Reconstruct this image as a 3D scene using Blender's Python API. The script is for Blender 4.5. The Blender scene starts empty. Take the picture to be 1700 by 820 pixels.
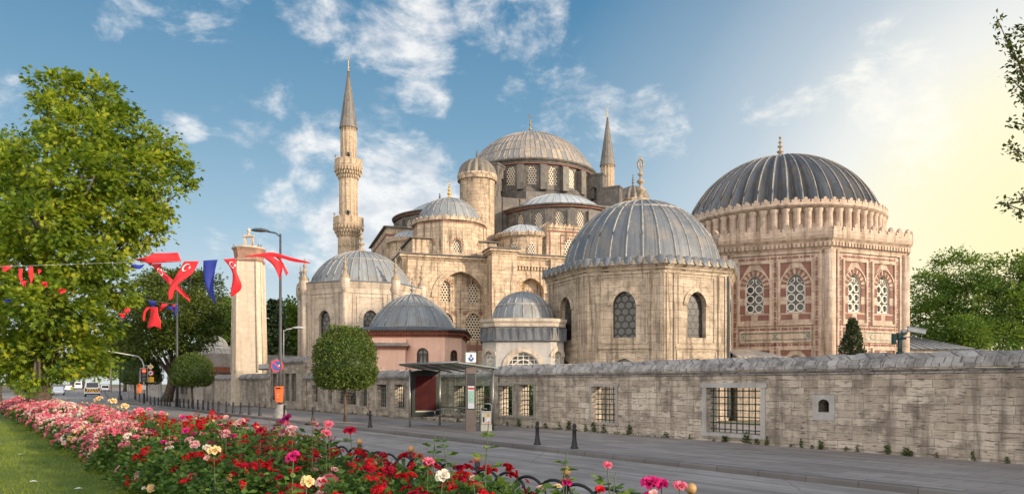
import bpy, math, random
import numpy as np
from mathutils import Vector, Matrix
from mathutils.geometry import tessellate_polygon

random.seed(7); rng = np.random.default_rng(7)
S = bpy.context.scene
COL = S.collection
R = math.radians
PI = math.pi

# ------------------------------------------------------------------ camera
F, CX, HY, EYE = 1214.0, 850.0, 637.0, 2.0
cd = bpy.data.cameras.new("camera"); cam = bpy.data.objects.new("camera", cd); COL.objects.link(cam)
cam.location = (0, 0, EYE); cam.rotation_euler = (R(90), 0, 0)
cd.sensor_width = 36; cd.lens = 36 * F / 1700; cd.shift_y = (HY - 410) / 1700
cd.clip_start = 0.1; cd.clip_end = 6000
S.camera = cam

# ------------------------------------------------------------------ light
SUN_AZ = Vector((0.90, -0.43)).normalized(); SUN_EL = R(15.5)
sd = bpy.data.lights.new("sun", 'SUN'); so = bpy.data.objects.new("sun", sd); COL.objects.link(so)
sdir = Vector((SUN_AZ.x * math.cos(SUN_EL), SUN_AZ.y * math.cos(SUN_EL), math.sin(SUN_EL)))
so.rotation_euler = sdir.to_track_quat('Z', 'Y').to_euler()
sd.energy = 5.0; sd.angle = R(3.0); sd.color = (1.0, 0.815, 0.61)
S.view_settings.view_transform = 'Standard'; S.view_settings.look = 'None'
S.view_settings.gamma = 1; S.view_settings.use_curve_mapping = False
S.view_settings.exposure = 0.30

# ------------------------------------------------------------------ node helpers
class NT:
    def __init__(s, nt): s.nt = nt
    def n(s, t, **k):
        x = s.nt.nodes.new(t)
        for a, b in k.items(): setattr(x, a, b)
        return x
    def l(s, a, b): s.nt.links.new(a, b)
    def put(s, sock, v):
        if isinstance(v, bpy.types.NodeSocket): s.l(v, sock)
        elif v is not None:
            if sock.type == 'RGBA' and len(v) == 3: v = (*v, 1)
            sock.default_value = v
    def m(s, op, a, b=None, c=None):
        x = s.n('ShaderNodeMath', operation=op)
        s.put(x.inputs[0], a); s.put(x.inputs[1], b)
        if c is not None: s.put(x.inputs[2], c)
        return x.outputs[0]
    def vm(s, op, a, b=None):
        x = s.n('ShaderNodeVectorMath', operation=op)
        s.put(x.inputs[0], a); s.put(x.inputs[1], b)
        return x.outputs['Value'] if op in ('DOT_PRODUCT', 'LENGTH') else x.outputs[0]
    def mix(s, f, a, b, mode='MIX'):
        x = s.n('ShaderNodeMix', data_type='RGBA', blend_type=mode)
        s.put(x.inputs[0], f); s.put(x.inputs[6], a); s.put(x.inputs[7], b)
        return x.outputs[2]
    def ramp(s, f, stops, interp='LINEAR'):
        x = s.n('ShaderNodeValToRGB'); x.color_ramp.interpolation = interp
        e = x.color_ramp.elements
        while len(e) < len(stops): e.new(0.5)
        for el, (p, c) in zip(e, stops):
            el.position = p; el.color = (*c, 1) if len(c) == 3 else c
        s.put(x.inputs[0], f); return x.outputs[0]
    def mr(s, v, a, b, c=0, d=1, smooth=True):
        x = s.n('ShaderNodeMapRange', interpolation_type='SMOOTHSTEP' if smooth else 'LINEAR')
        s.put(x.inputs[0], v)
        for i, q in enumerate((a, b, c, d)): s.put(x.inputs[i + 1], q)
        return x.outputs[0]
    def noise(s, vec, scale, detail=4, rough=0.55, dist=0):
        x = s.n('ShaderNodeTexNoise'); s.put(x.inputs['Vector'], vec)
        x.inputs['Scale'].default_value = scale; x.inputs['Detail'].default_value = detail
        x.inputs['Roughness'].default_value = rough; x.inputs['Distortion'].default_value = dist
        return x.outputs[0]
    def mapv(s, vec, scale=(1, 1, 1), loc=(0, 0, 0)):
        x = s.n('ShaderNodeMapping'); s.put(x.inputs[0], vec)
        x.inputs['Scale'].default_value = scale; x.inputs['Location'].default_value = loc
        return x.outputs[0]

# ------------------------------------------------------------------ sky
W = bpy.data.worlds.new("World"); S.world = W; W.use_nodes = True
w = NT(W.node_tree); W.node_tree.nodes.clear()
D = w.vm('NORMALIZE', w.n('ShaderNodeTexCoord').outputs['Generated'])
sx = w.n('ShaderNodeSeparateXYZ'); w.l(D, sx.inputs[0]); dx, dy, dz = sx.outputs
base = w.ramp(w.m('MAXIMUM', dz, 0), [(0.0, (.66, .71, .72)), (.10, (.56, .66, .72)), (.20, (.34, .51, .64)),
                                      (.32, (.18, .35, .505)), (.46, (.082, .232, .40)), (1.0, (.04, .14, .30))])
def pdir(px, py): return Vector(((px - CX) / F, 1, (HY - py) / F)).normalized()
gl = w.vm('DOT_PRODUCT', D, tuple(pdir(1830, 470)))
glow = w.ramp(gl, [(.79, (0, 0, 0)), (.87, (.22,) * 3), (.92, (.58,) * 3), (.952, (.90,) * 3), (.975, (1, 1, 1))])
gcol = w.ramp(gl, [(.92, (.72, .76, .78)), (.958, (.90, .89, .83)), (.975, (.97, .92, .68)), (1, (1.0, .89, .50))])
sky = w.mix(glow, base, gcol)
# clouds : fbm over the direction, gathered round the places where the clouds stand
cv = w.mapv(D, (1, 1, 1.9))
n1 = w.noise(cv, 7.6, 9, .63, .3)
n2 = w.noise(w.mapv(D, (1, 1, 1.6), (3, 1, 2)), 21, 6, .6)
cov = None
for px, py, rd, st in [(530, 10, 62, .85), (590, 45, 58, .8), (665, 32, 82, 1.0), (700, 75, 60, .95), (770, 50, 45, .6), (810, 8, 60, .85), (330, 15, 85, .6), (310, 50, 40, .5), (610, 140, 60, .6), (700, 150, 48, .75), (750, 120, 40, .5), (830, 60, 30, .5), (560, 110, 40, .5),
                       (610, 250, 90, .75), (660, 330, 105, 1.1), (730, 330, 60, 1), (620, 380, 90, 1.0), (520, 265, 60, .75), (855, 165, 30, .75), (880, 40, 60, .7),
                       (960, 212, 85, .75), (1090, 212, 65, .7), (1270, 185, 60, .55), (1440, 120, 25, .7), (1500, 160, 120, .62), (1400, 170, 60, .5), (1310, 175, 45, .5),
                       (300, 235, 42, .6), (8, 185, 55, .55), (450, 370, 130, .6), (470, 200, 100, .45), (230, 45, 60, .5), (430, 75, 40, .45), (90, 420, 180, .4), (960, 90, 40, .4), (900, 120, 35, .45), (1060, 140, 40, .35), (1180, 240, 50, .3), (500, 330, 80, .5)]:
    d = pdir(px, py); a = math.atan(rd / F) * math.cos(math.atan((px - CX) / F)) ** 1.2
    g = w.mr(w.vm('DOT_PRODUCT', D, tuple(d)), math.cos(a * 1.5), math.cos(a * .15), 0, st)
    cov = g if cov is None else w.m('MAXIMUM', cov, g)
dens = w.m('ADD', w.m('MULTIPLY', n1, .95), w.m('MULTIPLY', n2, .25))
dens = w.mr(w.m('ADD', dens, w.m('MULTIPLY', cov, .40)), .80, 1.04)
dens = w.m('MULTIPLY', dens, w.mr(dz, .0, .06))
ccol = w.mix(w.mr(n2, .35, .65), (.62, .66, .72), (.93, .92, .90))
ccol = w.mix(glow, ccol, (1.0, .97, .86))
sky = w.mix(w.m('MULTIPLY', dens, .92), sky, ccol)
# unseen sky behind the camera, brightened and warmed to fill the shaded sides
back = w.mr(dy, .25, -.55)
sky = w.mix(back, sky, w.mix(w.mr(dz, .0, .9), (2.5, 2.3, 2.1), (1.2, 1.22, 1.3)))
ns = w.n('ShaderNodeTexSky', sky_type='NISHITA'); ns.sun_disc = False
ns.sun_elevation = SUN_EL; ns.sun_rotation = math.atan2(SUN_AZ.x, SUN_AZ.y)
sky = w.mix(1.0, sky, w.mix(1.0, ns.outputs[0], (.012, .012, .012), 'MULTIPLY'), 'ADD')
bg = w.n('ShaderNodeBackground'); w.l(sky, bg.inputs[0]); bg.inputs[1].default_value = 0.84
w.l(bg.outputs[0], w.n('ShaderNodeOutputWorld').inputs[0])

# ------------------------------------------------------------------ materials
MATS = {}
def newmat(name):
    m = bpy.data.materials.new(name); m.use_nodes = True
    t = NT(m.node_tree); b = m.node_tree.nodes['Principled BSDF']
    MATS[name] = m; return m, t, b
def bump(t, b, h, strength, dist=.02):
    x = t.n('ShaderNodeBump'); x.inputs['Strength'].default_value = strength; x.inputs['Distance'].default_value = dist
    t.l(h, x.inputs['Height']); t.l(x.outputs[0], b.inputs['Normal'])
def plain(name, col, rough=.6, metal=0., var=.12, scale=6, bmp=0):
    m, t, b = newmat(name)
    n = t.noise(t.n('ShaderNodeTexCoord').outputs['Object'], scale, 5)
    c = t.mix(t.mr(n, .3, .7), tuple(x * (1 - var) for x in col), tuple(min(1, x * (1 + var)) for x in col))
    t.l(c, b.inputs['Base Color']); b.inputs['Roughness'].default_value = rough; b.inputs['Metallic'].default_value = metal
    if bmp: bump(t, b, n, bmp)
    return m
def stone(name, c1, c2, mortar, bw, bh, stain=(.10, .08, .06), s_amt=.5, pit=.5, streak=.5, ms=.012, brk=.6, bm=.5, redpatch=None):
    m, t, b = newmat(name)
    uv = t.n('ShaderNodeUVMap').outputs[0]; ob = t.n('ShaderNodeTexCoord').outputs['Object']
    wob = t.n('ShaderNodeTexNoise'); t.put(wob.inputs['Vector'], uv); wob.inputs['Scale'].default_value = 1.3
    sc = t.n('ShaderNodeVectorMath', operation='SCALE'); t.l(wob.outputs[1], sc.inputs[0]); sc.inputs['Scale'].default_value = .05
    uvw = t.vm('ADD', uv, sc.outputs[0])
    br = t.n('ShaderNodeTexBrick'); br.offset = .43; br.squash = .72; br.squash_frequency = 3; t.l(uvw, br.inputs['Vector'])
    br.inputs['Color1'].default_value = (*c1, 1); br.inputs['Color2'].default_value = (*c2, 1)
    br.inputs['Mortar'].default_value = (*mortar, 1); br.inputs['Scale'].default_value = 1
    br.inputs['Mortar Size'].default_value = ms; br.inputs['Mortar Smooth'].default_value = .3
    br.inputs['Brick Width'].default_value = bw; br.inputs['Row Height'].default_value = bh; br.inputs['Bias'].default_value = 0
    mid = tuple((a + q) / 2 for a, q in zip(c1, c2))
    col = t.mix(brk, mid, br.outputs[0])
    big = t.noise(ob, .33, 5, .6)
    col = t.mix(t.m('MULTIPLY', t.mr(big, .42, .72), .55 * s_amt + .12), col, tuple(x * .62 for x in mid))
    md = t.noise(ob, 1.7, 6, .65)
    col = t.mix(t.m('MULTIPLY', t.mr(md, .46, .68), s_amt), col, tuple((a * .28 + q * .72) for a, q in zip(mid, stain)))
    lt = t.noise(t.mapv(ob, loc=(7, 3, 5)), 2.6, 5, .6)
    col = t.mix(t.m('MULTIPLY', t.mr(lt, .50, .70), .5), col, tuple(min(1, x * 1.35) for x in mid))
    sv = t.noise(t.mapv(uv, (1.5, .10, 1)), 1.6, 5, .65)
    col = t.mix(t.m('MULTIPLY', t.mr(sv, .48, .66), streak), col, stain)
    pv = t.noise(t.mapv(uv, (2.2, 15, 1)), 1.4, 5, .65)
    col = t.mix(t.m('MULTIPLY', t.mr(pv, .52, .66), pit), col, tuple(x * .33 for x in mid))
    fine = t.noise(uv, 26, 4, .7)
    col = t.mix(t.mr(fine, .35, .7, 0, .28), col, tuple(x * .6 for x in mid))
    t.l(col, b.inputs['Base Color']); b.inputs['Roughness'].default_value = .9
    b.inputs['Specular IOR Level'].default_value = .2
    h = t.m('ADD', t.m('MULTIPLY', br.outputs[1], -.8), t.m('MULTIPLY', fine, .35))
    h = t.m('SUBTRACT', h, t.m('MULTIPLY', t.mr(pv, .58, .72), .6))
    bump(t, b, h, bm, .03)
    return m
def lead(name, c1, c2, streakc, rough=.5, metal=.25, nr=1):
    m, t, b = newmat(name)
    uv = t.n('ShaderNodeUVMap').outputs[0]; ob = t.n('ShaderNodeTexCoord').outputs['Object']
    wn = t.n('ShaderNodeTexWhiteNoise', noise_dimensions='2D'); t.l(t.vm('FLOOR', t.vm('ADD', uv, (.001, .001, 0))), wn.inputs['Vector'])
    col = t.mix(wn.outputs[0], c1, c2)
    n = t.noise(ob, 1.1, 5, .65)
    col = t.mix(t.m('MULTIPLY', t.mr(n, .44, .66), .75), col, streakc)
    sv = t.noise(t.mapv(uv, (3, .35, 1)), 2.2, 5, .6)
    col = t.mix(t.m('MULTIPLY', t.mr(sv, .46, .68), .65), col, tuple(x * .5 for x in c1))
    sp = t.noise(ob, 9, 4, .7)
    col = t.mix(t.mr(sp, .62, .75, 0, .5), col, tuple(min(1, x * 1.5) for x in c2))
    t.l(col, b.inputs['Base Color']); b.inputs['Metallic'].default_value = metal
    t.l(t.mr(n, .3, .7, rough - .08, rough + .12), b.inputs['Roughness'])
    bump(t, b, t.m('ADD', t.noise(ob, 3.2, 3, .5), t.m('MULTIPLY', wn.outputs[0], .35)), .5, .06)
    return m
def leafmat(name, cols, trans=.35, rough=.55):
    m, t, b = newmat(name)
    a = t.n('ShaderNodeAttribute'); a.attribute_name = 'tint'
    k = len(cols) - 1
    c = t.ramp(a.outputs['Fac'], [(i / k, x) for i, x in enumerate(cols)])
    t.l(c, b.inputs['Base Color']); b.inputs['Roughness'].default_value = rough; b.inputs['Specular IOR Level'].default_value = .3
    tr = t.n('ShaderNodeBsdfTranslucent'); t.l(t.mix(.5, c, t.mix(1, c, (1.6, 1.5, .6), 'MULTIPLY')), tr.inputs[0])
    mx = t.n('ShaderNodeMixShader'); mx.inputs[0].default_value = trans
    t.l(b.outputs[0], mx.inputs[1]); t.l(tr.outputs[0], mx.inputs[2])
    t.l(mx.outputs[0], t.nt.nodes['Material Output'].inputs[0])
    return m
def hexmat(name, cell, hole, rim, solid, holecol, ring=None, rough=.6, holerough=.25):
    """staggered round openings: lattice (solid between holes) or bottle glass (dark ring round each pane)"""
    m, t, b = newmat(name)
    uv = t.n('ShaderNodeUVMap').outputs[0]
    s = t.n('ShaderNodeSeparateXYZ'); t.l(uv, s.inputs[0])
    q = 1.732
    u = t.m('DIVIDE', s.outputs[0], cell); v = t.m('DIVIDE', s.outputs[1], cell * q)
    def dd(o):
        a = t.m('SUBTRACT', t.m('FRACT', t.m('ADD', u, o)), .5); c = t.m('MULTIPLY', t.m('SUBTRACT', t.m('FRACT', t.m('ADD', v, o)), .5), q)
        return t.m('SQRT', t.m('ADD', t.m('MULTIPLY', a, a), t.m('MULTIPLY', c, c)))
    d = t.m('MINIMUM', dd(100.), dd(100.5))
    f = t.mr(d, hole - .02, hole + .02)
    n = t.noise(uv, 3, 4)
    hc = t.mix(n, tuple(x * .55 for x in holecol), tuple(x * 1.5 for x in holecol))
    c = t.mix(f, hc, solid)
    if ring is not None:
        rr = t.m('MULTIPLY', t.mr(d, hole - rim, hole - rim + .03), t.mr(d, hole + .05, hole + .02))
        c = t.mix(rr, c, ring)
    t.l(c, b.inputs['Base Color']); t.l(t.mr(f, 0, 1, holerough, rough), b.inputs['Roughness'])
    bump(t, b, f, .6, .03)
    return m

WARM = (.56, .415, .27)
stone('stone_mosque', (.66, .51, .36), (.44, .34, .245), (.30, .23, .165), 1.15, .46, (.075, .053, .037), .7, .6, .85, ms=.03, brk=1.0)
stone('stone_tomb', (.56, .46, .35), (.38, .31, .235), (.23, .185, .135), 1.1, .42, (.10, .07, .045), .7, 1., .95, ms=.014, brk=.95)
stone('stone_pale', (.58, .50, .41), (.50, .42, .335), (.37, .31, .245), 1.1, .4, (.17, .125, .09), .5, .5, .62, ms=.012, brk=.7)
stone('stone_wall', (.66, .57, .465), (.36, .295, .23), (.31, .26, .205), .72, .215, (.085, .066, .052), .95, 1., .6, ms=.007, brk=.95, bm=1.0)
stone('stone_coping', (.48, .45, .415), (.29, .265, .245), (.12, .11, .10), .46, 30, (.07, .064, .06), .7, .5, .6, ms=.016, brk=.95, bm=1.0)
stone('stone_trim', (.42, .38, .33), (.36, .32, .28), (.25, .22, .19), 1.4, .5, (.12, .105, .09), .55, .4, .45, ms=.006, brk=.4)
stone('stone_minaret', (.56, .44, .31), (.46, .36, .25), (.36, .28, .2), .9, .5, (.13, .095, .07), .55, .3, .5, ms=.03, brk=.8)
stone('stone_rose', (.62, .485, .38), (.48, .37, .285), (.36, .28, .21), 1.1, .4, (.15, .10, .07), .55, .55, .7, ms=.014, brk=.8)
stone('stone_pier', (.62, .53, .42), (.55, .46, .36), (.40, .33, .26), 1.1, .42, (.30, .22, .15), .3, .35, .35, ms=.008, brk=.5)
stone('marble', (.50, .475, .44), (.38, .365, .345), (.36, .35, .33), .8, .7, (.24, .22, .2), .4, .15, .5, ms=.005, brk=.6, bm=.2)
stone('red_stone', (.275, .14, .11), (.21, .105, .085), (.30, .2, .15), .5, .3, (.12, .06, .045), .4, .2, .3, ms=.004, brk=.6, bm=.3)
stone('pink_plaster', (.88, .56, .42), (.86, .54, .41), (.87, .55, .415), 3, 2, (.50, .28, .21), .12, .02, .2, ms=.0, brk=.1, bm=.1)
stone('pink_brick', (.42, .24, .17), (.34, .2, .15), (.4, .3, .24), .3, .1, (.16, .11, .09), .6, .3, .3, ms=.012, brk=.7)
stone('roof_tile', (.33, .10, .05), (.22, .07, .04), (.07, .03, .02), .22, .35, (.12, .06, .04), .5, .1, .3, ms=.03, brk=.9)
lead('lead_blue', (.095, .112, .132), (.135, .150, .168), (.21, .19, .16), .55, .0)
lead('lead_pale', (.18, .205, .225), (.25, .27, .28), (.19, .18, .165), .55, .0)
lead('lead_bright', (.34, .385, .42), (.42, .45, .47), (.30, .31, .31), .5, .0)
lead('lead_cap', (.15, .13, .105), (.22, .19, .15), (.11, .10, .09), .6, .0)
lead('lead_dark', (.085, .095, .11), (.13, .14, .15), (.20, .18, .15), .5, .0)
lead('lead_dark_dome', (.10, .115, .135), (.165, .18, .195), (.20, .17, .13), .5, .0)
lead('lead_spire', (.105, .095, .085), (.15, .135, .12), (.19, .165, .13), .55, .0)
lead('lead_warm', (.175, .185, .195), (.40, .325, .245), (.20, .18, .16), .5, .0)
lead('lead_drum', (.062, .058, .055), (.115, .104, .09), (.19, .16, .125), .6, .0)
stone('red_brick', (.36, .13, .085), (.27, .10, .07), (.25, .15, .11), .3, .1, (.1, .05, .04), .4, .2, .3, ms=.008, brk=.7)
plain('lead_seam', (.25, .245, .23), .6, 0, .3)
plain('bronze', (.30, .21, .08), .4, .7, .2)
plain('gold', (.72, .42, .08), .35, .7, .1)
plain('gilt_paint', (.38, .22, .085), .5, 0, .2)
plain('iron_dark', (.014, .015, .015), .6, 0, .2)
plain('iron_green', (.012, .05, .045), .45, .2, .2)
plain('black_gap', (.012, .011, .010), .9)
plain('white_plaster', (.62, .58, .5), .7, 0, .08)
plain('steel', (.32, .31, .29), .38, .7, .1)
plain('pole_grey', (.05, .052, .055), .55, 0, .15)
plain('pole_pale', (.42, .42, .40), .5, .2, .15)
plain('concrete', (.24, .23, .22), .9, 0, .2, 8, .2)
plain('orange_plastic', (.80, .15, .03), .45, 0, .06)
plain('dark_red_panel', (.06, .010, .012), .6, 0, .2, 3)
plain('paper_white', (.7, .7, .68), .6, 0, .05)
plain('sign_blue', (.02, .07, .30), .4, 0, .05)
plain('sign_red', (.55, .03, .03), .4, 0, .05)
plain('sign_yellow', (.75, .40, .03), .45, 0, .05)
plain('map_green', (.35, .55, .42), .5, 0, .25, 18)
plain('totem_brown', (.20, .155, .125), .45, .3, .1)
plain('box_cream', (.58, .55, .44), .6, 0, .08)
plain('flag_red', (.62, .018, .028), .75, 0, .12, 3)
plain('flag_blue', (.008, .022, .22), .75, 0, .12, 3)
plain('flag_white', (.85, .82, .8), .7, 0, .04)
plain('car_white', (.74, .75, .76), .25, .0, .03)
plain('car_dark', (.03, .035, .045), .25, 0, .1)
plain('car_glass', (.02, .025, .03), .08, 0, .2)
plain('tyre', (.015, .015, .015), .85)
plain('tail_red', (.5, .02, .02), .3)
plain('bark', (.085, .065, .048), .95, 0, .45, 5, .8)
plain('bark_pale', (.19, .15, .11), .95, 0, .4, 3, .7)
plain('stem_green', (.06, .09, .03), .7, 0, .25)
plain('stem_red', (.12, .05, .03), .7, 0, .25)
plain('soil', (.075, .055, .04), .95, 0, .4, 6, .6)
plain('wood_brown', (.075, .042, .025), .6, 0, .2)
plain('frosted_glass', (.20, .21, .18), .3, 0, .3, 2)
plain('pane_dark', (.022, .024, .025), .12, 0, .4, 2)
plain('court_light', (.60, .50, .36), .8, 0, .1)
plain('stone_finial', (.30, .235, .165), .8, 0, .2)
plain('serpentine', (.20, .23, .17), .5, 0, .45, 6)
plain('yellow_stripe', (.85, .42, .02), .4, 0, .05)
hexmat('lattice', .38, .35, 0, (.56, .47, .34), (.022, .019, .016))
hexmat('lattice_small', .32, .36, 0, (.54, .46, .35), (.022, .019, .016))
hexmat('bottle_glass', .40, .46, .09, (.045, .04, .034), (.055, .054, .048), (.02, .018, .016), .5, .18)
m, t, b = newmat('shelter_glass')
gls = t.n('ShaderNodeBsdfGlossy'); gls.inputs['Roughness'].default_value = .04
tp = t.n('ShaderNodeBsdfTransparent'); tp.inputs[0].default_value = (.78, .84, .80, 1)
fr = t.n('ShaderNodeLayerWeight'); fr.inputs[0].default_value = .12
mx = t.n('ShaderNodeMixShader'); t.l(t.mr(fr.outputs[1], .0, 1., .03, .5), mx.inputs[0]); t.l(tp.outputs[0], mx.inputs[1]); t.l(gls.outputs[0], mx.inputs[2])
t.l(mx.outputs[0], m.node_tree.nodes['Material Output'].inputs[0])
plain('shelter_roof', (.20, .25, .24), .3, .1, .2)
m, t, b = newmat('signal_red'); b.inputs['Base Color'].default_value = (.6, .02, .01, 1)
b.inputs['Emission Color'].default_value = (1, .06, .02, 1); b.inputs['Emission Strength'].default_value = 3

MATS['dark_red_panel'].node_tree.nodes['Principled BSDF'].inputs['Specular IOR Level'].default_value = .08
def asphalt(name, col, slabs=None, patch=.5):
    m, t, b = newmat(name); uv = t.n('ShaderNodeUVMap').outputs[0]
    n = t.noise(uv, .35, 6, .65); n2 = t.noise(uv, 60, 3, .7); n3 = t.noise(t.mapv(uv, (.06, 1.5, 1)), 1.2, 5, .6)
    c = t.mix(t.mr(n, .35, .7), col, tuple(x * (1 + patch) for x in col))
    c = t.mix(t.m('MULTIPLY', t.mr(n3, .42, .62), .65), c, tuple(x * .62 for x in col))
    vo = t.n('ShaderNodeTexVoronoi', feature='DISTANCE_TO_EDGE'); vo.inputs['Scale'].default_value = .22
    wob = t.noise(uv, 1.5, 5, .7); t.l(t.vm('ADD', uv, t.mix(1, (0, 0, 0), wob)), vo.inputs['Vector'])
    if not slabs: c = t.mix(t.mr(vo.outputs[0], .006, .0, 0, .6), c, tuple(x * .35 for x in col))
    c = t.mix(t.mr(n2, .4, .75, 0, .45), c, tuple(x * 1.6 for x in col))
    h = n2
    if slabs:
        br = t.n('ShaderNodeTexBrick'); t.l(uv, br.inputs['Vector']); br.inputs['Scale'].default_value = 1
        br.inputs['Brick Width'].default_value = slabs[0]; br.inputs['Row Height'].default_value = slabs[1]
        br.inputs['Mortar Size'].default_value = .012; br.inputs['Color1'].default_value = (1, 1, 1, 1)
        br.inputs['Color2'].default_value = (.74, .73, .72, 1); br.inputs['Mortar'].default_value = (.45, .44, .42, 1)
        c = t.mix(.85, c, t.mix(1, c, br.outputs[0], 'MULTIPLY')); h = t.m('SUBTRACT', n2, br.outputs[1])
    lt = t.noise(t.mapv(uv, loc=(9, 4, 0)), .8, 6, .7)
    c = t.mix(t.mr(lt, .6, .75, 0, .35), c, tuple(x * 2.0 for x in col))
    t.l(c, b.inputs['Base Color']); b.inputs['Roughness'].default_value = .85; b.inputs['Specular IOR Level'].default_value = .25
    bump(t, b, h, .3, .01)
asphalt('asphalt', (.235, .212, .192), None, .7)
asphalt('paving', (.285, .252, .228), (.9, .45), .3)
asphalt('kerbstone', (.16, .147, .137), (1.1, 5), .4)
asphalt('road_paint', (.30, .295, .285), None, .3)
m, t, b = newmat('lawn'); uv = t.n('ShaderNodeUVMap').outputs[0]
n = t.noise(uv, 1.1, 6, .6); n2 = t.noise(uv, 40, 3, .7)
c = t.mix(t.mr(n, .35, .68), (.10, .155, .016), (.175, .225, .025)); c = t.mix(t.mr(n2, .3, .7, 0, .6), c, (.035, .06, .008))
t.l(c, b.inputs['Base Color']); b.inputs['Roughness'].default_value = .9; bump(t, b, n2, .5, .03)
m, t, b = newmat('earth'); uv = t.n('ShaderNodeUVMap').outputs[0]
n = t.noise(uv, .2, 6, .6); t.l(t.mix(n, (.10, .11, .05), (.16, .13, .09)), b.inputs['Base Color']); b.inputs['Roughness'].default_value = .95
leafmat('leaf_plane', [(.040, .085, .012), (.14, .225, .022), (.28, .34, .03), (.52, .50, .045)], .5)
leafmat('leaf_dark', [(.03, .055, .012), (.075, .115, .02), (.13, .165, .032), (.20, .21, .05)], .38)
leafmat('leaf_mid', [(.04, .08, .014), (.085, .16, .024), (.15, .23, .034), (.24, .30, .045)], .35)
leafmat('leaf_fir', [(.02, .035, .016), (.045, .065, .028), (.08, .095, .04)], .15)
leafmat('leaf_cedar', [(.02, .04, .018), (.035, .06, .026), (.05, .08, .035)], .2)
leafmat('leaf_topiary', [(.028, .06, .012), (.065, .11, .02), (.125, .17, .028), (.20, .22, .04)], .3)
leafmat('leaf_rose', [(.03, .075, .016), (.068, .14, .03), (.125, .215, .04), (.25, .32, .05)], .4, .42)
leafmat('leaf_branch', [(.02, .04, .008), (.05, .08, .012), (.10, .12, .02)], .25)
leafmat('grass_blade', [(.09, .145, .012), (.16, .22, .02), (.27, .30, .035)], .35)
leafmat('weed_leaf', [(.035, .07, .012), (.06, .11, .02), (.13, .14, .04)], .3)
leafmat('leaf_bronze', [(.09, .04, .015), (.14, .07, .02), (.10, .10, .025)], .3)
PETAL = {'red': (.58, .010, .018), 'crimson': (.42, .004, .035), 'magenta': (.62, .02, .19), 'pink': (.78, .17, .25), 'pale pink': (.85, .46, .44),
         'white': (.84, .74, .60), 'apricot': (.84, .60, .30), 'purple': (.30, .015, .12), 'faded': (.40, .22, .12)}
for k, c in PETAL.items():
    m, t, b = newmat('petal_' + k.replace(' ', '_'))
    oi = t.n('ShaderNodeObjectInfo').outputs['Random']; nz = t.noise(t.n('ShaderNodeTexCoord').outputs['Object'], 2.5, 3)
    cc = t.mix(t.m('MULTIPLY', oi, .45), c, tuple(min(.9, x * 1.25 + .03) for x in c)); cc = t.mix(t.mr(nz, .45, .75, 0, .4), cc, tuple(x * .7 for x in c))
    t.l(cc, b.inputs['Base Color']); b.inputs['Roughness'].default_value = .6; b.inputs['Specular IOR Level'].default_value = .2
    tr = t.n('ShaderNodeBsdfTranslucent'); t.l(cc, tr.inputs[0]); mx = t.n('ShaderNodeMixShader'); mx.inputs[0].default_value = .4
    t.l(b.outputs[0], mx.inputs[1]); t.l(tr.outputs[0], mx.inputs[2]); t.l(mx.outputs[0], t.nt.nodes['Material Output'].inputs[0])
# ------------------------------------------------------------------ geometry helpers
def PX(x, y, d): return Vector(((x - CX) / F * d, d, EYE + (HY - y) / F * d))
U = Vector((-.608, .794, 0)); N = Vector((.794, .608, 0)); Z = Vector((0, 0, 1))
S0, BEND = 92.0, R(-8.0)                         # the street turns a little to the right beyond S0
U2 = Matrix.Rotation(BEND, 3, 'Z') @ U; N2 = Matrix.Rotation(BEND, 3, 'Z') @ N
T0 = 10.0
def ST(s, t, z=0.):
    if s <= S0: p = U * s + N * t
    else:
        k = min(1, (s - S0) / 4)
        p = U * S0 + N * T0 + U2 * (s - S0) + (N * (1 - k) + N2 * k) * (t - T0)
    return Vector((p.x, p.y, z))
def s_at(px, t):
    k = (px - CX) / F
    return t * (.794 - .608 * k) / (.608 + .794 * k)

class Fr:
    """a vertical plane: u along t, v up, d out along the normal"""
    def __init__(s, o, t): s.o = Vector(o); s.t = Vector(t).normalized(); s.n = s.t.cross(Z)
    def p(s, u, v, d=0.): return s.o + s.t * u + Z * v + s.n * d

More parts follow.
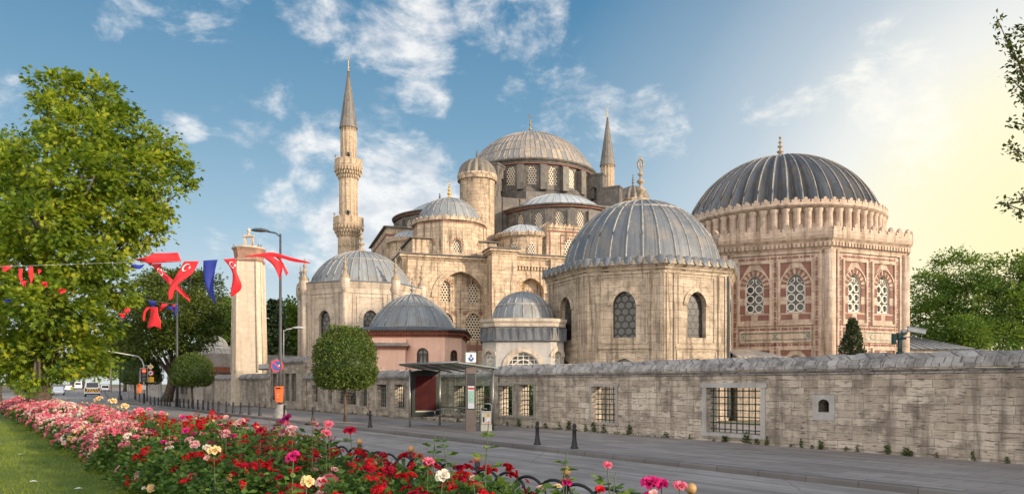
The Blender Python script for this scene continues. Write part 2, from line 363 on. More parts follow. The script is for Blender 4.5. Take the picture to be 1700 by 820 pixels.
class MB:
    def __init__(s): s.v = []; s.f = []; s.mi = []; s.uv = {}; s.sm = []
    def add(s, vs, fs, mi=0, uvs=None, smooth=False):
        o = len(s.v); s.v.extend([tuple(p) for p in vs])
        for i, f in enumerate(fs):
            if uvs is not None: s.uv[len(s.f)] = uvs[i]
            s.f.append([o + k for k in f]); s.mi.append(mi); s.sm.append(smooth)
        return s
    def box(s, x0, x1, y0, y1, z0, z1, mi=0, M=None):
        vs = [Vector(p) for p in ((x0, y0, z0), (x1, y0, z0), (x1, y1, z0), (x0, y1, z0), (x0, y0, z1), (x1, y0, z1), (x1, y1, z1), (x0, y1, z1))]
        if M is not None: vs = [M @ p for p in vs]
        return s.add(vs, [(3, 2, 1, 0), (4, 5, 6, 7), (0, 1, 5, 4), (1, 2, 6, 5), (2, 3, 7, 6), (3, 0, 4, 7)], mi)
    def fbox(s, fr, u0, u1, v0, v1, d0, d1, mi=0):
        vs = [fr.p(u, v, d) for d in (d0, d1) for (u, v) in ((u0, v0), (u1, v0), (u1, v1), (u0, v1))]
        return s.add(vs, [(3, 2, 1, 0), (4, 5, 6, 7), (0, 1, 5, 4), (1, 2, 6, 5), (2, 3, 7, 6), (3, 0, 4, 7)], mi)
    def prism(s, pts, z0, z1, mi=0, top=True):
        n = len(pts); vs = [(p[0], p[1], z0) for p in pts] + [(p[0], p[1], z1) for p in pts]
        fs = [(i, (i + 1) % n, (i + 1) % n + n, i + n) for i in range(n)]
        if top: fs += [tuple(range(n, 2 * n)), tuple(reversed(range(n)))]
        return s.add(vs, fs, mi)
    def loft(s, rings, mi=0, smooth=False, cap=True, closed=True):
        n = len(rings[0]); vs = [p for r in rings for p in r]; fs = []
        for k in range(len(rings) - 1):
            for i in range(n if closed else n - 1):
                j = (i + 1) % n; fs.append((k * n + i, k * n + j, (k + 1) * n + j, (k + 1) * n + i))
        if cap and closed: fs += [tuple(reversed(range(n))), tuple(range((len(rings) - 1) * n, len(rings) * n))]
        return s.add(vs, fs, mi, None, smooth)
    def lathe(s, prof, n=24, c=(0, 0, 0), mi=0, smooth=True, uk=None, a0=0., a1=2 * PI, rmod=None):
        """prof: (r, z) from bottom to top; uv: u = turns * uk (or metres), v = height or ring number"""
        full = abs(a1 - a0 - 2 * PI) < 1e-6; m = n if full else n + 1
        vs = []
        for r, z in prof:
            for i in range(m):
                a = a0 + (a1 - a0) * i / n; rr = r * (rmod(a, z) if rmod else 1)
                vs.append((c[0] + rr * math.sin(a), c[1] - rr * math.cos(a), c[2] + z))
        fs = []; uvs = []; R0 = max(p[0] for p in prof)
        for k in range(len(prof) - 1):
            for i in range(n):
                j = (i + 1) % m; fs.append((k * m + i, k * m + j, (k + 1) * m + j, (k + 1) * m + i))
                if uk: ua, ub = uk * i / n + .0001, uk * (i + 1) / n - .0001; va, vb = k / (len(prof) - 1), (k + 1) / (len(prof) - 1)
                else: ua, ub = (a1 - a0) * R0 * i / n, (a1 - a0) * R0 * (i + 1) / n; va, vb = prof[k][1] + c[2], prof[k + 1][1] + c[2]
                uvs.append([(ua, va), (ub, va), (ub, vb), (ua, vb)])
        return s.add(vs, fs, mi, uvs, smooth)
    def tube(s, pts, rad, n=6, mi=0, smooth=True, cap=True):
        pts = [Vector(p) for p in pts]; rings = []
        if not hasattr(rad, '__len__'): rad = [rad] * len(pts)
        for i, p in enumerate(pts):
            d = (pts[min(i + 1, len(pts) - 1)] - pts[max(i - 1, 0)])
            if d.length < 1e-9: d = Vector((0, 0, 1))
            d.normalize(); a = d.cross(Vector((0, 0, 1)) if abs(d.z) < .9 else Vector((1, 0, 0))).normalized(); q = d.cross(a)
            rings.append([p + (a * math.cos(2 * PI * k / n) + q * math.sin(2 * PI * k / n)) * rad[i] for k in range(n)])
        return s.loft(rings, mi, smooth, cap)
    def fpoly(s, fr, pts, d, mi=0, uvo=None):
        vs = [fr.p(u, v, d) for u, v in pts]
        return s.add(vs, [tuple(range(len(pts)))], mi, [[(u - uvo[0], v - uvo[1]) for u, v in pts]] if uvo else None)
    def fext(s, fr, pts, d0, d1, mi=0):
        """outline in the plane, given thickness (counter-clockwise)"""
        n = len(pts); vs = [fr.p(u, v, d1) for u, v in pts] + [fr.p(u, v, d0) for u, v in pts]
        return s.add(vs, [tuple(range(n)), tuple(reversed(range(n, 2 * n)))] + [(i + n, (i + 1) % n + n, (i + 1) % n, i) for i in range(n)], mi)
    def fband(s, fr, a, q, d0, d1, mi=0, closed=True):
        """raised band between two outlines with equal point counts (q outside a)"""
        n = len(a); vs = [fr.p(*p, d1) for p in a] + [fr.p(*p, d1) for p in q] + [fr.p(*p, d0) for p in a] + [fr.p(*p, d0) for p in q]
        fs = []
        for i in range(n if closed else n - 1):
            j = (i + 1) % n
            fs += [(i, i + n, j + n, j), (i + n, i + 3 * n, j + 3 * n, j + n), (j, j + 2 * n, i + 2 * n, i)]
        if not closed:
            for i in (0, n - 1): fs.append((i, i + n, i + 3 * n, i + 2 * n) if i else (i + 2 * n, i + 3 * n, i + n, i))
        return s.add(vs, fs, mi)
    def wall(s, fr, rect, holes, mi=0, depth=.3, rmi=None):
        """a wall face with real openings and their reveals"""
        u0, v0, u1, v1 = rect; polys = [[(u0, v0), (u1, v0), (u1, v1), (u0, v1)]] + [list(h) for h in holes]
        flat = [p for q in polys for p in q]
        tris = tessellate_polygon([[Vector((u, v, 0)) for u, v in q] for q in polys]); fs = []
        for a, q, c in tris:
            A, B, Cc = flat[a], flat[q], flat[c]
            ar = (B[0] - A[0]) * (Cc[1] - A[1]) - (B[1] - A[1]) * (Cc[0] - A[0])
            if abs(ar) > 1e-9: fs.append((a, q, c) if ar > 0 else (a, c, q))
        s.add([fr.p(u, v) for u, v in flat], fs, mi)
        for h in holes:
            n = len(h); vs = [fr.p(u, v) for u, v in h] + [fr.p(u, v, -depth) for u, v in h]
            s.add(vs, [((i + 1) % n, i, i + n, (i + 1) % n + n) for i in range(n)], mi if rmi is None else rmi)
        return s
    def build(s, name, mats, parent=None, loc=None, bevel=0):
        me = bpy.data.meshes.new(name); me.from_pydata(s.v, [], s.f)
        for q in ([mats] if isinstance(mats, str) else mats): me.materials.append(MATS[q])
        nf = len(s.f); me.polygons.foreach_set('material_index', s.mi); me.polygons.foreach_set('use_smooth', s.sm)
        nor = np.empty(nf * 3); me.polygons.foreach_get('normal', nor); nor = nor.reshape(-1, 3)
        nl = len(me.loops); vi = np.empty(nl, int); me.loops.foreach_get('vertex_index', vi)
        lt = np.empty(nf, int); me.polygons.foreach_get('loop_total', lt)
        pf = np.repeat(np.arange(nf), lt); co = np.array(s.v, float)[vi] if nl else np.zeros((0, 3)); nn = nor[pf]
        h = np.hypot(nn[:, 0], nn[:, 1]); flat = np.abs(nn[:, 2]) > .75; hh = np.where(h < 1e-6, 1, h)
        u = np.where(flat, co[:, 0], (-nn[:, 1] * co[:, 0] + nn[:, 0] * co[:, 1]) / hh); v = np.where(flat, co[:, 1], co[:, 2] / np.maximum(hh, .3))
        uv = np.stack([u, v], 1)
        st = np.concatenate([[0], np.cumsum(lt)])
        for fi, q in s.uv.items(): uv[st[fi]:st[fi + 1]] = q
        me.uv_layers.new(name='UVMap').data.foreach_set('uv', uv.ravel().astype(np.float32))
        me.update()
        o = bpy.data.objects.new(name, me); COL.objects.link(o)
        if parent: o.parent = parent
        if loc is not None: o.location = loc
        if bevel:
            bv = o.modifiers.new('bevel', 'BEVEL'); bv.width = bevel; bv.segments = 2; bv.limit_method = 'ANGLE'
        return o

def tag(o, label, cat, group=None):
    o['label'] = label; o['category'] = cat
    if group: o['group'] = group
    return o
def thing(name, label, cat, loc=(0, 0, 0), group=None, rz=0.):
    o = bpy.data.objects.new(name, None); COL.objects.link(o); o.location = loc; o.rotation_euler = (0, 0, rz)
    o.empty_display_size = .3
    return tag(o, label, cat, group)
def dup(o, loc=None, rz=None, label=None):
    c = o.copy(); COL.objects.link(c)
    if loc is not None: c.location = loc
    if rz is not None: c.rotation_euler = (0, 0, rz)
    if label: c['label'] = label
    for ch in o.children:
        q = ch.copy(); COL.objects.link(q); q.parent = c
        for g in ch.children:
            k = g.copy(); COL.objects.link(k); k.parent = q
    return c
def struct(o): o['kind'] = 'structure'; return o
ONES = 'first second third fourth fifth sixth seventh eighth ninth tenth eleventh twelfth thirteenth fourteenth fifteenth sixteenth seventeenth eighteenth nineteenth'.split()
def ordn(i):
    if i < 19: return ONES[i]
    t, o = divmod(i + 1, 10); T = {2: 'twent', 3: 'thirt', 4: 'fort', 5: 'fift'}[t]
    return T + 'ieth' if o == 0 else T + 'y-' + ONES[o - 1]

# outlines -----------------------------------------------------------
def rectp(u, v, w_, h): return [(u - w_ / 2, v), (u + w_ / 2, v), (u + w_ / 2, v + h), (u - w_ / 2, v + h)]
def archp(u, v, w_, h, n=7, rise=.62, foot=True):
    """pointed arch outline: bottom left, bottom right, round to the apex and back (counter-clockwise)"""
    hw = w_ / 2; sp = v + h - w_ * rise; pts = [(u - hw, v), (u + hw, v)] if foot else []
    e = w_ * rise
    right = []
    for i in range(n + 1):
        q = i / n; x = hw * math.cos(q * PI / 2) ** .92; y = sp + e * (math.sin(q * PI / 2) ** 1.0 * (.86) + .14 * q ** 2.2)
        right.append((x, y))
    right[-1] = (0, sp + e)
    pts += [(u + x, y) for x, y in right]; pts += [(u - x, y) for x, y in reversed(right[:-1])]
    return pts
def archhood(u, v, w_, h, g, n=7, rise=.62): return archp(u, v, w_, h, n, rise, False), archp(u, v, w_ + 2 * g, h + g, n, rise * (w_ / (w_ + 2 * g)) + g / (w_ + 2 * g), False)

def roundp(u, v, w_, h, n=8):
    hw = w_ / 2; sp = v + h - hw
    return [(u - hw, v), (u + hw, v)] + [(u + hw * math.cos(PI * i / n), sp + hw * math.sin(PI * i / n)) for i in range(n + 1)]

def voussoirs(mb, fr, u, v, w_, h, g, k, mi=0, d=.03, rise=.62, n=8):
    """every second stone of an arch, proud of the wall"""
    a, q = archhood(u, v, w_, h, g, n, rise)
    for i in range(0, len(a) - 1, 2): mb.fband(fr, a[i:i + 2], q[i:i + 2], 0, d, mi, False)

def finial(mb, c, h, r, mi=0, top='crescent'):
    pr = [(r, 0), (r * 1.0, h * .03), (r * .55, h * .10), (r * .28, h * .17), (r * .22, h * .24), (r * .55, h * .30), (r * .60, h * .34), (r * .20, h * .40), (r * .18, h * .47),
          (r * .45, h * .52), (r * .48, h * .55), (r * .16, h * .60), (r * .14, h * .66), (r * .34, h * .70), (r * .34, h * .725), (r * .12, h * .77), (r * .10, h * .84), (0.001, h * .85)]
    mb.lathe(pr, 10, c, mi)
    if top == 'crescent':
        rr = h * .075; cz = c[2] + h * .85 + rr
        mb.tube([(c[0] + rr * math.sin(a), c[1], cz - rr * math.cos(a)) for a in np.linspace(.0, 2 * PI - .7, 14) - (PI - .35) + PI], rr * .2, 5, mi)
    elif top == 'oval':
        rr = h * .085; cz = c[2] + h * .84 + rr * 1.4
        mb.tube([(c[0] + rr * .8 * math.sin(a), c[1], cz - rr * 1.45 * math.cos(a)) for a in np.linspace(0, 2 * PI, 17)], rr * .28, 5, mi)
        mb.lathe([(.001, 0), (rr * .3, rr * .5), (rr * .1, rr * .9), (rr * .25, rr * 1.4), (.001, rr * 1.9)], 6, (c[0], c[1], cz - rr * 1.1), mi)
        mb.lathe([(rr * .2, 0), (rr * .3, rr * .4), (.001, rr * 1.1)], 6, (c[0], c[1], cz + rr * 1.35), mi)
    else: mb.lathe([(.001, 0), (r * .3, h * .05), (.001, h * .15)], 8, (c[0], c[1], c[2] + h * .84), mi)

def dome_prof(r, h, n=10, p=1.0):
    """cap of a sphere (h <= r) in equal steps of angle"""
    Rs = (r * r + h * h) / (2 * h); a = math.asin(min(1, r / Rs)) if h <= r else PI - math.asin(r / Rs)
    return [(max(.002, Rs * math.sin(a * (1 - i / n))), h - Rs + Rs * math.cos(a * (1 - i / n))) for i in range(n + 1)]
def dome(mb, c, r, h, ribs, rings=(), seg=None, rib=.05, n=14, ribmi=1, vk=1, a0=0., a1=2 * PI, off=0.):
    pr = dome_prof(r, h, n); seg = seg or ribs * 2
    i0 = len(mb.f); mb.lathe(pr, seg, c, 0, True, ribs if a1 - a0 > 6 else ribs * (a1 - a0) / 2 / PI, a0 + off, a1 + off)
    for fi in range(i0, len(mb.f)): mb.uv[fi] = [(u, v * vk) for u, v in mb.uv[fi]]
    k = ribs if a1 - a0 > 6 else int(ribs * (a1 - a0) / 2 / PI) + 1
    for i in range(k):
        a = a0 + off + 2 * PI * i / ribs
        mb.tube([(c[0] + rr * math.sin(a), c[1] - rr * math.cos(a), c[2] + z + .2 * rib) for rr, z in pr[:-1]], [rib * (1 if j < n - 3 else .7) for j in range(n)], 5, ribmi, True, False)
    for q in rings:
        j = q * n; j0 = min(int(j), n - 1); f_ = j - j0; rr = pr[j0][0] * (1 - f_) + pr[j0 + 1][0] * f_; z = pr[j0][1] * (1 - f_) + pr[j0 + 1][1] * f_
        mb.lathe([(rr + .01, z - .06), (rr + rib * .8 + .03, z - .01), (rr - .02, z + .08)], seg, c, ribmi, True, None, a0 + off, a1 + off)
def fluted(mb, c, r, h, lobes, amp=.05, n=16, sub=8):
    pr = dome_prof(r, h, n)
    def rm(a, z):
        q = abs(math.cos(a * lobes / 2)); e = 1 - amp + amp * 1.6 * (q ** .7)
        if q > .93: e += amp * .55 * (q - .93) / .07
        return e
    mb.lathe(pr, lobes * sub, c, 0, True, lobes, rmod=rm)
    for fi in range(len(mb.f) - lobes * sub * n, len(mb.f)):
        mb.uv[fi] = [(u + .5, v * 5) for u, v in mb.uv[fi]]

CREST = [(-.5, 0), (.5, 0), (.5, .30), (.40, .42), (.46, .60), (.33, .74), (.20, .62), (.16, .72), (.20, .86), (.10, .98), (0, 1.08),
         (-.10, .98), (-.20, .86), (-.16, .72), (-.20, .62), (-.33, .74), (-.46, .60), (-.40, .42), (-.5, .30)]
def cresting(mb, pts, z, period, h, th=.12, mi=0, closed=True):
    n = len(pts)
    for i in range(n if closed else n - 1):
        a = Vector((*pts[i][:2], 0)); q = Vector((*pts[(i + 1) % n][:2], 0)); L = (q - a).length; k = max(1, round(L / period)); fr = Fr(a, q - a)
        for j in range(k): mb.fext(fr, [(L / k * (j + .5 + x * .985), z + y * h) for x, y in CREST], -th, 0, mi)
def ngon(c, r, n, ph=0.):
    """corners going left to right as seen from the camera; ph = 0 puts one straight in front"""
    return [(c[0] + r * math.sin(ph + 2 * PI * i / n), c[1] - r * math.cos(ph + 2 * PI * i / n)) for i in range(n)]
def facets(pts): return [Fr((*pts[i], 0), Vector((*pts[(i + 1) % len(pts)], 0)) - Vector((*pts[i], 0))) for i in range(len(pts))]
def plen(pts, i): return math.dist(pts[i], pts[(i + 1) % len(pts)])
def mould(mb, pts, prof, mi=0, top=True):
    """moulding swept round a convex closed outline; prof = (outward, z)"""
    n = len(pts); cx = sum(p[0] for p in pts) / n; cy = sum(p[1] for p in pts) / n
    rings = []
    for o, z in prof:
        ring = []
        for p in pts:
            v = Vector((p[0] - cx, p[1] - cy)); k = (v.length + o) / v.length; ring.append((cx + v.x * k, cy + v.y * k, z))
        rings.append(ring)
    mb.loft(rings, mi, False, top)
def fmould(mb, fr, u0, u1, prof, mi=0, e=True):
    """straight moulding; prof = (outward, v) from bottom to top, ends mitred outwards when e"""
    r0 = [fr.p(u0 - (d if e else 0), v, d) for d, v in prof]; r1 = [fr.p(u1 + (d if e else 0), v, d) for d, v in prof]
    n = len(prof); mb.add(r0 + r1, [(i, i + n, i + n + 1, i + 1) for i in range(n - 1)] + [tuple(range(n)), tuple(reversed(range(n, 2 * n)))], mi)

# leaves -------------------------------------------------------------
T_LEAF = (np.array([(0, 0, 0), (-.32, .42, .10), (0, 1, -.06), (.32, .42, .10)], float), [(0, 3, 2), (0, 2, 1)])
T_STAR = (np.array([(0, 0, 0), (.46, .22, .05), (.22, .42, .03), (.50, .78, -.04), (.14, .66, .02), (0, 1.05, -.08), (-.14, .66, .02), (-.50, .78, -.04), (-.22, .42, .03), (-.46, .22, .05)], float),
          [(0, 1, 2), (0, 2, 3, 4), (0, 4, 5), (0, 5, 6), (0, 6, 7, 8), (0, 8, 9)])
T_BLADE = (np.array([(-.06, 0, 0), (.06, 0, 0), (.03, .6, .06), (0, 1, .2)], float), [(0, 1, 2, 3)])
def leaf_verts(pos, dirs, up, size, tpl):
    """one leaf at each pos, its length along dirs, its face roughly towards up"""
    tv, tf = tpl; d = dirs / np.maximum(np.linalg.norm(dirs, axis=1, keepdims=True), 1e-6)
    x = np.cross(d, up); x /= np.maximum(np.linalg.norm(x, axis=1, keepdims=True), 1e-6); n = np.cross(x, d)
    v = pos[:, None] + size[:, None, None] * (tv[None, :, 0, None] * x[:, None] + tv[None, :, 1, None] * d[:, None] + tv[None, :, 2, None] * n[:, None])
    return v.reshape(-1, 3)
def leaves(name, mat, pos, dirs, up, size, tint, tpl=T_LEAF, parent=None, extra=None, loc=None):
    tv, tf = tpl; k = len(tv); npos = len(pos)
    v = leaf_verts(pos, dirs, up, size, tpl); lens = np.array([len(f) for f in tf]); idx = np.concatenate([np.array(f) for f in tf])
    fi = (np.arange(npos)[:, None] * k + idx[None]).ravel(); lt = np.tile(lens, npos); tn = np.repeat(tint, k)
    mats = [mat]; mi = np.zeros(len(lt), int)
    if extra is not None:
        ev = np.array(extra.v, float); o = len(v); v = np.concatenate([v, ev]); fi = np.concatenate([fi, np.array([q + o for f in extra.f for q in f])])
        lt = np.concatenate([lt, [len(f) for f in extra.f]]); tn = np.concatenate([tn, np.full(len(ev), .0)]); mi = np.concatenate([mi, np.zeros(len(extra.f), int)])
    me = bpy.data.meshes.new(name); me.vertices.add(len(v)); me.vertices.foreach_set('co', v.ravel().astype(np.float32))
    me.loops.add(len(fi)); me.loops.foreach_set('vertex_index', fi.astype(np.int32))
    me.polygons.add(len(lt)); me.polygons.foreach_set('loop_start', np.concatenate([[0], np.cumsum(lt)[:-1]]).astype(np.int32))
    me.update(calc_edges=True); me.attributes.new('tint', 'FLOAT', 'POINT').data.foreach_set('value', tn.astype(np.float32))
    me.materials.append(MATS[mat]); me.validate()
    o = bpy.data.objects.new(name, me); COL.objects.link(o)
    if parent: o.parent = parent
    if loc is not None: o.location = loc
    return o
def rdir(n): v = rng.normal(size=(n, 3)); return v / np.linalg.norm(v, axis=1, keepdims=True)
def crown(blobs, nclump, nleaf, spread, size, droop=.3, shell=.55, flat=.6):
    """leaf clumps through a set of ellipsoids: returns pos, dirs, up, size, tint"""
    P = []; Dn = []; T = []
    vol = np.array([b[3] * b[4] * b[5] for b in blobs]) ** .72; vol = vol / vol.sum()
    for (x, y, z, rx, ry, rz), f in zip(blobs, vol):
        nc = max(4, int(nclump * f)); d = rdir(nc); rad = (shell + (1.04 - shell) * rng.random(nc) ** .6)[:, None]
        c = d * rad * np.array([rx, ry, rz]) + np.array([x, y, z]); k = max(3, nleaf)
        off = rng.normal(size=(nc, k, 3)) * spread * np.array([1, 1, flat]) * (.6 + .7 * rng.random((nc, 1, 1)))
        P.append((c[:, None] + off).reshape(-1, 3)); dd = d[:, None] + off / spread * .5 + rng.normal(size=(nc, k, 3)) * .35
        dd[..., 2] -= droop; Dn.append(dd.reshape(-1, 3)); T.append(np.clip(rng.normal(.45, .16, (nc, 1)) + rng.normal(0, .16, (nc, k)), 0, 1).ravel())
    P = np.concatenate(P); Dn = np.concatenate(Dn); T = np.concatenate(T); n = len(P)
    up = np.array([0, 0, 1.]) + rng.normal(size=(n, 3)) * .55
    return P, Dn, up, size * (.65 + .6 * rng.random(n)), T
def limbs(mb, base, top, blobs, r0, r1, n=8, bend=.4, every=1):
    base = Vector(base); top = Vector(top); pts = [base.lerp(top, q) + Vector((random.uniform(-1, 1), random.uniform(-1, 1), 0)) * bend * .35 * math.sin(q * PI) for q in np.linspace(0, 1, 7)]
    rr = [r0 * (1.35 if i == 0 else 1) * (1 - i / 6) + r1 * i / 6 for i in range(7)]; mb.tube(pts, rr, n)
    for b in blobs[::every]:
        q = random.uniform(.45, 1); st = base.lerp(top, q); en = Vector(b[:3]) + Vector((random.uniform(-.4, .4) * b[3], random.uniform(-.4, .4) * b[4], random.uniform(-.1, .5) * b[5]))
        k0 = (r0 * (1 - q) + r1 * q) * .62; md = st.lerp(en, .5) + Vector((0, 0, -.12 * (en - st).length)); L = []
        for t_ in np.linspace(0, 1, 6): L.append(st * (1 - t_) ** 2 + md * 2 * t_ * (1 - t_) + en * t_ * t_)
        mb.tube(L, [k0 * (1 - .85 * t_) for t_ in np.linspace(0, 1, 6)], 5)
        for j in range(3):
            e2 = Vector(b[:3]) + Vector((random.uniform(-.8, .8) * b[3], random.uniform(-.8, .8) * b[4], random.uniform(-.6, .8) * b[5])); s2 = L[3]
            mb.tube([s2, s2.lerp(e2, .5) + Vector((0, 0, -.05)), e2], [k0 * .42, k0 * .3, k0 * .12], 4)
# ================================================================== the setting
def strip(name, mat, ss, t0, t1, z, kind=True, uvs=1.):
    """sheet along the street between two offsets"""
    mb = MB()
    for a, q in zip(ss[:-1], ss[1:]):
        mb.add([ST(a, t0, z), ST(q, t0, z), ST(q, t1, z), ST(a, t1, z)], [(3, 2, 1, 0)], 0, [[(a, t1), (q, t1), (q, t0), (a, t0)][::1]])
    for fi in range(len(mb.f)):
        a, q = ss[fi], ss[fi + 1]; mb.uv[fi] = [(a, t1), (q, t1), (q, t0), (a, t0)]
    o = mb.build(name, mat); return struct(o) if kind else o
SS = [-40, -10, 0, 10, 20, 30, 40, 50, 60, 75, 92, 93, 94, 95, 96, 110, 130, 160, 200, 260, 330, 420]
g = MB(); g.add([(-2500, -300, -.03), (2500, -300, -.03), (2500, 4000, -.03), (-2500, 4000, -.03)], [(0, 1, 2, 3)]); struct(g.build('ground', 'earth'))
T_K, T_W = 13.9, 19.9
strip('road', 'asphalt', SS, -1.5 + 7.2, T_K, 0)
strip('pavement', 'paving', SS, T_K + .22, T_W + 9, .12)
strip('far_road', 'asphalt', [s for s in SS if s >= 60], -6, 5.5, .004)
def kerb(name, ta, tb, z1, ss):
    mb = MB()
    for a, q in zip(ss[:-1], ss[1:]):
        v = [ST(a, ta, -.02), ST(q, ta, -.02), ST(q, ta, z1 - .03), ST(a, ta, z1 - .03), ST(a, ta + .03 * (1 if tb > ta else -1), z1), ST(q, ta + .03 * (1 if tb > ta else -1), z1), ST(q, tb, z1), ST(a, tb, z1)]
        fl = [(0, 1, 2, 3), (3, 2, 5, 4), (4, 5, 6, 7)]
        mb.add(v, fl if tb < ta else [tuple(reversed(f)) for f in fl])
        k = len(mb.f); uvq = {3 * 0: 0}
        for j, f in enumerate(mb.f[-3:]):
            mb.uv[k - 3 + j] = [((a if (vi - (len(mb.v) - 8)) in (0, 3, 4, 7) else q), (.0, .0, .1, .1, .13, .13, .3, .3)[vi - (len(mb.v) - 8)]) for vi in f]
    return struct(mb.build(name, 'kerbstone'))
kerb('pavement_kerb', T_K, T_K + .22, .124, SS)
kerb('lawn_kerb', 5.9, 5.7, .15, [s for s in SS if s <= 110])
pm = MB(); pv = 0
for t_, s0, L, gap in ((12.0, 3.6, 2.6, 3.7), (9.0, 8, 3, 6.0)):
    s = s0 - 6 * (L + gap) if False else s0
    while s < 150:
        pm.add([ST(s, t_ - .05, .004), ST(s + L, t_ - .05, .004), ST(s + L, t_ + .05, .004), ST(s, t_ + .05, .004)], [(3, 2, 1, 0)]); s += L + gap
struct(pm.build('road_markings', 'road_paint'))
# lawn: a gently uneven sheet left of the rose bed, the bed's soil beside it
def lawn_z(s, t): return .15 + .03 * math.sin(s * .6 + t) + .02 * math.sin(t * 1.7 - s * .3)
mb = MB(); ns_, nt_ = 60, 40; sv = np.concatenate([np.linspace(-4, 40, 40), np.linspace(42, 92, 20)]); tv = np.concatenate([np.linspace(-70, -12, 12), np.linspace(-10, 2.75, 28)])
mb.v = [tuple(ST(a, q, lawn_z(a, q))) for a in sv for q in tv]
for i in range(ns_ - 1):
    for j in range(nt_ - 1): mb.f.append([i * nt_ + j + 1, (i + 1) * nt_ + j + 1, (i + 1) * nt_ + j, i * nt_ + j]); mb.mi.append(0); mb.sm.append(True)
struct(mb.build('lawn', 'lawn'))
mb = MB(); nt_ = 8; tv = np.linspace(2.6, 5.7, nt_)
mb.v = [tuple(ST(a, q, .12 + .07 * math.sin((q - 2.6) / 3.1 * PI) + random.uniform(-.015, .015))) for a in sv for q in tv]
for i in range(ns_ - 1):
    for j in range(nt_ - 1): mb.f.append([i * nt_ + j + 1, (i + 1) * nt_ + j + 1, (i + 1) * nt_ + j, i * nt_ + j]); mb.mi.append(0); mb.sm.append(True)
struct(mb.build('flowerbed_soil', 'soil'))

# ================================================================== the mosque (local x = along its front, local y = into it)
MC = (2.9, 116.0)
mq = thing('mosque', 'great stone mosque with a wide grey dome rising over half domes and towers', 'mosque', (MC[0], MC[1], 0), rz=R(18))
FRONT = lambda y: Fr((0, y, 0), (1, 0, 0))
def window(parent, fr, u, v, w_, h, d, mat, shape='arch', frame=None, name='window'):
    pts = archp(u, v, w_, h) if shape == 'arch' else (roundp(u, v, w_, h) if shape == 'round' else rectp(u, v, w_, h))
    mb = MB(); mb.fpoly(fr, pts, d, 0, (u, v)); mt = [mat]
    if frame:
        k = frame[1]; inn = (archp(u, v + k, w_ - 2 * k, h - 2 * k) if shape == 'arch' else roundp(u, v + k, w_ - 2 * k, h - 2 * k) if shape == 'round' else rectp(u, v + k, w_ - 2 * k, h - 2 * k))
        mb.fband(fr, inn, pts, d - .01, d + .07, 1); mt.append(frame[0])
    return mb.build(name, mt, parent)
CAPS = [(0, 0), (.12, .08), (.12, .18), (.30, .34), (.36, .36), (.36, .56), (0, .62)]
def corn(v, k=1.): return [(d * k, v + z * k) for d, z in CAPS]
# front wall of the lower body
mb = MB(); fr = FRONT(-20)
big = archp(-16.26, 3, 6.1, 13.1, 10, .55)
mb.wall(fr, (-23.7, 0, -13, 17.5), [big], 0, 1.0)
mb.wall(fr, (-9.8, 0, -4.4, 18.2), [archp(-6.95, 3, 3.5, 12.7, 10, .55)], 0, .9)
mb.wall(fr, (-2.9, 0, 14, 18.2), [], 0)
mb.fbox(fr, -4.4, -2.9, 0, 18.2, -1, .55)
# recess backs with window openings
WU = [(-18.05, 12.25, 1.25, 2.75), (-14.45, 12.25, 1.25, 2.75)]; WL = [(-18.05, 7.6, 2.0, 3.4), (-14.45, 7.6, 2.0, 3.4)]
rb = FRONT(-19)
mb.wall(rb, (-19.5, 3, -13, 16.2), [archp(*q) for q in WU + WL], 0, .35)
rb2 = FRONT(-19.1)
RW = [(-6.95, 12.0, 1.7, 1.9)]; mb.wall(rb2, (-8.8, 3, -5.0, 15.8), [archp(*q) for q in RW], 0, .3)
# pier, side walls, back
mb.box(-13, -9.8, -22.7, -19.9, 0, 18.3)
mb.box(-23.7, -23.0, -20, 21, 0, 17.5); mb.box(14, 23.7, -20.0, 21, 0, 18); mb.box(-23, 14, -18, 21, 0, 17.4)
mb.box(-23.9, -14, -8, 8.5, 17.4, 23.6); mb.box(14, 23.9, -8, 8.5, 17.4, 23.6)
mb.box(-22.2, -11.2, -18.7, -11, 17.4, 20.2); mb.box(11.2, 22.2, -18.7, -11, 17.4, 20.2)
# front block with cresting between the half dome and the exedra
mb.box(-4.5, 6.2, -19.2, -9, 17.4, 22.7)
mb.box(-22, -12, 10, 19, 17.4, 20.2); mb.box(12, 22, 10, 19, 17.4, 20.2)
mb.build('wall', 'stone_mosque', mq)
# mouldings
mb = MB()
fmould(mb, FRONT(-20), -23.7, -12.9, corn(17.3)); fmould(mb, FRONT(-20), -9.9, 14, corn(18.0)); fmould(mb, FRONT(-22.7), -13, -9.8, corn(18.1))
fmould(mb, Fr((-23.7, 20, 0), (0, -1, 0)), 0, 40, corn(17.3)); fmould(mb, Fr((-13, -19.9, 0), (0, -1, 0)), 0, 2.8, corn(18.1)); fmould(mb, Fr((-9.8, -22.7, 0), (0, 1, 0)), 0, 2.8, corn(18.1))
for q in (big,): 
    a, o_ = archhood(-16.26, 3, 6.1, 13.1, .75, 10, .55); mb.fband(fr, a, o_, 0, .14, 0, False)
a, o_ = archhood(-6.95, 3, 3.5, 12.7, .5, 10, .55); mb.fband(fr, a, o_, 0, .12, 0, False)
mb.fbox(rb, -19.3, -13, 11.5, 11.75, 0, .12)
for u in (-18.05, -14.45): a, o_ = archhood(u, 7.6, 2.0, 3.4, .3); mb.fband(rb, a, o_, 0, .1, 0, False); mb.fband(rb, rectp(u, 7.4, 2.9, 3.9), rectp(u, 7.2, 3.25, 4.25), 0, .12)
i = 0
while -9.5 + i * .42 < -4.8: mb.fbox(fr, -9.5 + i * .42, -9.27 + i * .42, 16.7, 17.15, 0, .22); i += 1
mb.fbox(fr, -9.7, -4.5, 17.15, 17.35, 0, .28)
mb.build('cornice', 'stone_mosque', mq)
mb = MB()
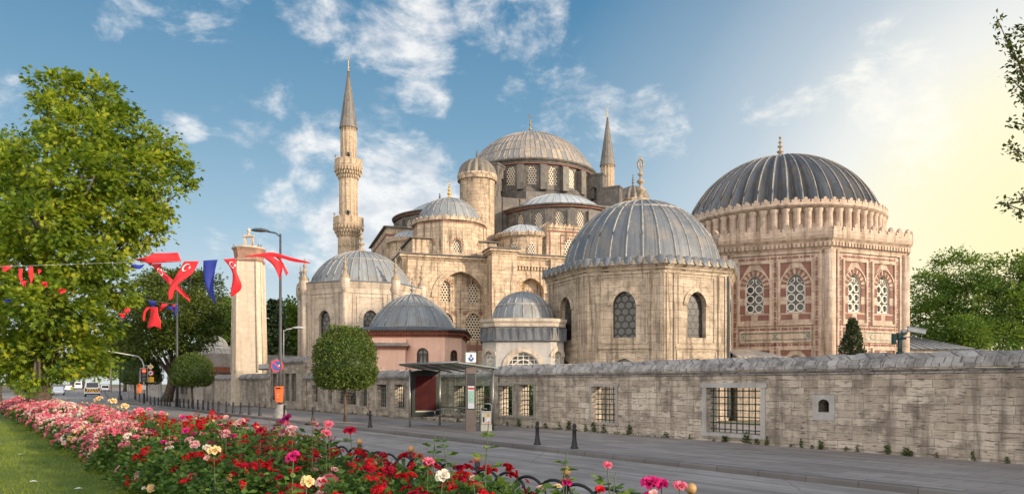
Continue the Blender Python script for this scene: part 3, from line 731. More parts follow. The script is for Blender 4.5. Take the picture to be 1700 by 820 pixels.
for x0, x1, y0, y1, z in [(-24.1, -12.8, -20.45, -18.5, 17.93), (-9.9, 14.2, -20.45, -18.5, 18.63), (-13.45, -9.4, -23.15, -19.4, 18.73), (-24.15, -22.9, -18.4, 20.5, 17.93), (-22.5, -10.9, -19.0, -11, 20.2), (10.9, 22.5, -19.0, -11, 20.2),
                          (-24.3, -14, -8.4, 8.8, 23.6), (14, 24.3, -8.4, 8.8, 23.6), (-22.9, 14, -18.4, 20.5, 17.42)]:
    mb.box(x0, x1, y0, y1, z, z + .16)
mb.build('roof_edge', 'lead_drum', mq)
# windows of the front
for q in WU: window(mq, rb, *q, -.25, 'lattice')
for q in WL: window(mq, rb, *q, -.25, 'lattice')
for q in RW: window(mq, rb2, *q, -.25, 'lattice')
mb = MB()
for q in WU: voussoirs(mb, rb, *q, .35, 0)
voussoirs(mb, rb2, *RW[0], .4, 0, 0)
for u in (-18.05, -14.45): mb.fbox(rb, u - 1.3, u - .75, 10.7, 11.15, 0, .03); mb.fbox(rb, u + .75, u + 1.3, 10.7, 11.15, 0, .03)
mb.fbox(rb, -19.2, -13.05, 6.3, 7.0, 0, .05)
a, o_ = archhood(-15.2, 2.5, 1.6, 3.4, .3); mb.fband(rb, a, o_, .05, .12, 0, False)
for (x, y, r_, z) in ((-16.75, -15.5, 4.95, 22.35), ): mould(mb, ngon((x, y), r_ + .02, 8, R(22.5)), [(0, z - .12), (.05, z - .12), (.05, z), (0, z)])
mb.fbox(FRONT(-19.2), -4.5, 6.2, 22.05, 22.3, 0, .05); mb.fbox(FRONT(-19.2), -4.15, -3.95, 18.3, 22.05, 0, .04)
mb.fbox(Fr((-23.9, 8, 0), (0, -1, 0)), 0, 16, 22.4, 22.75, 0, .05); mb.fbox(FRONT(-8), -23.9, -14, 22.4, 22.75, 0, .05)
mb.build('red_band', 'red_stone', mq)
# central square base, drum and great dome
mb = MB(); sq = [(-10.9, -10.9), (10.9, -10.9), (10.9, 10.9), (-10.9, 10.9)]
mb.prism(sq, 17, 28.3); mb.prism(ngon((0, 0), 11.3, 8, R(22.5)), 28.3, 29.6)
for s_ in (-1, 1):
    for i in range(9): mb.box(-10.6 + i * 2.6 - .06, -10.6 + i * 2.6 + .06, -10.98, -10.9, 17, 28.2)
mb.loft([[(x * .99, y * .99, 29.6) for x, y in ngon((0, 0), 11.3, 8, R(22.5))], [(x, y, 30.6) for x, y in ngon((0, 0), 10.3, 8, R(22.5))]])
mb.build('dome_base', 'lead_drum', mq)
dr = MB(); pts = ngon((0, 0), 10.05, 20, R(9)); wins = []
for i, f_ in enumerate(facets(pts)):
    L = plen(pts, i); q = (L / 2, 30.9, 1.3, 2.8); dr.wall(f_, (0, 30.2, L, 34.2), [archp(*q)], 0, .4, 0)
    if f_.n.y < .35: wins.append((f_, q))
dr.prism(pts, 33.8, 34.15); drum = dr.build('drum', 'lead_drum', mq)
for f_, q in wins: window(drum, f_, *q, -.1, 'lattice')
BT = []
for i in range(20):
    mb = MB(); BT.append(mb); a = R(9 + 18 * i); M_ = Matrix.Rotation(a, 4, 'Z'); mb.box(-.5, .5, -10.95, -9.7, 30.0, 33.5, 0, M_)
    mb.add([M_ @ Vector(p) for p in ((-.5, -10.95, 33.5), (.5, -10.95, 33.5), (.5, -9.9, 33.95), (-.5, -9.9, 33.95))], [(0, 1, 2, 3)])
for i, (r0_, r1_, zt) in enumerate([(9.2, 12.4, 33.6)] * 4):
    mb = MB(); BT.append(mb); M_ = Matrix.Rotation(R(45 + 90 * i), 4, 'Z')
    fr_ = Fr(M_ @ Vector((-.7, -r1_, 0)), M_ @ Vector((0, 1, 0)) )
    # buttress with an arched opening, and a lower one outside it
    out = [(0, 28), (3.2, 28), (3.2, 33.9), (0, 33.3)]; hole = roundp(1.5, 28.6, 1.2, 2.9)
    for side in (Fr(M_ @ Vector((-.75, -r1_, 0)), M_.to_3x3() @ Vector((0, 1, 0))), ):
        pass
    L = Fr(M_ @ Vector((.75, -r1_, 0)), M_.to_3x3() @ Vector((0, 1, 0)))
    Rr = Fr(M_ @ Vector((-.75, -r0_, 0)), M_.to_3x3() @ Vector((0, -1, 0)))
    mb.wall(L, (0, 27, 3.2, 33.4), [roundp(1.5, 28.8, 1.1, 2.9)], 0, 1.5); mb.wall(Rr, (0, 27, 3.2, 33.4), [roundp(1.7, 28.8, 1.1, 2.9)], 0, .0)
    mb.box(-.75, .75, -r1_, -r1_ + .001, 27, 33.4, 0, M_); mb.box(-.85, .85, -r1_ - .1, -r0_, 33.4, 33.65, 0, M_)
    mb.box(-.75, .75, -15, -12.4, 25, 31.2, 0, M_); mb.box(-.85, .85, -15.1, -12.4, 31.2, 31.45, 0, M_)
for b_ in BT: b_.build('buttress', 'lead_drum', mq)
mb = MB(); p20 = ngon((0, 0), 10.05, 40, R(4.5))
mould(mb, p20, [(0, 33.95), (.25, 34.05), (.25, 34.2), (.55, 34.45), (.6, 34.65), (0, 34.8)]); mb.build('dome_cornice', 'lead_drum', mq)
mb = MB(); mould(mb, p20, [(.02, 33.85), (.26, 33.86), (.26, 33.97), (.02, 33.98)]); mb.build('red_band', 'red_stone', mq)
mb = MB(); dome(mb, (0, 0, 34.6), 10.2, 6.75, 76, (.16, .32, .48, .64, .80), rib=.07, n=18, vk=6); md = mb.build('main_dome', ['lead_warm', 'lead_warm'], mq)
mb = MB(); finial(mb, (0, 0, 41.25), 3.4, .42); mb.build('finial', 'bronze', md)
# half domes
def half_dome(x, y, r, z0, z1, h, face, n=18, mat='lead_bright'):
    pts = ngon((x, y), r, n, R(180 / n)); dm = MB(); wl = []
    for i, f_ in enumerate(facets(pts)):
        L = plen(pts, i); q = (L / 2, z1 - 2.9, 1.1, 2.05)
        if f_.n.dot(face) > -.15: dm.wall(f_, (0, z0, L, z1 - .3), [archp(*q)], 0, .35); wl.append((f_, q))
        else: dm.fpoly(f_, [(0, z0), (L, z0), (L, z1 - .3), (0, z1 - .3)], 0)
    d_ = dm.build('half_drum', 'lead_drum', mq)
    for f_, q in wl: window(d_, f_, *q, -.1, 'lattice_small')
    mb = MB()
    for i in range(n):
        M_ = Matrix.Translation((x, y, 0)) @ Matrix.Rotation(R(180 / n + 360 / n * i), 4, 'Z'); mb.box(-.5, .5, -r - .28, -r + .3, z0, z1 - .75, 0, M_)
    mb.build('drum_pier', 'lead_drum', d_)
    mb = MB(); p = ngon((x, y), r, n * 2, 0); mould(mb, p, [(0, z1 - .36), (.3, z1 - .35), (.3, z1 - .2), (0, z1 - .2)]); mb.build('red_band', 'red_stone', d_)
    mb = MB(); mould(mb, p, [(0, z1 - .2), (.5, z1 - .1), (.55, z1 + .1), (-.3, z1 + .2)]); mb.build('drum_cornice', 'lead_drum', d_)
    mb = MB(); mould(mb, p, [(.2, z1 + .06), (-1.2, z1 + .5), (-2.0, z1 + .55)]); mb.build('half_roof', 'lead_drum', d_); mb = MB(); dome(mb, (x, y, z1 + .35), r - 1.4, h, 40, (), rib=.05, n=10, vk=1); mb.build('half_dome', [mat, mat], mq)
for fs_, us in ((Fr((-23.9, 8, 0), (0, -1, 0)), (3, 8, 13)), (FRONT(-8), (-22.4, ))):
    for u in us:
        q = (u, 18.6, 1.1, 2.2); window(mq, fs_, *q, .03, 'lattice_small'); mb = MB(); voussoirs(mb, fs_, *q, .32, 0, 0, .05); a, o_ = archhood(*q, .02); mb.build('red_band', 'red_stone', mq)
half_dome(1.0, -9.4, 8.5, 21.5, 26.3, 2.9, Vector((0, -1, 0)))
half_dome(-13.2, 0, 8.1, 21.5, 26.7, 2.9, Vector((-1, -.2, 0)))
# exedrae with scalloped crests
def exedra(x, y, r, z0, z1, h, lab='exedra'):
    mb = MB(); mb.lathe([(r, z0), (r, z1)], 28, (x, y, 0)); ex = mb.build('exedra', 'stone_mosque', mq)
    for a in (-40, -5, 30):
        fr_ = Fr((x + (r + .01) * math.sin(R(a)) - .5 * math.cos(R(a)), y - (r + .01) * math.cos(R(a)) - .5 * math.sin(R(a)), 0), (math.cos(R(a)), math.sin(R(a)), 0))
        window(ex, fr_, .5, z1 - 2.9, .95, 1.6, .09, 'lattice_small')
    mb = MB(); p = ngon((x, y), r, 24); mould(mb, p, [(0, z1 - .5), (.12, z1 - .4), (.35, z1), (0, z1 + .02)]); cresting(mb, ngon((x, y), r + .38, 24), z1 - .25, .62, .62, .16); mb.build('cresting', 'stone_mosque', ex)
    mb = MB(); dome(mb, (x, y, z1 + .05), r + .15, h, 28, (), rib=.05, n=8); mb.build('exedra_dome', ['lead_bright', 'lead_bright'], mq)
exedra(-6.3, -15.4, 3.65, 17.4, 21.7, 1.75); exedra(-20.2, -8.2, 3.3, 17.4, 21.6, 1.6); exedra(8.6, -15.4, 3.65, 17.4, 21.5, 1.75)
mb = MB(); cresting(mb, [(-4.6, -19.3), (6.3, -19.3)], 22.6, .62, .62, .16, 0, False); cresting(mb, [(-4.5, -9), (-4.5, -19.3)], 22.6, .62, .62, .16, 0, False); mb.build('cresting', 'stone_mosque', mq)
fb = FRONT(-19.2); window(mq, fb, -1.3, 18.9, 1.4, 2.3, .03, 'lattice'); mb = MB(); voussoirs(mb, fb, -1.3, 18.9, 1.4, 2.3, .3, 0, 0, .05); mb.fband(fb, rectp(-1.3, 18.6, 2.3, 3.1), rectp(-1.3, 18.5, 2.5, 3.3), 0, .05); mb.build('red_band', 'red_stone', mq)
# corner cupolas on eight-sided drums
def corner_cupola(x, y, gilt=True):
    pts = ngon((x, y), 4.95, 8, R(22.5)); mb = MB(); wl = []
    for i, f_ in enumerate(facets(pts)):
        L = plen(pts, i); q = (L / 2, 18.4, 1.05, 1.7)
        if f_.n.y < -.6: mb.wall(f_, (0, 17.4, L, 22.4), [archp(*q)], 0, .35); wl.append((f_, q))
        else: mb.fpoly(f_, [(0, 17.4), (L, 17.4), (L, 22.4), (0, 22.4)], 0)
    mb.prism(pts, 22.2, 22.38); dm = mb.build('cupola_drum', 'stone_mosque', mq)
    for f_, q in wl:
        window(dm, f_, *q, -.28, 'lattice_small'); mb = MB(); voussoirs(mb, f_, *q, .33, 0); mb.build('red_band', 'red_stone', dm)
    mb = MB(); p = ngon((x, y), 4.5, 32); mould(mb, p, [(0, 22.3), (.15, 22.45), (.4, 22.8), (0, 22.85)]); cresting(mb, ngon((x, y), 4.9, 32), 22.5, .66, .62, .18); mb.build('cresting', 'stone_mosque', dm)
    mb = MB(); dome(mb, (x, y, 22.7), 4.3, 3.6, 24, (.42,), rib=.06, n=14, vk=2); cu = mb.build('corner_dome', ['lead_pale', 'lead_seam'], mq)
    mb = MB(); finial(mb, (x, y, 26.2), 2.3, .5); mb.build('finial', 'gold' if gilt else 'bronze', cu)
corner_cupola(-16.75, -15.5)
# weight towers with fluted caps
for x, y in ((-12, -12), (15, -6), (12, 12), (-12, 12)):
    mb = MB(); mb.lathe([(2.38, 17.4), (2.38, 29.6), (2.5, 29.8), (2.75, 30.3), (2.75, 30.6), (2.3, 30.7)], 28, (x, y, 0)); tw = mb.build('weight_tower', 'stone_mosque', mq)
    mb = MB(); cresting(mb, ngon((x, y), 2.72, 24), 29.8, .45, .6, .12)
    mb.build('cresting', 'stone_mosque', tw)
    mb = MB(); fluted(mb, (x, y, 30.55), 2.45, 2.45, 16, .09, 10, 8); cp = mb.build('tower_cap', 'lead_cap', tw)
    mb = MB(); finial(mb, (x, y, 32.95), 1.3 if x < 0 else 2.0, .4, 0, 'ball'); mb.build('cap_finial', 'lead_cap', tw)

# ================================================================== minarets
def minaret(px, d, label, zs, detail=True):
    """zs: lower balcony, upper balcony, cone base, cone top"""
    p = PX(px, HY, d); t = thing('minaret', label, 'minaret', (p.x, p.y, 0), 'minarets of the mosque'); zb1, zb2, zc, zt = zs
    def shaft(nm, r, z0, z1, n=14):
        mb = MB(); pts = ngon((0, 0), r, n)
        mb.prism(pts, z0, z1)
        for q in pts: mb.tube([(q[0], q[1], z0), (q[0], q[1], z1)], .07, 5)
        return mb.build(nm, 'stone_minaret', t)
    mb = MB(); mb.prism(ngon((0, 0), 2.6, 8), 0, 14); mb.loft([[(*q, 14) for q in ngon((0, 0), 2.6, 8)], [(*q, 17) for q in ngon((0, 0), 1.7, 8)]]); mb.build('base', 'stone_minaret', t)
    lo = shaft('shaft', 1.62, 16, zb1 - 3); shaft('shaft', 1.42, zb1, zb2 - 3); shaft('shaft', 1.22, zb2, zc)
    mb = MB()
    for k in range(14):                                  # carved roundels and slots of the lowest shaft
        M_ = Matrix.Rotation(2 * PI * (k + .5) / 14, 4, 'Z')
        for j in range(4):
            z = zb1 - 4.6 - j * 1.5; c = M_ @ Vector((0, -1.6, z)); e = M_.to_3x3() @ Vector((.2, 0, 0))
            mb.tube([c + e * math.cos(a) + Vector((0, 0, .24 * math.sin(a))) for a in np.linspace(0, 2 * PI, 9)], .06, 4)
    mb.build('carving', 'stone_minaret', lo)
    for zb in (zb1, zb2):
        rs = 1.6 if zb == zb1 else 1.4; mb = MB(); n = 14
        mb.lathe([(rs, zb - 3.2), (rs + .12, zb - 2.9), (rs + .15, zb - 2.6), (rs + .45, zb - 2.3), (rs + .45, zb - 2.0), (rs + .68, zb - 1.8), (rs + .68, zb - 1.5), (rs + .8, zb - 1.3), (rs + .8, zb - 1.12), (rs, zb - 1.1)], n, (0, 0, 0), 0, False)
        for tier, (rr, z, k, hh) in enumerate([(rs + .2, zb - 2.75, 28, .5), (rs + .5, zb - 2.2, 28, .5), (rs + .74, zb - 1.7, 28, .45)]):
            for i in range(k):
                a = 2 * PI * (i + .5 * tier) / k; mb.lathe([(.02, -hh * .6), (.13, 0), (.13, hh * .6)], 5, (rr * math.sin(a), -rr * math.cos(a), z))
        bl = mb.build('balcony', 'stone_minaret', t)
        mb = MB(); pts = ngon((0, 0), rs + .72, n); mb.prism(ngon((0, 0), rs + .85, n), zb - 1.12, zb - .98)
        for i, f_ in enumerate(facets(pts)):
            L = plen(pts, i); mb.fbox(f_, .03, L - .03, zb - .98, zb + .1, -.1, 0); mb.fband(f_, rectp(L / 2, zb - .8, L * .62, .75), rectp(L / 2, zb - .88, L * .8, .91), 0, .05); mb.fbox(f_, -.04, .08, zb - 1, zb + .25, -.1, .06)
        mb.build('parapet', 'stone_minaret', bl)
        mb = MB(); mb.fpoly(Fr((-.35, -rs + .22, 0), (1, 0, 0)), roundp(.5, zb - .9, .6, 2.0), .03); mb.build('doorway', 'black_gap', bl)
        mb = MB()
        for a in (-70, 20): mb.lathe([(.02, -.15), (.1, 0), (.2, .28)], 8, ((rs + .6) * math.sin(R(a)), -(rs + .6) * math.cos(R(a)), zb + .45)); mb.tube([((rs + .6) * math.sin(R(a)), -(rs + .6) * math.cos(R(a)), zb - .2), ((rs + .6) * math.sin(R(a)), -(rs + .6) * math.cos(R(a)), zb + .45)], .04, 4)
        mb.build('loudspeaker', 'concrete', bl)
    mb = MB(); mb.lathe([(1.22, zc - .7), (1.3, zc - .6), (1.22, zc - .5), (1.22, zc - .15), (1.34, zc)], 14, (0, 0, 0), 0, False); mb.build('collar', 'stone_minaret', t)
    mb = MB(); k = 7; n = 14
    for j in range(k):
        q0, q1 = j / k, (j + 1) / k; f_ = lambda q: 1.36 * (1 - q) + .06
        mb.lathe([(f_(q0) + (.05 if j == 0 else .0), zc + (zt - zc) * q0), (f_(q1) + .02, zc + (zt - zc) * q1), (f_(q1), zc + (zt - zc) * q1 + .02)], n, (0, 0, 0), 0, False, n)
    for fi in range(len(mb.f)): mb.uv[fi] = [(u, v + fi // n) for u, v in mb.uv[fi]]
    for i in range(n): a = 2 * PI * i / n; mb.tube([(1.38 * math.sin(a), -1.38 * math.cos(a), zc), (.08 * math.sin(a), -.08 * math.cos(a), zt)], [.05, .02], 4)
    cn = mb.build('spire', 'lead_spire', t)
    mb = MB(); finial(mb, (0, 0, zt - .2), 2.2, .2); mb.build('finial', 'gold', cn)
minaret(578.5, 118, 'tall full height minaret with two carved balconies left of the mosque', (28.6, 37.9, 43.1, 52.6))
minaret(1008.5, 136, 'minaret of which only the grey spire and shaft top show behind the great dome', (28.0, 36.0, 42.4, 51.6))
# ================================================================== tombs
def drainpipe(mb, p, z0, z1): mb.tube([(p[0], p[1], z0), (p[0], p[1], z1 - .5), (p[0] + .0, p[1] + .0, z1 - .3), (p[0] * .93, p[1] * .93, z1)], .07, 8)
# --- the near tomb with the wavy lead eave
tA = thing('domed_tomb', 'near eight-sided stone tomb with ribbed blue grey dome and wavy lead eave', 'tomb', (7.65, 43.5, 0))
pts = ngon((0, 0), 5.51, 8, R(2.8)); mb = MB(); wl = []; hood = MB(); lowp = MB()
for i, f_ in enumerate(facets(pts)):
    L = plen(pts, i); q = (L / 2, 4.45, 1.24, 2.45); lq = (L / 2, 1.0, 1.5, 2.35)
    mb.wall(f_, (0, 0, L, 8.1), [archp(*q, rise=.6), archp(*lq)], 0, .38); wl.append((f_, q, lq))
    a, o_ = archhood(*q, .26, 7, .6); hood.fband(f_, a, o_, 0, .06, 0, False)
    a, o_ = archhood(*lq, .22); hood.fband(f_, a, o_, 0, .06, 0, False)
    for u in (.16, .62, L - .62, L - .16): hood.fbox(f_, u - .05, u + .05, .1, 7.9, 0, .05)
    hood.fband(f_, rectp(L / 2, 4.2, 2.3, 3.45), rectp(L / 2, 4.12, 2.46, 3.61), 0, .035)
    hood.fbox(f_, .7, L - .7, 3.86, 3.98, 0, .06)
    hood.fband(f_, rectp(L / 2, .5, 2.5, 3.2), rectp(L / 2, .42, 2.66, 3.36), 0, .035)
mb.build('wall', 'stone_tomb', tA)
mould(hood, pts, [(0, 7.78), (.06, 7.8), (.06, 7.92), (.16, 8.02), (.16, 8.08), (.30, 8.22), (.36, 8.24), (.36, 8.5), (0, 8.52)]); hood.build('cornice', 'stone_tomb', tA)
for f_, q, lq in wl:
    if f_.n.y < .3: window(tA, f_, *q, -.3, 'bottle_glass'); window(tA, f_, *lq, -.3, 'marble', name='tympanum')
# lead skirt: rolls between the dome and the eight-sided eave, with hanging scallops
mb = MB(); ring_in = []; ring_out = []; ring_lo = []; per = 8; sub = 10; eo = ngon((0, 0), 5.51 + .34, 8, R(2.8)); ei = ngon((0, 0), 4.6, 8 * per * sub, R(2.8)); r2 = []; r3 = []
for i in range(8):
    a = Vector(eo[i]); q = Vector(eo[(i + 1) % 8])
    for j in range(per * sub):
        p = a.lerp(q, j / (per * sub)); ph = (j % sub) / sub; c_ = .5 - .5 * math.cos(2 * PI * ph); w_ = abs(math.sin(PI * ph))
        pi = Vector(ei[i * per * sub + j]); nd = p.normalized()
        ring_in.append((pi.x, pi.y, 8.66)); m_ = pi.lerp(p, .55) ; r2.append((m_.x, m_.y, 8.62 + .10 * w_)); pe = p + nd * (.08 * w_); r3.append((pe.x, pe.y, 8.52 + .17 * w_)); pl = p + nd * (.10 * w_)
        ring_lo.append((pl.x, pl.y, 8.50 - .30 * c_ ** .7))
mb.loft([ring_lo, r3, r2, ring_in], 0, True, False); mb.build('eave', 'lead_blue', tA)
mb = MB(); dome(mb, (0, 0, 8.58), 4.62, 4.2, 32, (.60,), rib=.05, n=18, vk=2, off=R(2.8)); dm = mb.build('dome', ['lead_blue', 'lead_seam'], tA)
mb = MB(); finial(mb, (0, 0, 12.7), 2.45, .5, 0, 'oval'); mb.build('finial', 'stone_finial', dm)
mb = MB(); drainpipe(mb, (pts[1][0] * 1.015, pts[1][1] * 1.015), .2, 8.1); mb.build('drainpipe', 'lead_blue', tA)
# side porch with scalloped lead roof
mb = MB(); mb.box(4.75, 7.3, -3.2, 1.5, 0, 3.35); pc = mb.build('porch', 'stone_tomb', tA)
mb = MB(); nn = 60; top = []; bot = []; low = []
for i in range(nn + 1):
    x = 4.7 + 2.75 * i / nn; w_ = abs(math.sin(PI * i / 6)); bot.append((x, -3.38 - .05 * w_, 3.46 + .05 * w_)); low.append((x, -3.38 - .05 * w_, 3.42 - .14 * w_)); top.append((4.7 + 1.5 * i / nn, -1.2, 4.0))
mb.loft([low, bot, top], 0, True, False, False); mb.add([(4.7, -1.2, 4), (6.2, -1.2, 4), (6.2, 1.5, 4), (4.7, 1.5, 4)], [(0, 1, 2, 3)]); mb.add([(7.45, -3.4, 3.4), (7.45, 1.5, 3.4), (6.2, 1.5, 4), (6.2, -1.2, 4)], [(0, 1, 2, 3)]); mb.build('porch_roof', 'lead_warm', pc)

# --- the far tomb with the fluted dome and red inlay
tB = thing('domed_tomb', 'large tomb with fluted dark dome, columned drum and red inlaid walls', 'tomb', (19.3, 52.6, 0))
RB = 8.3; pts = ngon((0, 0), RB, 8); wl = []; mb = MB(); trim = MB(); red = MB(); L = plen(pts, 0)
def dashes(fr_, u0, v0, u1, v1, wd=.13, d=.025):
    n = max(1, round((abs(u1 - u0) + abs(v1 - v0)) / .62))
    for i in range(n):
        for a, q, hw in ((.08, .68, wd / 2), (.80, .98, wd / 2.2)):
            if abs(u1 - u0) > abs(v1 - v0): x0 = u0 + (u1 - u0) * (i + a) / n; x1 = u0 + (u1 - u0) * (i + q) / n; e = hw * .6; P = [(x0, v0 - hw + e), (x0 + e, v0 - hw), (x1 - e, v0 - hw), (x1, v0 - hw + e), (x1, v0 + hw - e), (x1 - e, v0 + hw), (x0 + e, v0 + hw), (x0, v0 + hw - e)]
            else: y0 = v0 + (v1 - v0) * (i + a) / n; y1 = v0 + (v1 - v0) * (i + q) / n; e = hw * .6; P = [(u0 - hw, y0 + e), (u0 - hw + e, y0), (u0 + hw - e, y0), (u0 + hw, y0 + e), (u0 + hw, y1 - e), (u0 + hw - e, y1), (u0 - hw + e, y1), (u0 - hw, y1 - e)]
            red.fext(fr_, P, 0, d)
for i, f_ in enumerate(facets(pts)):
    holes = []; vis = f_.n.y < -.3
    for u in (L * .31, L * .69):
        q = (u, 6.42, 1.08, 2.38); holes.append(archp(*q, rise=.72)); lq = (u, 1.2, 1.1, 2.6); holes.append(archp(*lq))
        if vis:
            wl.append((f_, q, lq))
            trim.fband(f_, rectp(u, 5.75, 1.78, 3.75), rectp(u, 5.62, 2.06, 4.01), 0, .10)
            a, o_ = archhood(u, 6.42, 1.08, 2.38, .34, 8, .72); trim.fband(f_, [(x, y) for x, y in o_], [(u + (x - u) * 1.08, y + .06) for x, y in o_], 0, .07, 0, False)
            voussoirs(red, f_, u, 6.42, 1.08, 2.38, .33, 0, 0, .03, .72, 9)
            for s_ in (-1, 1):
                P = [(u + s_ * .88, 9.45), (u + s_ * .30, 9.45), (u + s_ * .62, 8.98), (u + s_ * .88, 8.45)]; red.fext(f_, P if s_ < 0 else P[::-1], 0, .02)
                for v in (6.45, 7.45): red.fbox(f_, u + s_ * .72 - .16, u + s_ * .72 + .16, v - .05, v + .48, 0, .02)
                red.fbox(f_, u + s_ * .52 - .32, u + s_ * .52 + .32, 5.98, 6.3, 0, .02)
                P = [(u + s_ * .85, 4.05), (u + s_ * .28, 4.05), (u + s_ * .58, 3.72), (u + s_ * .85, 3.2)]; red.fext(f_, P if s_ < 0 else P[::-1], 0, .02)
            trim.fband(f_, rectp(u, .8, 1.78, 3.3), rectp(u, .68, 2.04, 3.56), 0, .10); a, o_ = archhood(*lq, .22); trim.fband(f_, a, o_, 0, .08, 0, False)
    mb.wall(f_, (0, 0, L, 10.2), holes, 0, .3)
    if vis:
        for u in (.78, L / 2, L - .78): dashes(f_, u, .6, u, 9.75)
        for v in (9.80, 5.40, 4.42): dashes(f_, .95, v, L - .95, v)
        trim.fband(f_, rectp(L / 2, .4, L - 1.25, 9.62), rectp(L / 2, .2, L - .95, 9.98), 0, .09)
        trim.fband(f_, rectp(L / 2, 4.68, 4.0, .50), rectp(L / 2, 4.56, 4.24, .74), 0, .09)
        red.fbox(f_, .35, L - .35, 10.02, 10.14, 0, .06)
mb.build('wall', 'stone_rose', tB); red.build('red_inlay', 'red_stone', tB)
mould(trim, pts, [(0, 10.14), (.06, 10.2), (.10, 10.3), (.26, 10.66), (.30, 10.70), (.42, 10.82), (.46, 10.98), (0, 11.0)])
for k in range(8):
    f_ = facets(ngon((0, 0), RB + .20, 8))[k]; Lk = plen(ngon((0, 0), RB + .2, 8), k); n = 26
    if f_.n.y < .3:
        for j in range(n):
            u = Lk * (j + .5) / n; trim.fbox(f_, u - .07, u + .07, 10.34, 10.60, -.1, .07)
trim.build('cornice', 'stone_rose', tB)
mb = MB(); cresting(mb, ngon((0, 0), RB + .42, 8), 10.98, .78, .74, .18); mould(mb, ngon((0, 0), RB + .40, 8), [(0, 10.98), (.04, 11.0), (.04, 11.3), (-.2, 11.32)], 0, False); mb.build('cresting', 'stone_rose', tB)
for i, p in enumerate(pts):
    if p[1] < 3: mb = MB(); mb.tube([(p[0] * .985, p[1] * .985, .1), (p[0] * .985, p[1] * .985, 10.15)], .34, 12); mb.build('corner_column', 'stone_rose', tB)
for f_, q, lq in wl:
    gl_ = MB(); gl_.fpoly(f_, archp(*q, rise=.72), -.26); wn = gl_.build('window', 'frosted_glass' if f_.n.x > 0 else 'pane_dark', tB)
    gr = MB(); u, v, w_, h = q; r_ = w_ / 4 - .02
    for c_ in (-1, 1):
        for k in range(4):
            cy = v + .06 + r_ + k * (2 * r_ + .035) * 1.10; ry = r_ * 1.10
            if k == 3: ring = [(u + c_ * (r_ + .01) + r_ * .9 * math.cos(a), cy - .03 + ry * .9 * math.sin(a)) for a in np.linspace(0, 2 * PI, 15)[:-1]]; ring = [(x, min(y, v + h - .12 - abs(x - u) * 1.0)) for x, y in ring]
            else: ring = [(u + c_ * (r_ + .01) + r_ * math.cos(a), cy + ry * math.sin(a)) for a in np.linspace(0, 2 * PI, 15)[:-1]]
            ctr = (sum(x for x, y in ring) / 14, sum(y for x, y in ring) / 14); inn = [(ctr[0] + (x - ctr[0]) * .74, ctr[1] + (y - ctr[1]) * .74) for x, y in ring]
            gr.fband(f_, inn, ring, -.22, -.12)
    A = archp(*q, rise=.72); B_ = archp(u, v + .05, w_ - .1, h - .1, rise=.72); gr.fband(f_, B_, A, -.22, -.10)
    gr.build('grille', 'white_plaster', wn)
    window(tB, f_, *lq, -.22, 'marble', name='tympanum')
for f_ in facets(pts):
    if f_.n.y < -.3:
        mb = MB(); mb.fbox(f_, L / 2 - 1.98, L / 2 + 1.98, 4.7, 5.16, 0, .03); mb.build('panel_border', 'serpentine', tB)
        mb = MB()
        for s_ in (-1, 1): c_ = L / 2 + s_ * .94; P = [(c_ - .9, 4.93), (c_ - .72, 4.76), (c_ + .72, 4.76), (c_ + .9, 4.93), (c_ + .72, 5.10), (c_ - .72, 5.10)]; mb.fext(f_, P, .02, .055)
        mb.build('inscription_panel', 'stone_rose', tB)
mb = MB(); mb.lathe([(6.5, 10.9), (6.5, 12.98), (6.62, 13.03), (6.9, 13.18), (6.95, 13.33), (6.2, 13.38)], 64); dr = mb.build('drum', 'stone_rose', tB)
mb = MB()
for i in range(62):
    a = 2 * PI * i / 62; mb.lathe([(.28, 11), (.25, 11.2), (.23, 12.78), (.29, 12.93), (.29, 13.03)], 8, (6.58 * math.sin(a), -6.58 * math.cos(a), 0))
mb.build('colonnette', 'stone_rose', dr)['kind'] = 'stuff'
mb = MB(); cresting(mb, ngon((0, 0), 6.9, 72), 13.25, .46, .44, .12); mb.build('cresting', 'stone_rose', dr)
mb = MB(); mb.prism(ngon((0, 0), RB + .1, 8), 10.85, 11.05); mb.build('terrace', 'lead_dark', tB)
mb = MB(); fluted(mb, (0, 0, 13.38), 6.0, 4.78, 44, .085, 20, 10); pr_ = dome_prof(6.0, 4.78, 20)
for i in range(44):
    a = 2 * PI * i / 44; k_ = 1 - .085 + .085 * 1.6 + .085 * .55
    mb.tube([(r_ * k_ * math.sin(a), -r_ * k_ * math.cos(a), 13.39 + z_) for r_, z_ in pr_[:-1]], [.055 * .8 * min(1, r_ / 3 + .25) for r_, z_ in pr_[:-1]], 5, 1)  # paler rib colour on the crests stands in for sunlit ridges
dm = mb.build('dome', ['lead_dark_dome', 'lead_warm'], tB)
mb = MB(); finial(mb, (0, 0, 18.1), 1.75, .42, 0, 'ball'); mb.build('finial', 'stone_finial', dm)

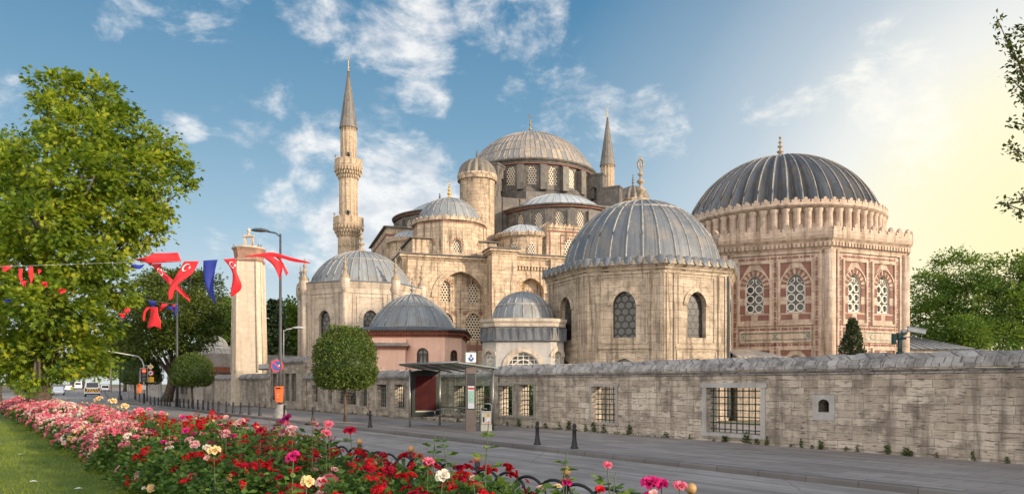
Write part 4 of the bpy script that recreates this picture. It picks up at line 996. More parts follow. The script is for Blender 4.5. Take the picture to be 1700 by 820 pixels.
# --- the left tomb with little turrets
tC = thing('domed_tomb', 'pale eight-sided tomb with small stone spikes on its corners behind the clipped tree', 'tomb', (-13.0, 63.0, 0))
pts = ngon((0, 0), 5.25, 8, R(-2)); mb = MB(); wl = []; tr = MB(); L = plen(pts, 0)
for i, f_ in enumerate(facets(pts)):
    q = (L / 2, 5.15, 1.15, 2.75); lq = (L / 2, .9, 1.3, 2.6); mb.wall(f_, (0, 0, L, 10.0), [archp(*q), rectp(*lq)], 0, .35); wl.append((f_, q, lq))
    a, o_ = archhood(*q, .28); tr.fband(f_, a, o_, 0, .06, 0, False); tr.fband(f_, rectp(L / 2, 4.3, 2.0, 4.6), rectp(L / 2, 4.2, 2.2, 4.8), 0, .05); tr.fband(f_, rectp(L / 2, 4.0, 2.7, 5.2), rectp(L / 2, 3.92, 2.86, 5.36), 0, .05)
mb.prism(pts, 9.9, 9.98); mb.build('wall', 'stone_pale', tC)
mould(tr, pts, [(0, 9.2), (.05, 9.25), (.05, 9.6), (.12, 9.75), (.2, 9.98), (.2, 10.08), (0, 10.1)]); tr.build('cornice', 'stone_pale', tC)
mb = MB(); mould(mb, pts, [(.02, 10.08), (.26, 10.09), (.26, 10.17), (-.6, 10.3)]); mb.build('roof_edge', 'lead_dark', tC)
for f_, q, lq in wl:
    if f_.n.y < .2: window(tC, f_, *q, -.28, 'bottle_glass'); window(tC, f_, *lq, -.28, 'pane_dark')
for p in pts:
    if p[1] < 3:
        mb = MB(); mb.tube([(*p, .1), (*p, 10.0)], .26, 10); mb.lathe([(.26, 9.2), (.40, 9.6), (.40, 10.3), (.3, 10.4)], 10, (p[0], p[1], 0)); cl = mb.build('corner_column', 'stone_pale', tC)
        mb = MB(); mb.lathe([(.36, 10.3), (.34, 10.55), (.16, 10.75), (.12, 11.0), (.22, 11.12), (.12, 11.25), (.09, 11.45), (.17, 11.56), (.08, 11.7), (.05, 11.9), (.09, 12.0), (.01, 12.2)], 10, (p[0], p[1], 0)); mb.build('spike', 'stone_finial', cl)
mb = MB(); dome(mb, (0, 0, 10.15), 4.35, 3.2, 36, (.45,), rib=.055, n=14, vk=2); dm = mb.build('dome', ['lead_pale', 'lead_seam'], tC)
mb = MB(); finial(mb, (0, 0, 13.3), 2.3, .55); mb.build('finial', 'stone_finial', dm); tC.scale = (1.12,) * 3; tC.location = (-13.0 * 1.12, 63.0 * 1.12, -.24)

# --- pink building with the low ribbed dome
tD = thing('pink_pavilion', 'low pink plastered pavilion with grey ribbed dome behind the street wall', 'pavilion', (-6.55, 48.0, 0))
mb = MB(); pk = [(-2.45, -3.4), (2.45, -3.4), (3.4, -2.45), (3.4, 2.45), (2.45, 3.4), (-2.45, 3.4), (-3.4, 2.45), (-3.4, -2.45)]; wl = []
for i, f_ in enumerate(facets(pk)):
    Lk = plen(pk, i); h = []
    if i == 0: h = [(3.55, 3.05, .72, 1.15)]
    if i == 1: h = [(.75, 3.0, .6, 1.1)]
    mb.wall(f_, (0, 0, Lk, 5.0), [roundp(*q) for q in h], 0, .22); wl += [(f_, q) for q in h]
mb.build('wall', 'pink_plaster', tD)
for f_, q in wl:
    wn = window(tD, f_, *q, -.18, 'frosted_glass', 'round'); mb = MB(); u, v, w_, h = q
    mb.fband(f_, roundp(u, v + .07, w_ - .14, h - .14), roundp(*q), -.19, -.05); mb.fbox(f_, u - .03, u + .03, v, v + h, -.17, -.06); mb.fbox(f_, u - w_ / 2, u + w_ / 2, v + .74, v + .80, -.17, -.055); 
    for s_ in (-.22, .22): mb.fbox(f_, u + s_ - .02, u + s_ + .02, v, v + .75, -.17, -.065)
    mb.build('window_frame', 'wood_brown', wn)
mb = MB(); mould(mb, pk, [(0, 4.85), (.08, 4.87), (.08, 5.0), (.2, 5.02), (.2, 5.14), (.3, 5.16), (.3, 5.26), (0, 5.27)]); 
for i, f_ in enumerate(facets(pk)):
    Lk = plen(pk, i); n = int(Lk / .16)
    for j in range(n): mb.fbox(f_, Lk * (j + .2) / n, Lk * (j + .7) / n, 5.0, 5.12, .05, .27)
mb.build('brick_eave', 'red_brick', tD)
mb = MB(); mould(mb, pk, [(.0, 5.26), (.48, 5.24), (.50, 5.31), (-.5, 5.52)]); rf = mb.build('roof_edge', 'lead_dark', tD)
pr = [(2.85, 0), (2.72, .38), (2.42, .88), (1.97, 1.40), (1.42, 1.86), (.88, 2.18), (.42, 2.36), (.02, 2.42)]
mb = MB(); mb.lathe(pr, 48, (0, 0, 5.42), 0, True, 24)
for i in range(24): a = 2 * PI * i / 24; mb.tube([(r_ * math.sin(a), -r_ * math.cos(a), 5.44 + z) for r_, z in pr[:-1]], .045, 5, 1)
for r_, z in ((2.78, .16), (1.85, 1.52)): mb.lathe([(r_ + .03, z - .04), (r_ + .06, z), (r_ - .02, z + .05)], 48, (0, 0, 5.42), 1)
dm = mb.build('dome', ['lead_pale', 'lead_seam'], tD)
mb = MB(); finial(mb, (0, 0, 7.75), 1.25, .26, 0, 'ball'); mb.build('finial', 'lead_pale', dm)
mb = MB(); mb.box(-3.55, .15, -4.1, -3.2, 0, 4.1); mb.box(-3.2, .15, -3.7, -3.2, 4.3, 4.72); an = mb.build('annexe', 'pink_plaster', tD)
mb = MB(); mb.box(-3.75, .35, -4.35, -3.3, 4.26, 4.34); mb.add([(-3.75, -4.35, 4.34), (.35, -4.35, 4.34), (.15, -3.45, 4.56), (-3.4, -3.45, 4.56)], [(0, 1, 2, 3)]); mb.build('annexe_roof', 'lead_warm', an)
tD.scale = (1.125,) * 3; tD.location = (-6.55 * 1.125, 54, -.25)
mb = MB(); mb.box(-3.65, .25, -4.22, -3.4, 4.1, 4.26)
mb.build('annexe_eave', 'red_brick', an)

# --- small marble fountain house with the gilded finial
tE = thing('fountain_house', 'small grey marble fountain house with dark lead band and gold tipped dome', 'fountain house', (.62, 42.0, 0))
mb = MB(); h_ = 1.5; H_ = 2.25; pk = [(-h_, -H_), (h_, -H_), (H_, -h_), (H_, h_), (h_, H_), (-h_, H_), (-H_, h_), (-H_, -h_)]; wl = []; tr = MB()
for i, f_ in enumerate(facets(pk)):
    Lk = plen(pk, i); w_ = Lk * .60; q = (Lk / 2, 2.2, w_, 1.55 if Lk > 2 else 1.6); mb.wall(f_, (0, 0, Lk, 4.35), [archp(*q, rise=.5)], 0, .3); wl.append((f_, q))
    a, o_ = archhood(*q, .26, 7, .5); tr.fband(f_, a, o_, 0, .05, 0, False)
mb.prism([(x * .96, y * .96) for x, y in pk], 4.3, 5.5); mb.build('wall', 'marble', tE)
mould(tr, pk, [(0, 5.1), (.1, 5.12), (.12, 5.3), (.2, 5.4), (.2, 5.55), (0, 5.56)]); tr.build('cornice', 'stone_pale', tE)
mb = MB(); mould(mb, pk, [(.14, 4.32), (.2, 4.34), (.14, 4.40), (.04, 5.08), (0, 5.1)])
for i, f_ in enumerate(facets(pk)):
    Lk = plen(pk, i)
    for j in range(int(Lk / .42) + 1): mb.fbox(f_, j * .42, j * .42 + .04, 4.4, 5.06, -.05, .15 - .0)
mb.build('lead_band', 'lead_dark', tE)
for f_, q in wl:
    if f_.n.y < .3:
        wn = MB(); wn.fpoly(f_, archp(*q, rise=.5), -.24); wn = wn.build('window', 'pane_dark', tE); u, v, w_, h = q; gr = MB()
        for k in range(1, 6): gr.fbox(f_, u - w_ / 2 + w_ * k / 6 - .022, u - w_ / 2 + w_ * k / 6 + .022, v, v + h * (.55 + .4 * math.sin(PI * k / 6)), -.2, -.12)
        for k in range(1, 7): hw = w_ / 2 * (1 if k < 4 else (1 - ((k - 3.4) / 3.6) ** 2) ** .5); gr.fbox(f_, u - hw, u + hw, v + h * k / 7 - .022, v + h * k / 7 + .022, -.2, -.125)
        gr.fband(f_, archp(u, v + .06, w_ - .14, h - .13, rise=.5), archp(*q, rise=.5), -.2, -.1); a, o_ = archhood(u, v, w_ * .66, h * .72, .05, 7, .5); gr.fband(f_, a, o_, -.2, -.11, 0, False); gr.build('grille', 'white_plaster', wn)
mb = MB(); mb.lathe([(1.86, 0), (1.9, .03), (1.9, .12), (1.76, .16)], 40, (0, 0, 5.5), 1); dome(mb, (0, 0, 5.62), 1.76, 1.65, 20, (.32,), rib=.035, n=12, vk=2); dm = mb.build('dome', ['lead_pale', 'lead_seam'], tE)
mb = MB(); finial(mb, (0, 0, 7.25), .78, .14, 0, 'ball'); mb.build('finial', 'gold', dm)

# ================================================================== tall stone pier and far buildings
p = PX(413, HY, 65.0); tP = thing('stone_pier', 'tall tapering stone pier with pinkish cap behind the string of flags', 'pier', (p.x, p.y, 0))
ck = lambda r: [(x * r, y * r) for x, y in ((-.62, -1), (.70, -1), (1, -.7), (1, .7), (.7, 1), (-.62, 1), (-1.0, .45), (-1.0, -.45))]
rot = lambda P, a=R(10): [(x * math.cos(a) - y * math.sin(a), x * math.sin(a) + y * math.cos(a)) for x, y in P]
mb = MB(); mb.loft([[(*q, z) for q in rot(ck(r_))] for z, r_ in ((0, 1.36), (2.9, 1.33), (12.0, 1.12), (12.3, 1.12))])
for k in range(8):
    mb.tube([(*rot(ck(1.33))[k], 2.9), (*rot(ck(1.13))[k], 12.2)], .09, 5)
mb.build('shaft', 'stone_pier', tP)
mb = MB(); mb.loft([[(*q, z) for q in rot(ck(r_))] for z, r_ in ((12.2, 1.12), (12.35, 1.22), (12.45, 1.22), (12.55, 1.08), (13.1, 1.16), (13.35, 1.28))]); cp = mb.build('cap', 'pink_brick', tP)
mb = MB(); mb.lathe([(1.28, 13.33), (1.40, 13.37), (1.40, 13.46), (1.0, 13.62)], 14)
mb.box(-.42, .42, -.3, .3, 13.55, 13.72)
for s_ in (-1, 1): mb.box(s_ * .3 - .09, s_ * .3 + .09, -.12, .12, 13.7, 14.45)
mb.box(-.45, .45, -.18, .18, 14.45, 14.62); mb.lathe([(.16, 14.6), (.09, 14.8), (.16, 14.95), (.16, 15.1), (.02, 15.25)], 8); mb.build('crowning_stone', 'stone_pale', cp); tP.scale = (1.04,) * 3
birds = []
for k, (a, r_) in enumerate(((-75, 1.25), (35, 1.2), (60, 1.25), (78, 1.2))):
    mb = MB(); mb.lathe([(.01, -.14), (.07, -.06), (.08, .02), (.04, .11), (.055, .16), (.01, .21)], 8); mb.box(-.03, .03, .02, .2, -.06, -.02); c = PX(413, HY, 65.0)
    o = mb.build('pigeon', 'lead_dark', None, (c.x + r_ * math.sin(R(a)), c.y - r_ * math.cos(R(a)), 14.15)); tag(o, 'small dark pigeon perched on the rim of the stone pier cap', 'bird', 'pigeons on the stone pier')
# far school with two lead domes and a tiled roof
q0 = ST(94.5, T_W + .05); q1 = ST(s_at(344, T_W), T_W + .05)
tS = thing('domed_school', 'grey stone school with low lead domes at the bend of the street', 'school', (0, 0, 0))
frs = Fr(q0, q1 - q0); Ls = (q1 - q0).length; mb = MB(); hl = []
for k in range(8): hl.append(rectp(1.2 + k * (Ls - 2.2) / 7.6, .9, .75 if k not in (3,) else 1.3, 2.4))
mb.wall(frs, (0, 0, Ls, 5.0), hl, 0, .4); fl = Fr(ST(103, T_W + 4.5), q0 - ST(103, T_W + 4.5)); Lf = (q0 - ST(103, T_W + 4.5)).length
hf = [archp(1.2 + 1.9 * k, 2.2, .7, 2.4) for k in range(5) if 1.2 + 1.9 * k < Lf - .5]; mb.wall(fl, (0, 0, Lf, 5.0), hf, 0, .4)
bk = N * 16; mb.add([frs.p(0, 5), frs.p(Ls, 5), frs.p(Ls, 5) + bk, fl.p(0, 5) + bk, fl.p(0, 5)], [(0, 1, 2, 3, 4)]); mb.add([frs.p(Ls, 0), frs.p(Ls, 0) + bk, frs.p(Ls, 5) + bk, frs.p(Ls, 5)], [(0, 1, 2, 3)])
mb.build('wall', 'stone_trim', tS)
mb = MB(); fmould(mb, frs, 0, Ls, corn(4.7, .6)); fmould(mb, fl, 0, Lf, corn(4.7, .6)); mb.build('cornice', 'stone_trim', tS)
for h in hl: mb = MB(); mb.fpoly(frs, h, -.35); mb.build('window', 'pane_dark', tS)
for h in hf: mb = MB(); mb.fpoly(fl, h, -.35); mb.build('window', 'pane_dark', tS)
for px, d, r_, z, h in ((352, 90, 3.3, 5.6, 1.25), (355, 95, 1.7, 6.9, 1.35)):
    c = PX(px, HY, d); mb = MB(); mb.lathe([(r_ + .3, z - 1.2), (r_ + .3, z - .1), (r_ + .5, z), (r_, z + .05)], 24, (c.x, c.y, 0)); dome(mb, (c.x, c.y, z), r_, h, 24, (.4,), rib=.06, n=10, vk=2); mb.build('dome', ['lead_blue', 'lead_seam'], tS)
mb = MB(); c = PX(373, HY, 73.5); M_ = Matrix.Translation((c.x, c.y, 0)) @ Matrix.Rotation(R(37), 4, 'Z'); mb.box(-2.4, 2.4, -1.4, 2, 0, 3.1, 0, M_); hw = mb.build('red_roofed_lodge', 'stone_trim'); tag(hw, 'small lodge with red tiled roof left of the tall stone pier', 'lodge')
mb = MB(); mb.add([M_ @ Vector(v) for v in ((-2.6, -1.7, 3.1), (2.6, -1.7, 3.1), (2.6, .4, 4.3), (-.9, .4, 4.3), (-2.6, 2.3, 3.1), (2.6, 2.3, 3.1))], [(0, 1, 2, 3), (3, 2, 5, 4), (0, 3, 4)]); mb.build('roof', 'roof_tile', hw)
mb = MB(); mb.tube([M_ @ Vector(v) for v in ((-2.6, -1.7, 3.15), (-.9, .4, 4.35), (2.6, .4, 4.35))], .12, 6); mb.build('roof_ridge', 'stone_pale', hw)
# far wall beyond the bend
tF = thing('far_wall', 'pale stone wall with dark openings running on beyond the clipped trees', 'wall', (0, 0, 0)); a = ST(104, T_W); q = ST(215, T_W); fw = Fr(q, a - q); Lw = (a - q).length; mb = MB(); hl = [rectp(3 + 3.4 * k, 1.0, 1.2, 2.0) for k in range(int((Lw - 4) / 3.4))]
mb.wall(fw, (0, 0, Lw, 4.0), hl, 0, .4); fmould(mb, fw, 0, Lw, corn(3.7, .6), 0, False); mb.build('wall', 'stone_trim', tF)
for h in hl: mb = MB(); mb.fpoly(fw, h, -.35); mb.build('opening', 'pane_dark', tF)
# low lead roof beyond the wall at the right
c = PX(1540, HY, 60); tR = thing('low_outbuilding', 'low outbuilding with pale seamed sheet roof below the right hand trees', 'outbuilding', (c.x, c.y, 0))
mb = MB(); mb.box(-3.5, 2.3, -2, 3, 0, 4.75); mb.build('wall', 'stone_pale', tR); mb = MB(); A_ = [(-3.6, -2.3, 4.75), (2.5, -2.3, 4.75), (-1.8, .5, 6.0), (-3.6, .5, 6.05), (2.5, 3.3, 4.75), (-3.6, 3.3, 4.75)]
mb.add(A_, [(0, 1, 2, 3), (1, 4, 2), (2, 4, 5, 3)])
for k in range(9): x = -3.5 + k * .7; e = Vector((x + .3, -2.3, 4.77)); t_ = Vector((-3.55 + k * .215, .5, 6.04)); mb.tube([e, e.lerp(t_, 1)], .04, 4, 1)
mb.build('roof', ['lead_pale', 'lead_dark'], tR)
# ================================================================== the street wall
wl_t = thing('street_wall', 'long weathered stone wall with sloping coping and iron barred windows along the pavement', 'wall', (0, 0, 0))
fw = Fr(ST(0, T_W), -U)
def wz(px, py):
    s = s_at(px, T_W); y = ST(s, T_W).y
    return -s, EYE + (HY - py) / F * y
def hole(x0, x1, y0, y1):
    u0, z1 = wz(x0, y0); u1, zb = wz(x1, y1); return (u0, min(z1, 2.12) if z1 < 2.4 else z1, u1, zb)
GR = [('marble', 1173, 1263, 643, 722), ('trim', 983, 1022, 641, 702), ('trim', 862, 886, 638, 691), ('trim', 823, 851, 640, 690), ('trim', 788, 814, 640, 689), ('trim', 755, 778, 640, 686), ('trim', 700, 722, 638, 682),
      ('trim', 656, 672, 638, 678), ('trim', 627, 642, 638, 676), ('trim', 598, 610, 638, 674.5), ('trim', 560, 592, 638, 672), ('white', 545, 552, 638, 671), ('trim', 519, 528, 639, 667)]
GT = [(453, 460, 620, 664), (464, 471, 620, 664.5), (474, 481, 620, 665), (484.5, 492, 620, 666)]
ends = [-s_at(1990, T_W), -s_at(822, T_W), -s_at(507, T_W), -s_at(450, T_W), -s_at(356, T_W)]    # right to left
def poly(h): return [(h[0], h[3]), (h[2], h[3]), (h[2], h[1]), (h[0], h[1])]
holes = [(k, hole(a, q, c, d)) for k, a, q, c, d in GR]; gh = [hole(a, q, c, d) for a, q, c, d in GT]
uA, zA = wz(1359, 662); uB, zB = wz(1377, 684); niche = archp((uA + uB) / 2, zB, uB - uA, zA - zB, 6, .4)
mb = MB()
secs = [(ends[1], ends[0], 2.28), (ends[2], ends[1], 2.22), (ends[3], ends[2], 3.45), (ends[4], ends[3], 2.3)]
for k, (a, q, zt) in enumerate(secs):
    hs = [poly(h) for _, h in holes if a < (h[0] + h[2]) / 2 < q] if k != 2 else [poly(h) for h in gh]
    if k == 0: hs.append(niche)
    mb.wall(fw, (a, .0, q, zt), hs, 0, .55)
    mb.fbox(fw, a, q, zt - .02, zt + .05, -.62, -.02)
    for e in (a, q): mb.fbox(fw, e - .01, e + .01, 0, zt, -.6, -.01)
# back face kept behind the openings
    hb = [(h[0], h[2]) for _, h in holes if a < (h[0] + h[2]) / 2 < q] if k != 2 else [(h[0], h[2]) for h in gh]
mb.build('wall', 'stone_wall', wl_t)
mb = MB(); random.seed(3)
for k, (a, q, zt) in enumerate(secs):
    fmould(mb, fw, a, q, [(0, zt - .02), (.05, zt), (.05, zt + .04), (.13, zt + .09), (.13, zt + .12), (-.5, zt + .13)], 0, False)
    u = a
    while u < q - .05:
        L = min(random.uniform(.34, .62), q - u); j = random.uniform(-.012, .012); h0 = zt + .125; w2 = random.uniform(-.03, .03)
        prof = [(.17 + j, h0), (.19 + j, h0 + .03), (.17 + j, h0 + .12), (.03 + j, h0 + .27 + j), (-.16, h0 + .40 + w2), (-.34, h0 + .43 + w2), (-.62, h0 + .30)]
        r = [[fw.p(u + .006, v, d) for d, v in prof], [fw.p(u + L - .006, v + random.uniform(-.008, .008), d) for d, v in prof]]
        n = len(prof); mb.add(r[0] + r[1], [(i, i + n, i + n + 1, i + 1) for i in range(n - 1)] + [tuple(range(n)), tuple(reversed(range(n, 2 * n)))]); u += L
mb.build('coping', 'stone_coping', wl_t)
def grille(parent, h, nu, nv, th=.018, d=-.22):
    g_ = MB(); u0, z1, u1, z0 = h
    for i in range(nu): u = u0 + (u1 - u0) * (i + .5) / nu; g_.tube([fw.p(u, z0, d), fw.p(u, z1, d)], th, 6)
    for i in range(nv): v = z0 + (z1 - z0) * (i + .5) / nv; g_.tube([fw.p(u0, v, d), fw.p(u1, v, d)], th, 6)
    for i in range(nu):
        for j in range(nv): u = u0 + (u1 - u0) * (i + .5) / nu; v = z0 + (z1 - z0) * (j + .5) / nv; g_.lathe([(.004, -.04), (.042, 0), (.004, .04)], 6, fw.p(u, v, d))
    g_.build('grille', 'iron_green', parent)
for kind, h in holes:
    u0, z1, u1, z0 = h; f_ = .17 if kind == 'marble' else .13; m_ = MB()
    m_.fbox(fw, u0 - f_, u0 - .004, z0 - .005, z1, -.3, .035); m_.fbox(fw, u1 + .004, u1 + f_, z0 - .005, z1, -.3, .035); m_.fbox(fw, u0 - f_ - .06, u1 + f_ + .06, z1 + .002, z1 + f_ * .9, -.3, .06); m_.fbox(fw, u0 - f_ - .04, u1 + f_ + .04, z0 - f_ * .75, z0 - .007, -.3, .05)
    fo = m_.build('window_frame', 'marble' if kind != 'trim' else 'stone_trim', wl_t)
    grille(fo, h, max(3, round((u1 - u0) / .22)), max(5, round((z1 - z0) / .21)))
for h in gh:
    u0, z1, u1, z0 = h; m_ = MB(); m_.fband(fw, [(u0, z0), (u1, z0), (u1, z1), (u0, z1)], [(u0 - .12, z0 - .1), (u1 + .12, z0 - .1), (u1 + .12, z1 + .12), (u0 - .12, z1 + .12)], -.2, .04); fo = m_.build('window_frame', 'stone_trim', wl_t); grille(fo, h, 3, 8)
mb = MB(); uC, zC = wz(1350, 655); uD, zD = wz(1386, 698); n = len(niche); rp = []
outer = [(uC, zD), (uD, zD), (uD, zC), (uC, zC)]
pl = MB(); pf = Fr(fw.p(0, 0, .03), fw.t); pl.wall(pf, (uC, zD, uD, zC), [niche], 0, .2)
for e0, e1 in ((0, 1), (1, 2), (2, 3), (3, 0)):
    a, q = outer[e0], outer[e1]; pl.add([pf.p(*a), pf.p(*a, -.04), pf.p(*q, -.04), pf.p(*q)], [(0, 1, 2, 3)])
npl = pl.build('niche_plate', 'marble', wl_t); mb = MB(); mb.fpoly(fw, niche, -.45); mb.build('niche_back', 'black_gap', npl)
# half gable where the wall steps at the bus stop, and gate section side buttress
mb = MB(); mb.fbox(fw, ends[1] - .25, ends[1] + .35, 0, 2.6, -.5, .1); mb.fbox(fw, ends[3] - .3, ends[3] + .2, 0, 3.5, -.5, .08); mb.fbox(fw, ends[2] - .2, ends[2] + .3, 0, 3.5, -.5, .08)
mb.build('wall_pier', 'stone_wall', wl_t)
# darker garden behind the barred windows
hg = MB()
P, Dn, up, sz, T = crown([(*(ST(s, 22.6)[:2]), 1.0, 1.3, 1.3, 1.3) for s in np.arange(27.4, 50, 1.3)], 2000, 22, .3, .17, .1, .15)
hd = leaves('garden_hedge', 'leaf_dark', P, Dn, up, sz, T); tag(hd, 'dark clipped garden hedge seen through the barred wall windows', 'hedge')

# ================================================================== street furniture
def at(px, t): return ST(s_at(px, t), t, .12)
# bollards along the kerb
pr = [(.11, 0), (.11, .06), (.085, .08), (.075, .2), (.062, .24), (.055, .52), (.07, .54), (.07, .57), (.05, .59), (.05, .62), (.066, .65), (.055, .70), (.02, .73), (.001, .735)]
mb = MB(); mb.lathe(pr, 12)
bx = [249.8, 256.6, 262.8, 267.9, 273.4, 277.5, 282.1, 292, 298.5, 305, 312.8, 320.4, 328.4, 337.2, 345.6, 353.7, 362.9, 376, 387.3, 400, 414, 431.2, 472, 519.5, 614.5, 892, 953.5]
b0 = None
for i, px in enumerate(bx):
    t_ = 14.35; p = at(px, t_)
    lab = ('short black iron bollard on the kerb, ' + ordn(i) + ' from the traffic light') if i < 22 else {472: 'black bollard just right of the orange litter bin post', 519.5: 'black bollard left of the large clipped street tree', 614.5: 'black bollard between the clipped tree and the bus shelter', 892: 'black bollard on the kerb below the narrow barred window, left of two', 953.5: 'black bollard nearest the camera on the near kerb'}[px]
    if b0 is None: o = mb.build('bollard', 'iron_dark', None, p); b0 = o
    else: o = b0.copy(); COL.objects.link(o); o.location = p
    tag(o, lab, 'bollard', 'bollards along the kerb')
# street lamps
def lamp(px, t, h, label, arm, heads=1, r=.09, cone=True, mat='pole_grey', al=1.7):
    p = at(px, t); L = thing('street_lamp', label, 'street lamp', p, 'street lamps'); mb = MB()
    mb.tube([(0, 0, 0), (0, 0, h * .35), (0, 0, h * .36), (0, 0, h)], [r * 1.25, r * 1.25, r, r * .6], 10); mb.build('pole', mat, L)
    if cone: mb = MB(); mb.lathe([(.42, 0), (.40, .12), (.2, .72), (.14, .75)], 12); mb.build('base', 'concrete', L)
    d = Vector((*arm, 0)).normalized(); mb = MB(); mb.tube([(0, 0, h - .15), d * .25 + Vector((0, 0, h + .05)), d * .7 + Vector((0, 0, h + .12))], .045, 7); ar = mb.build('arm', mat, L)
    mb = MB(); sd_ = Vector((-d.y, d.x, 0)); rg = []
    for q, w_, hh in ((.5, .05, .05), (.65, .14, .10), (.95, .2, .15), (1.25, .17, .13), (1.45, .06, .05)):
        c = d * (q * al / 1.7 + .1) + Vector((0, 0, h + .13 + .02 * q)); rg.append([c + sd_ * w_ * math.cos(a) + Vector((0, 0, hh * math.sin(a) * (1 if math.sin(a) > 0 else .45))) for a in np.linspace(0, 2 * PI, 11)[:-1]])
    mb.loft(rg, 0, True); mb.build('lamp_head', 'pole_grey' if mat == 'pole_grey' else 'pole_pale', L); return L
lp = lamp(465.5, 14.5, 10.2, 'tall dark street lamp carrying the no parking sign and orange bin', (-1, -.15))
lamp(294, 14.6, 10.1, 'slim street lamp in front of the large dark tree', (-1, -.2), cone=False, al=1.3)
p_ = PX(467, HY, 56); 
o = lamp(471, 20.6, 6.1, 'short pale lamp with its head to the right, behind the tall dark one', (1, .1), cone=False, mat='pole_pale', r=.05)
# sign and bin on the tall lamp
c = Vector(lp.location)
def disc(mb, fr, u, v, r, d0, d1, mi=0, n=24): mb.fext(fr, [(u + r * math.cos(a), v + r * math.sin(a)) for a in np.linspace(0, 2 * PI, n + 1)[:-1]], d0, d1, mi)
face = Vector((-c.x, -c.y, 0)).normalized(); fs = Fr(c + face * .12 + Vector((-.18, 0, -.12)), Vector((-face.y, face.x, 0)))
sg = thing('no_parking_sign', 'round blue no parking sign with red rim and slash on the lamp post', 'road sign', fs.o)
fz = Fr((0, 0, 0), fs.t)
mb = MB(); disc(mb, fz, 0, 3.0, .34, 0, .02); mb.build('rim', 'sign_red', sg); mb = MB(); disc(mb, fz, 0, 3.0, .27, .02, .028); mb.build('face', 'sign_blue', sg)
mb = MB(); mb.fext(fz, [(-.20, 3.15), (-.15, 3.20), (.20, 2.85), (.15, 2.80)], .027, .035); mb.build('slash', 'sign_red', sg)
mb = MB(); mb.fext(fz, [(.06, 2.98), (.20, 2.96), (.13, 3.12)], .027, .033); mb.build('sticker', 'paper_white', sg)
mb = MB(); mb.fbox(fz, -.25, .3, 2.98, 3.02, -.03, -.0); mb.build('bracket', 'steel', sg)
def bin_(loc, label, rz=0.):
    B = thing('litter_bin', label, 'litter bin', loc, 'orange litter bins', rz); mb = MB()
    mb.loft([[(x * k, y * k - .22, z) for x, y in ((-.21, -.16), (.21, -.16), (.21, .16), (-.21, .16))] for z, k in ((.98, .78), (1.66, 1.0), (1.68, 1.06), (1.72, 1.06))], 0); mb.build('body', 'orange_plastic', B, bevel=.02)
    mb = MB(); mb.loft([[(x, y - .22, z + .06 * (y > 0)) for x, y in ((-.22, -.17), (.22, -.17), (.22, .17), (-.22, .17))] for z in (1.73, 1.82)]); mb.build('lid', 'orange_plastic', B, bevel=.03)
    mb = MB(); mb.box(-.13, .13, -.398, -.392, 1.74, 1.80); mb.build('slot', 'black_gap', B)
    mb = MB(); fr_ = Fr((0, -.392, 0), (1, 0, 0)); mb.tube([fr_.p(.05 * math.cos(a), 1.42 + .05 * math.sin(a), -.0) for a in np.linspace(0, 5, 10)], .01, 4); mb.tube([fr_.p(x, 1.27 - 4 * x * x, .012) for x in np.linspace(-.07, .07, 6)], .009, 4); mb.build('emblem', 'paper_white', B); return B
bin_(c + Vector((0, -.02, -.12 + .0)), 'bright orange litter bin hung on the tall street lamp', 0)
# traffic light
p = at(239, 14.6); TL = thing('traffic_light', 'traffic light showing red on a bent grey mast beside road signs', 'traffic light', p); f0 = Fr((0, 0, 0), Vector((-p.y, p.x, 0)) * -1)
mb = MB(); a = -N; mb.tube([(0, 0, 0), (0, 0, 3.6), a * .15 + Vector((0, 0, 4.1)), a * .5 + Vector((0, 0, 4.5)), a * 4.6 + Vector((0, 0, 5.2))], [.09, .08, .075, .07, .05], 9); mb.build('mast', 'pole_pale', TL)
mb = MB(); mb.lathe([(.11, 0), (.11, 1.0)], 9); mb.build('mast_sleeve', 'iron_dark', TL)
def head(off, z, lit=True):
    mb = MB(); fr_ = Fr(Vector(off), f0.t); mb.fbox(fr_, -.34, .34, z - .66, z + .66, .10, .13); pb = mb.build('backboard', 'pole_pale', TL)
    mb = MB(); mb.fbox(fr_, -.28, .28, z - .60, z + .60, .131, .30); mb.build('housing', 'iron_dark', pb)
    for k in range(3): mb = MB(); disc(mb, fr_, 0, z + .38 - .38 * k, .16, .30, .33); mb.build('lens', 'signal_red' if (k == 0 and lit) else 'pane_dark', pb)
head((0, 0, 0), 2.75); head(a * 4.3, 5.0, False)
mb = MB(); mb.fbox(f0, -.05, .75, 3.62, 3.67, -.02, .02); mb.fbox(f0, .55, .59, 2.0, 3.9, -.02, .02); br = mb.build('sign_bracket', 'pole_pale', TL)
mb = MB(); mb.fext(f0, [(.57, 3.25), (.85, 3.53), (.57, 3.81), (.29, 3.53)], .02, .04); so_ = mb.build('priority_sign', 'paper_white', TL); mb = MB(); mb.fext(f0, [(.57, 3.33), (.77, 3.53), (.57, 3.73), (.37, 3.53)], .04, .05); mb.build('diamond', 'sign_yellow', so_)
mb = MB(); disc(mb, f0, .57, 2.92, .29, .02, .04); so_ = mb.build('round_sign', 'sign_red', TL); mb = MB(); disc(mb, f0, .57, 2.92, .2, .04, .05); mb.build('sign_face', 'paper_white', so_); mb = MB(); mb.fbox(f0, .50, .64, 2.86, 2.99, .05, .058); mb.build('symbol', 'iron_dark', so_)
mb = MB(); mb.fbox(f0, .28, .86, 2.05, 2.55, .02, .04); mb.build('yellow_plate', 'sign_yellow', TL)
mb = MB(); mb.fbox(f0, -.17, .17, 1.35, 1.75, .1, .12); mb.build('white_plate', 'paper_white', TL)
p = at(231.5, 15.2); pp = MB(); pp.tube([(0, 0, 0), (0, 0, 3.2)], .06, 8); o = pp.build('sign_pole', 'pole_grey', None, p); tag(o, 'dark pole with a tilted orange bin left of the traffic light', 'pole')
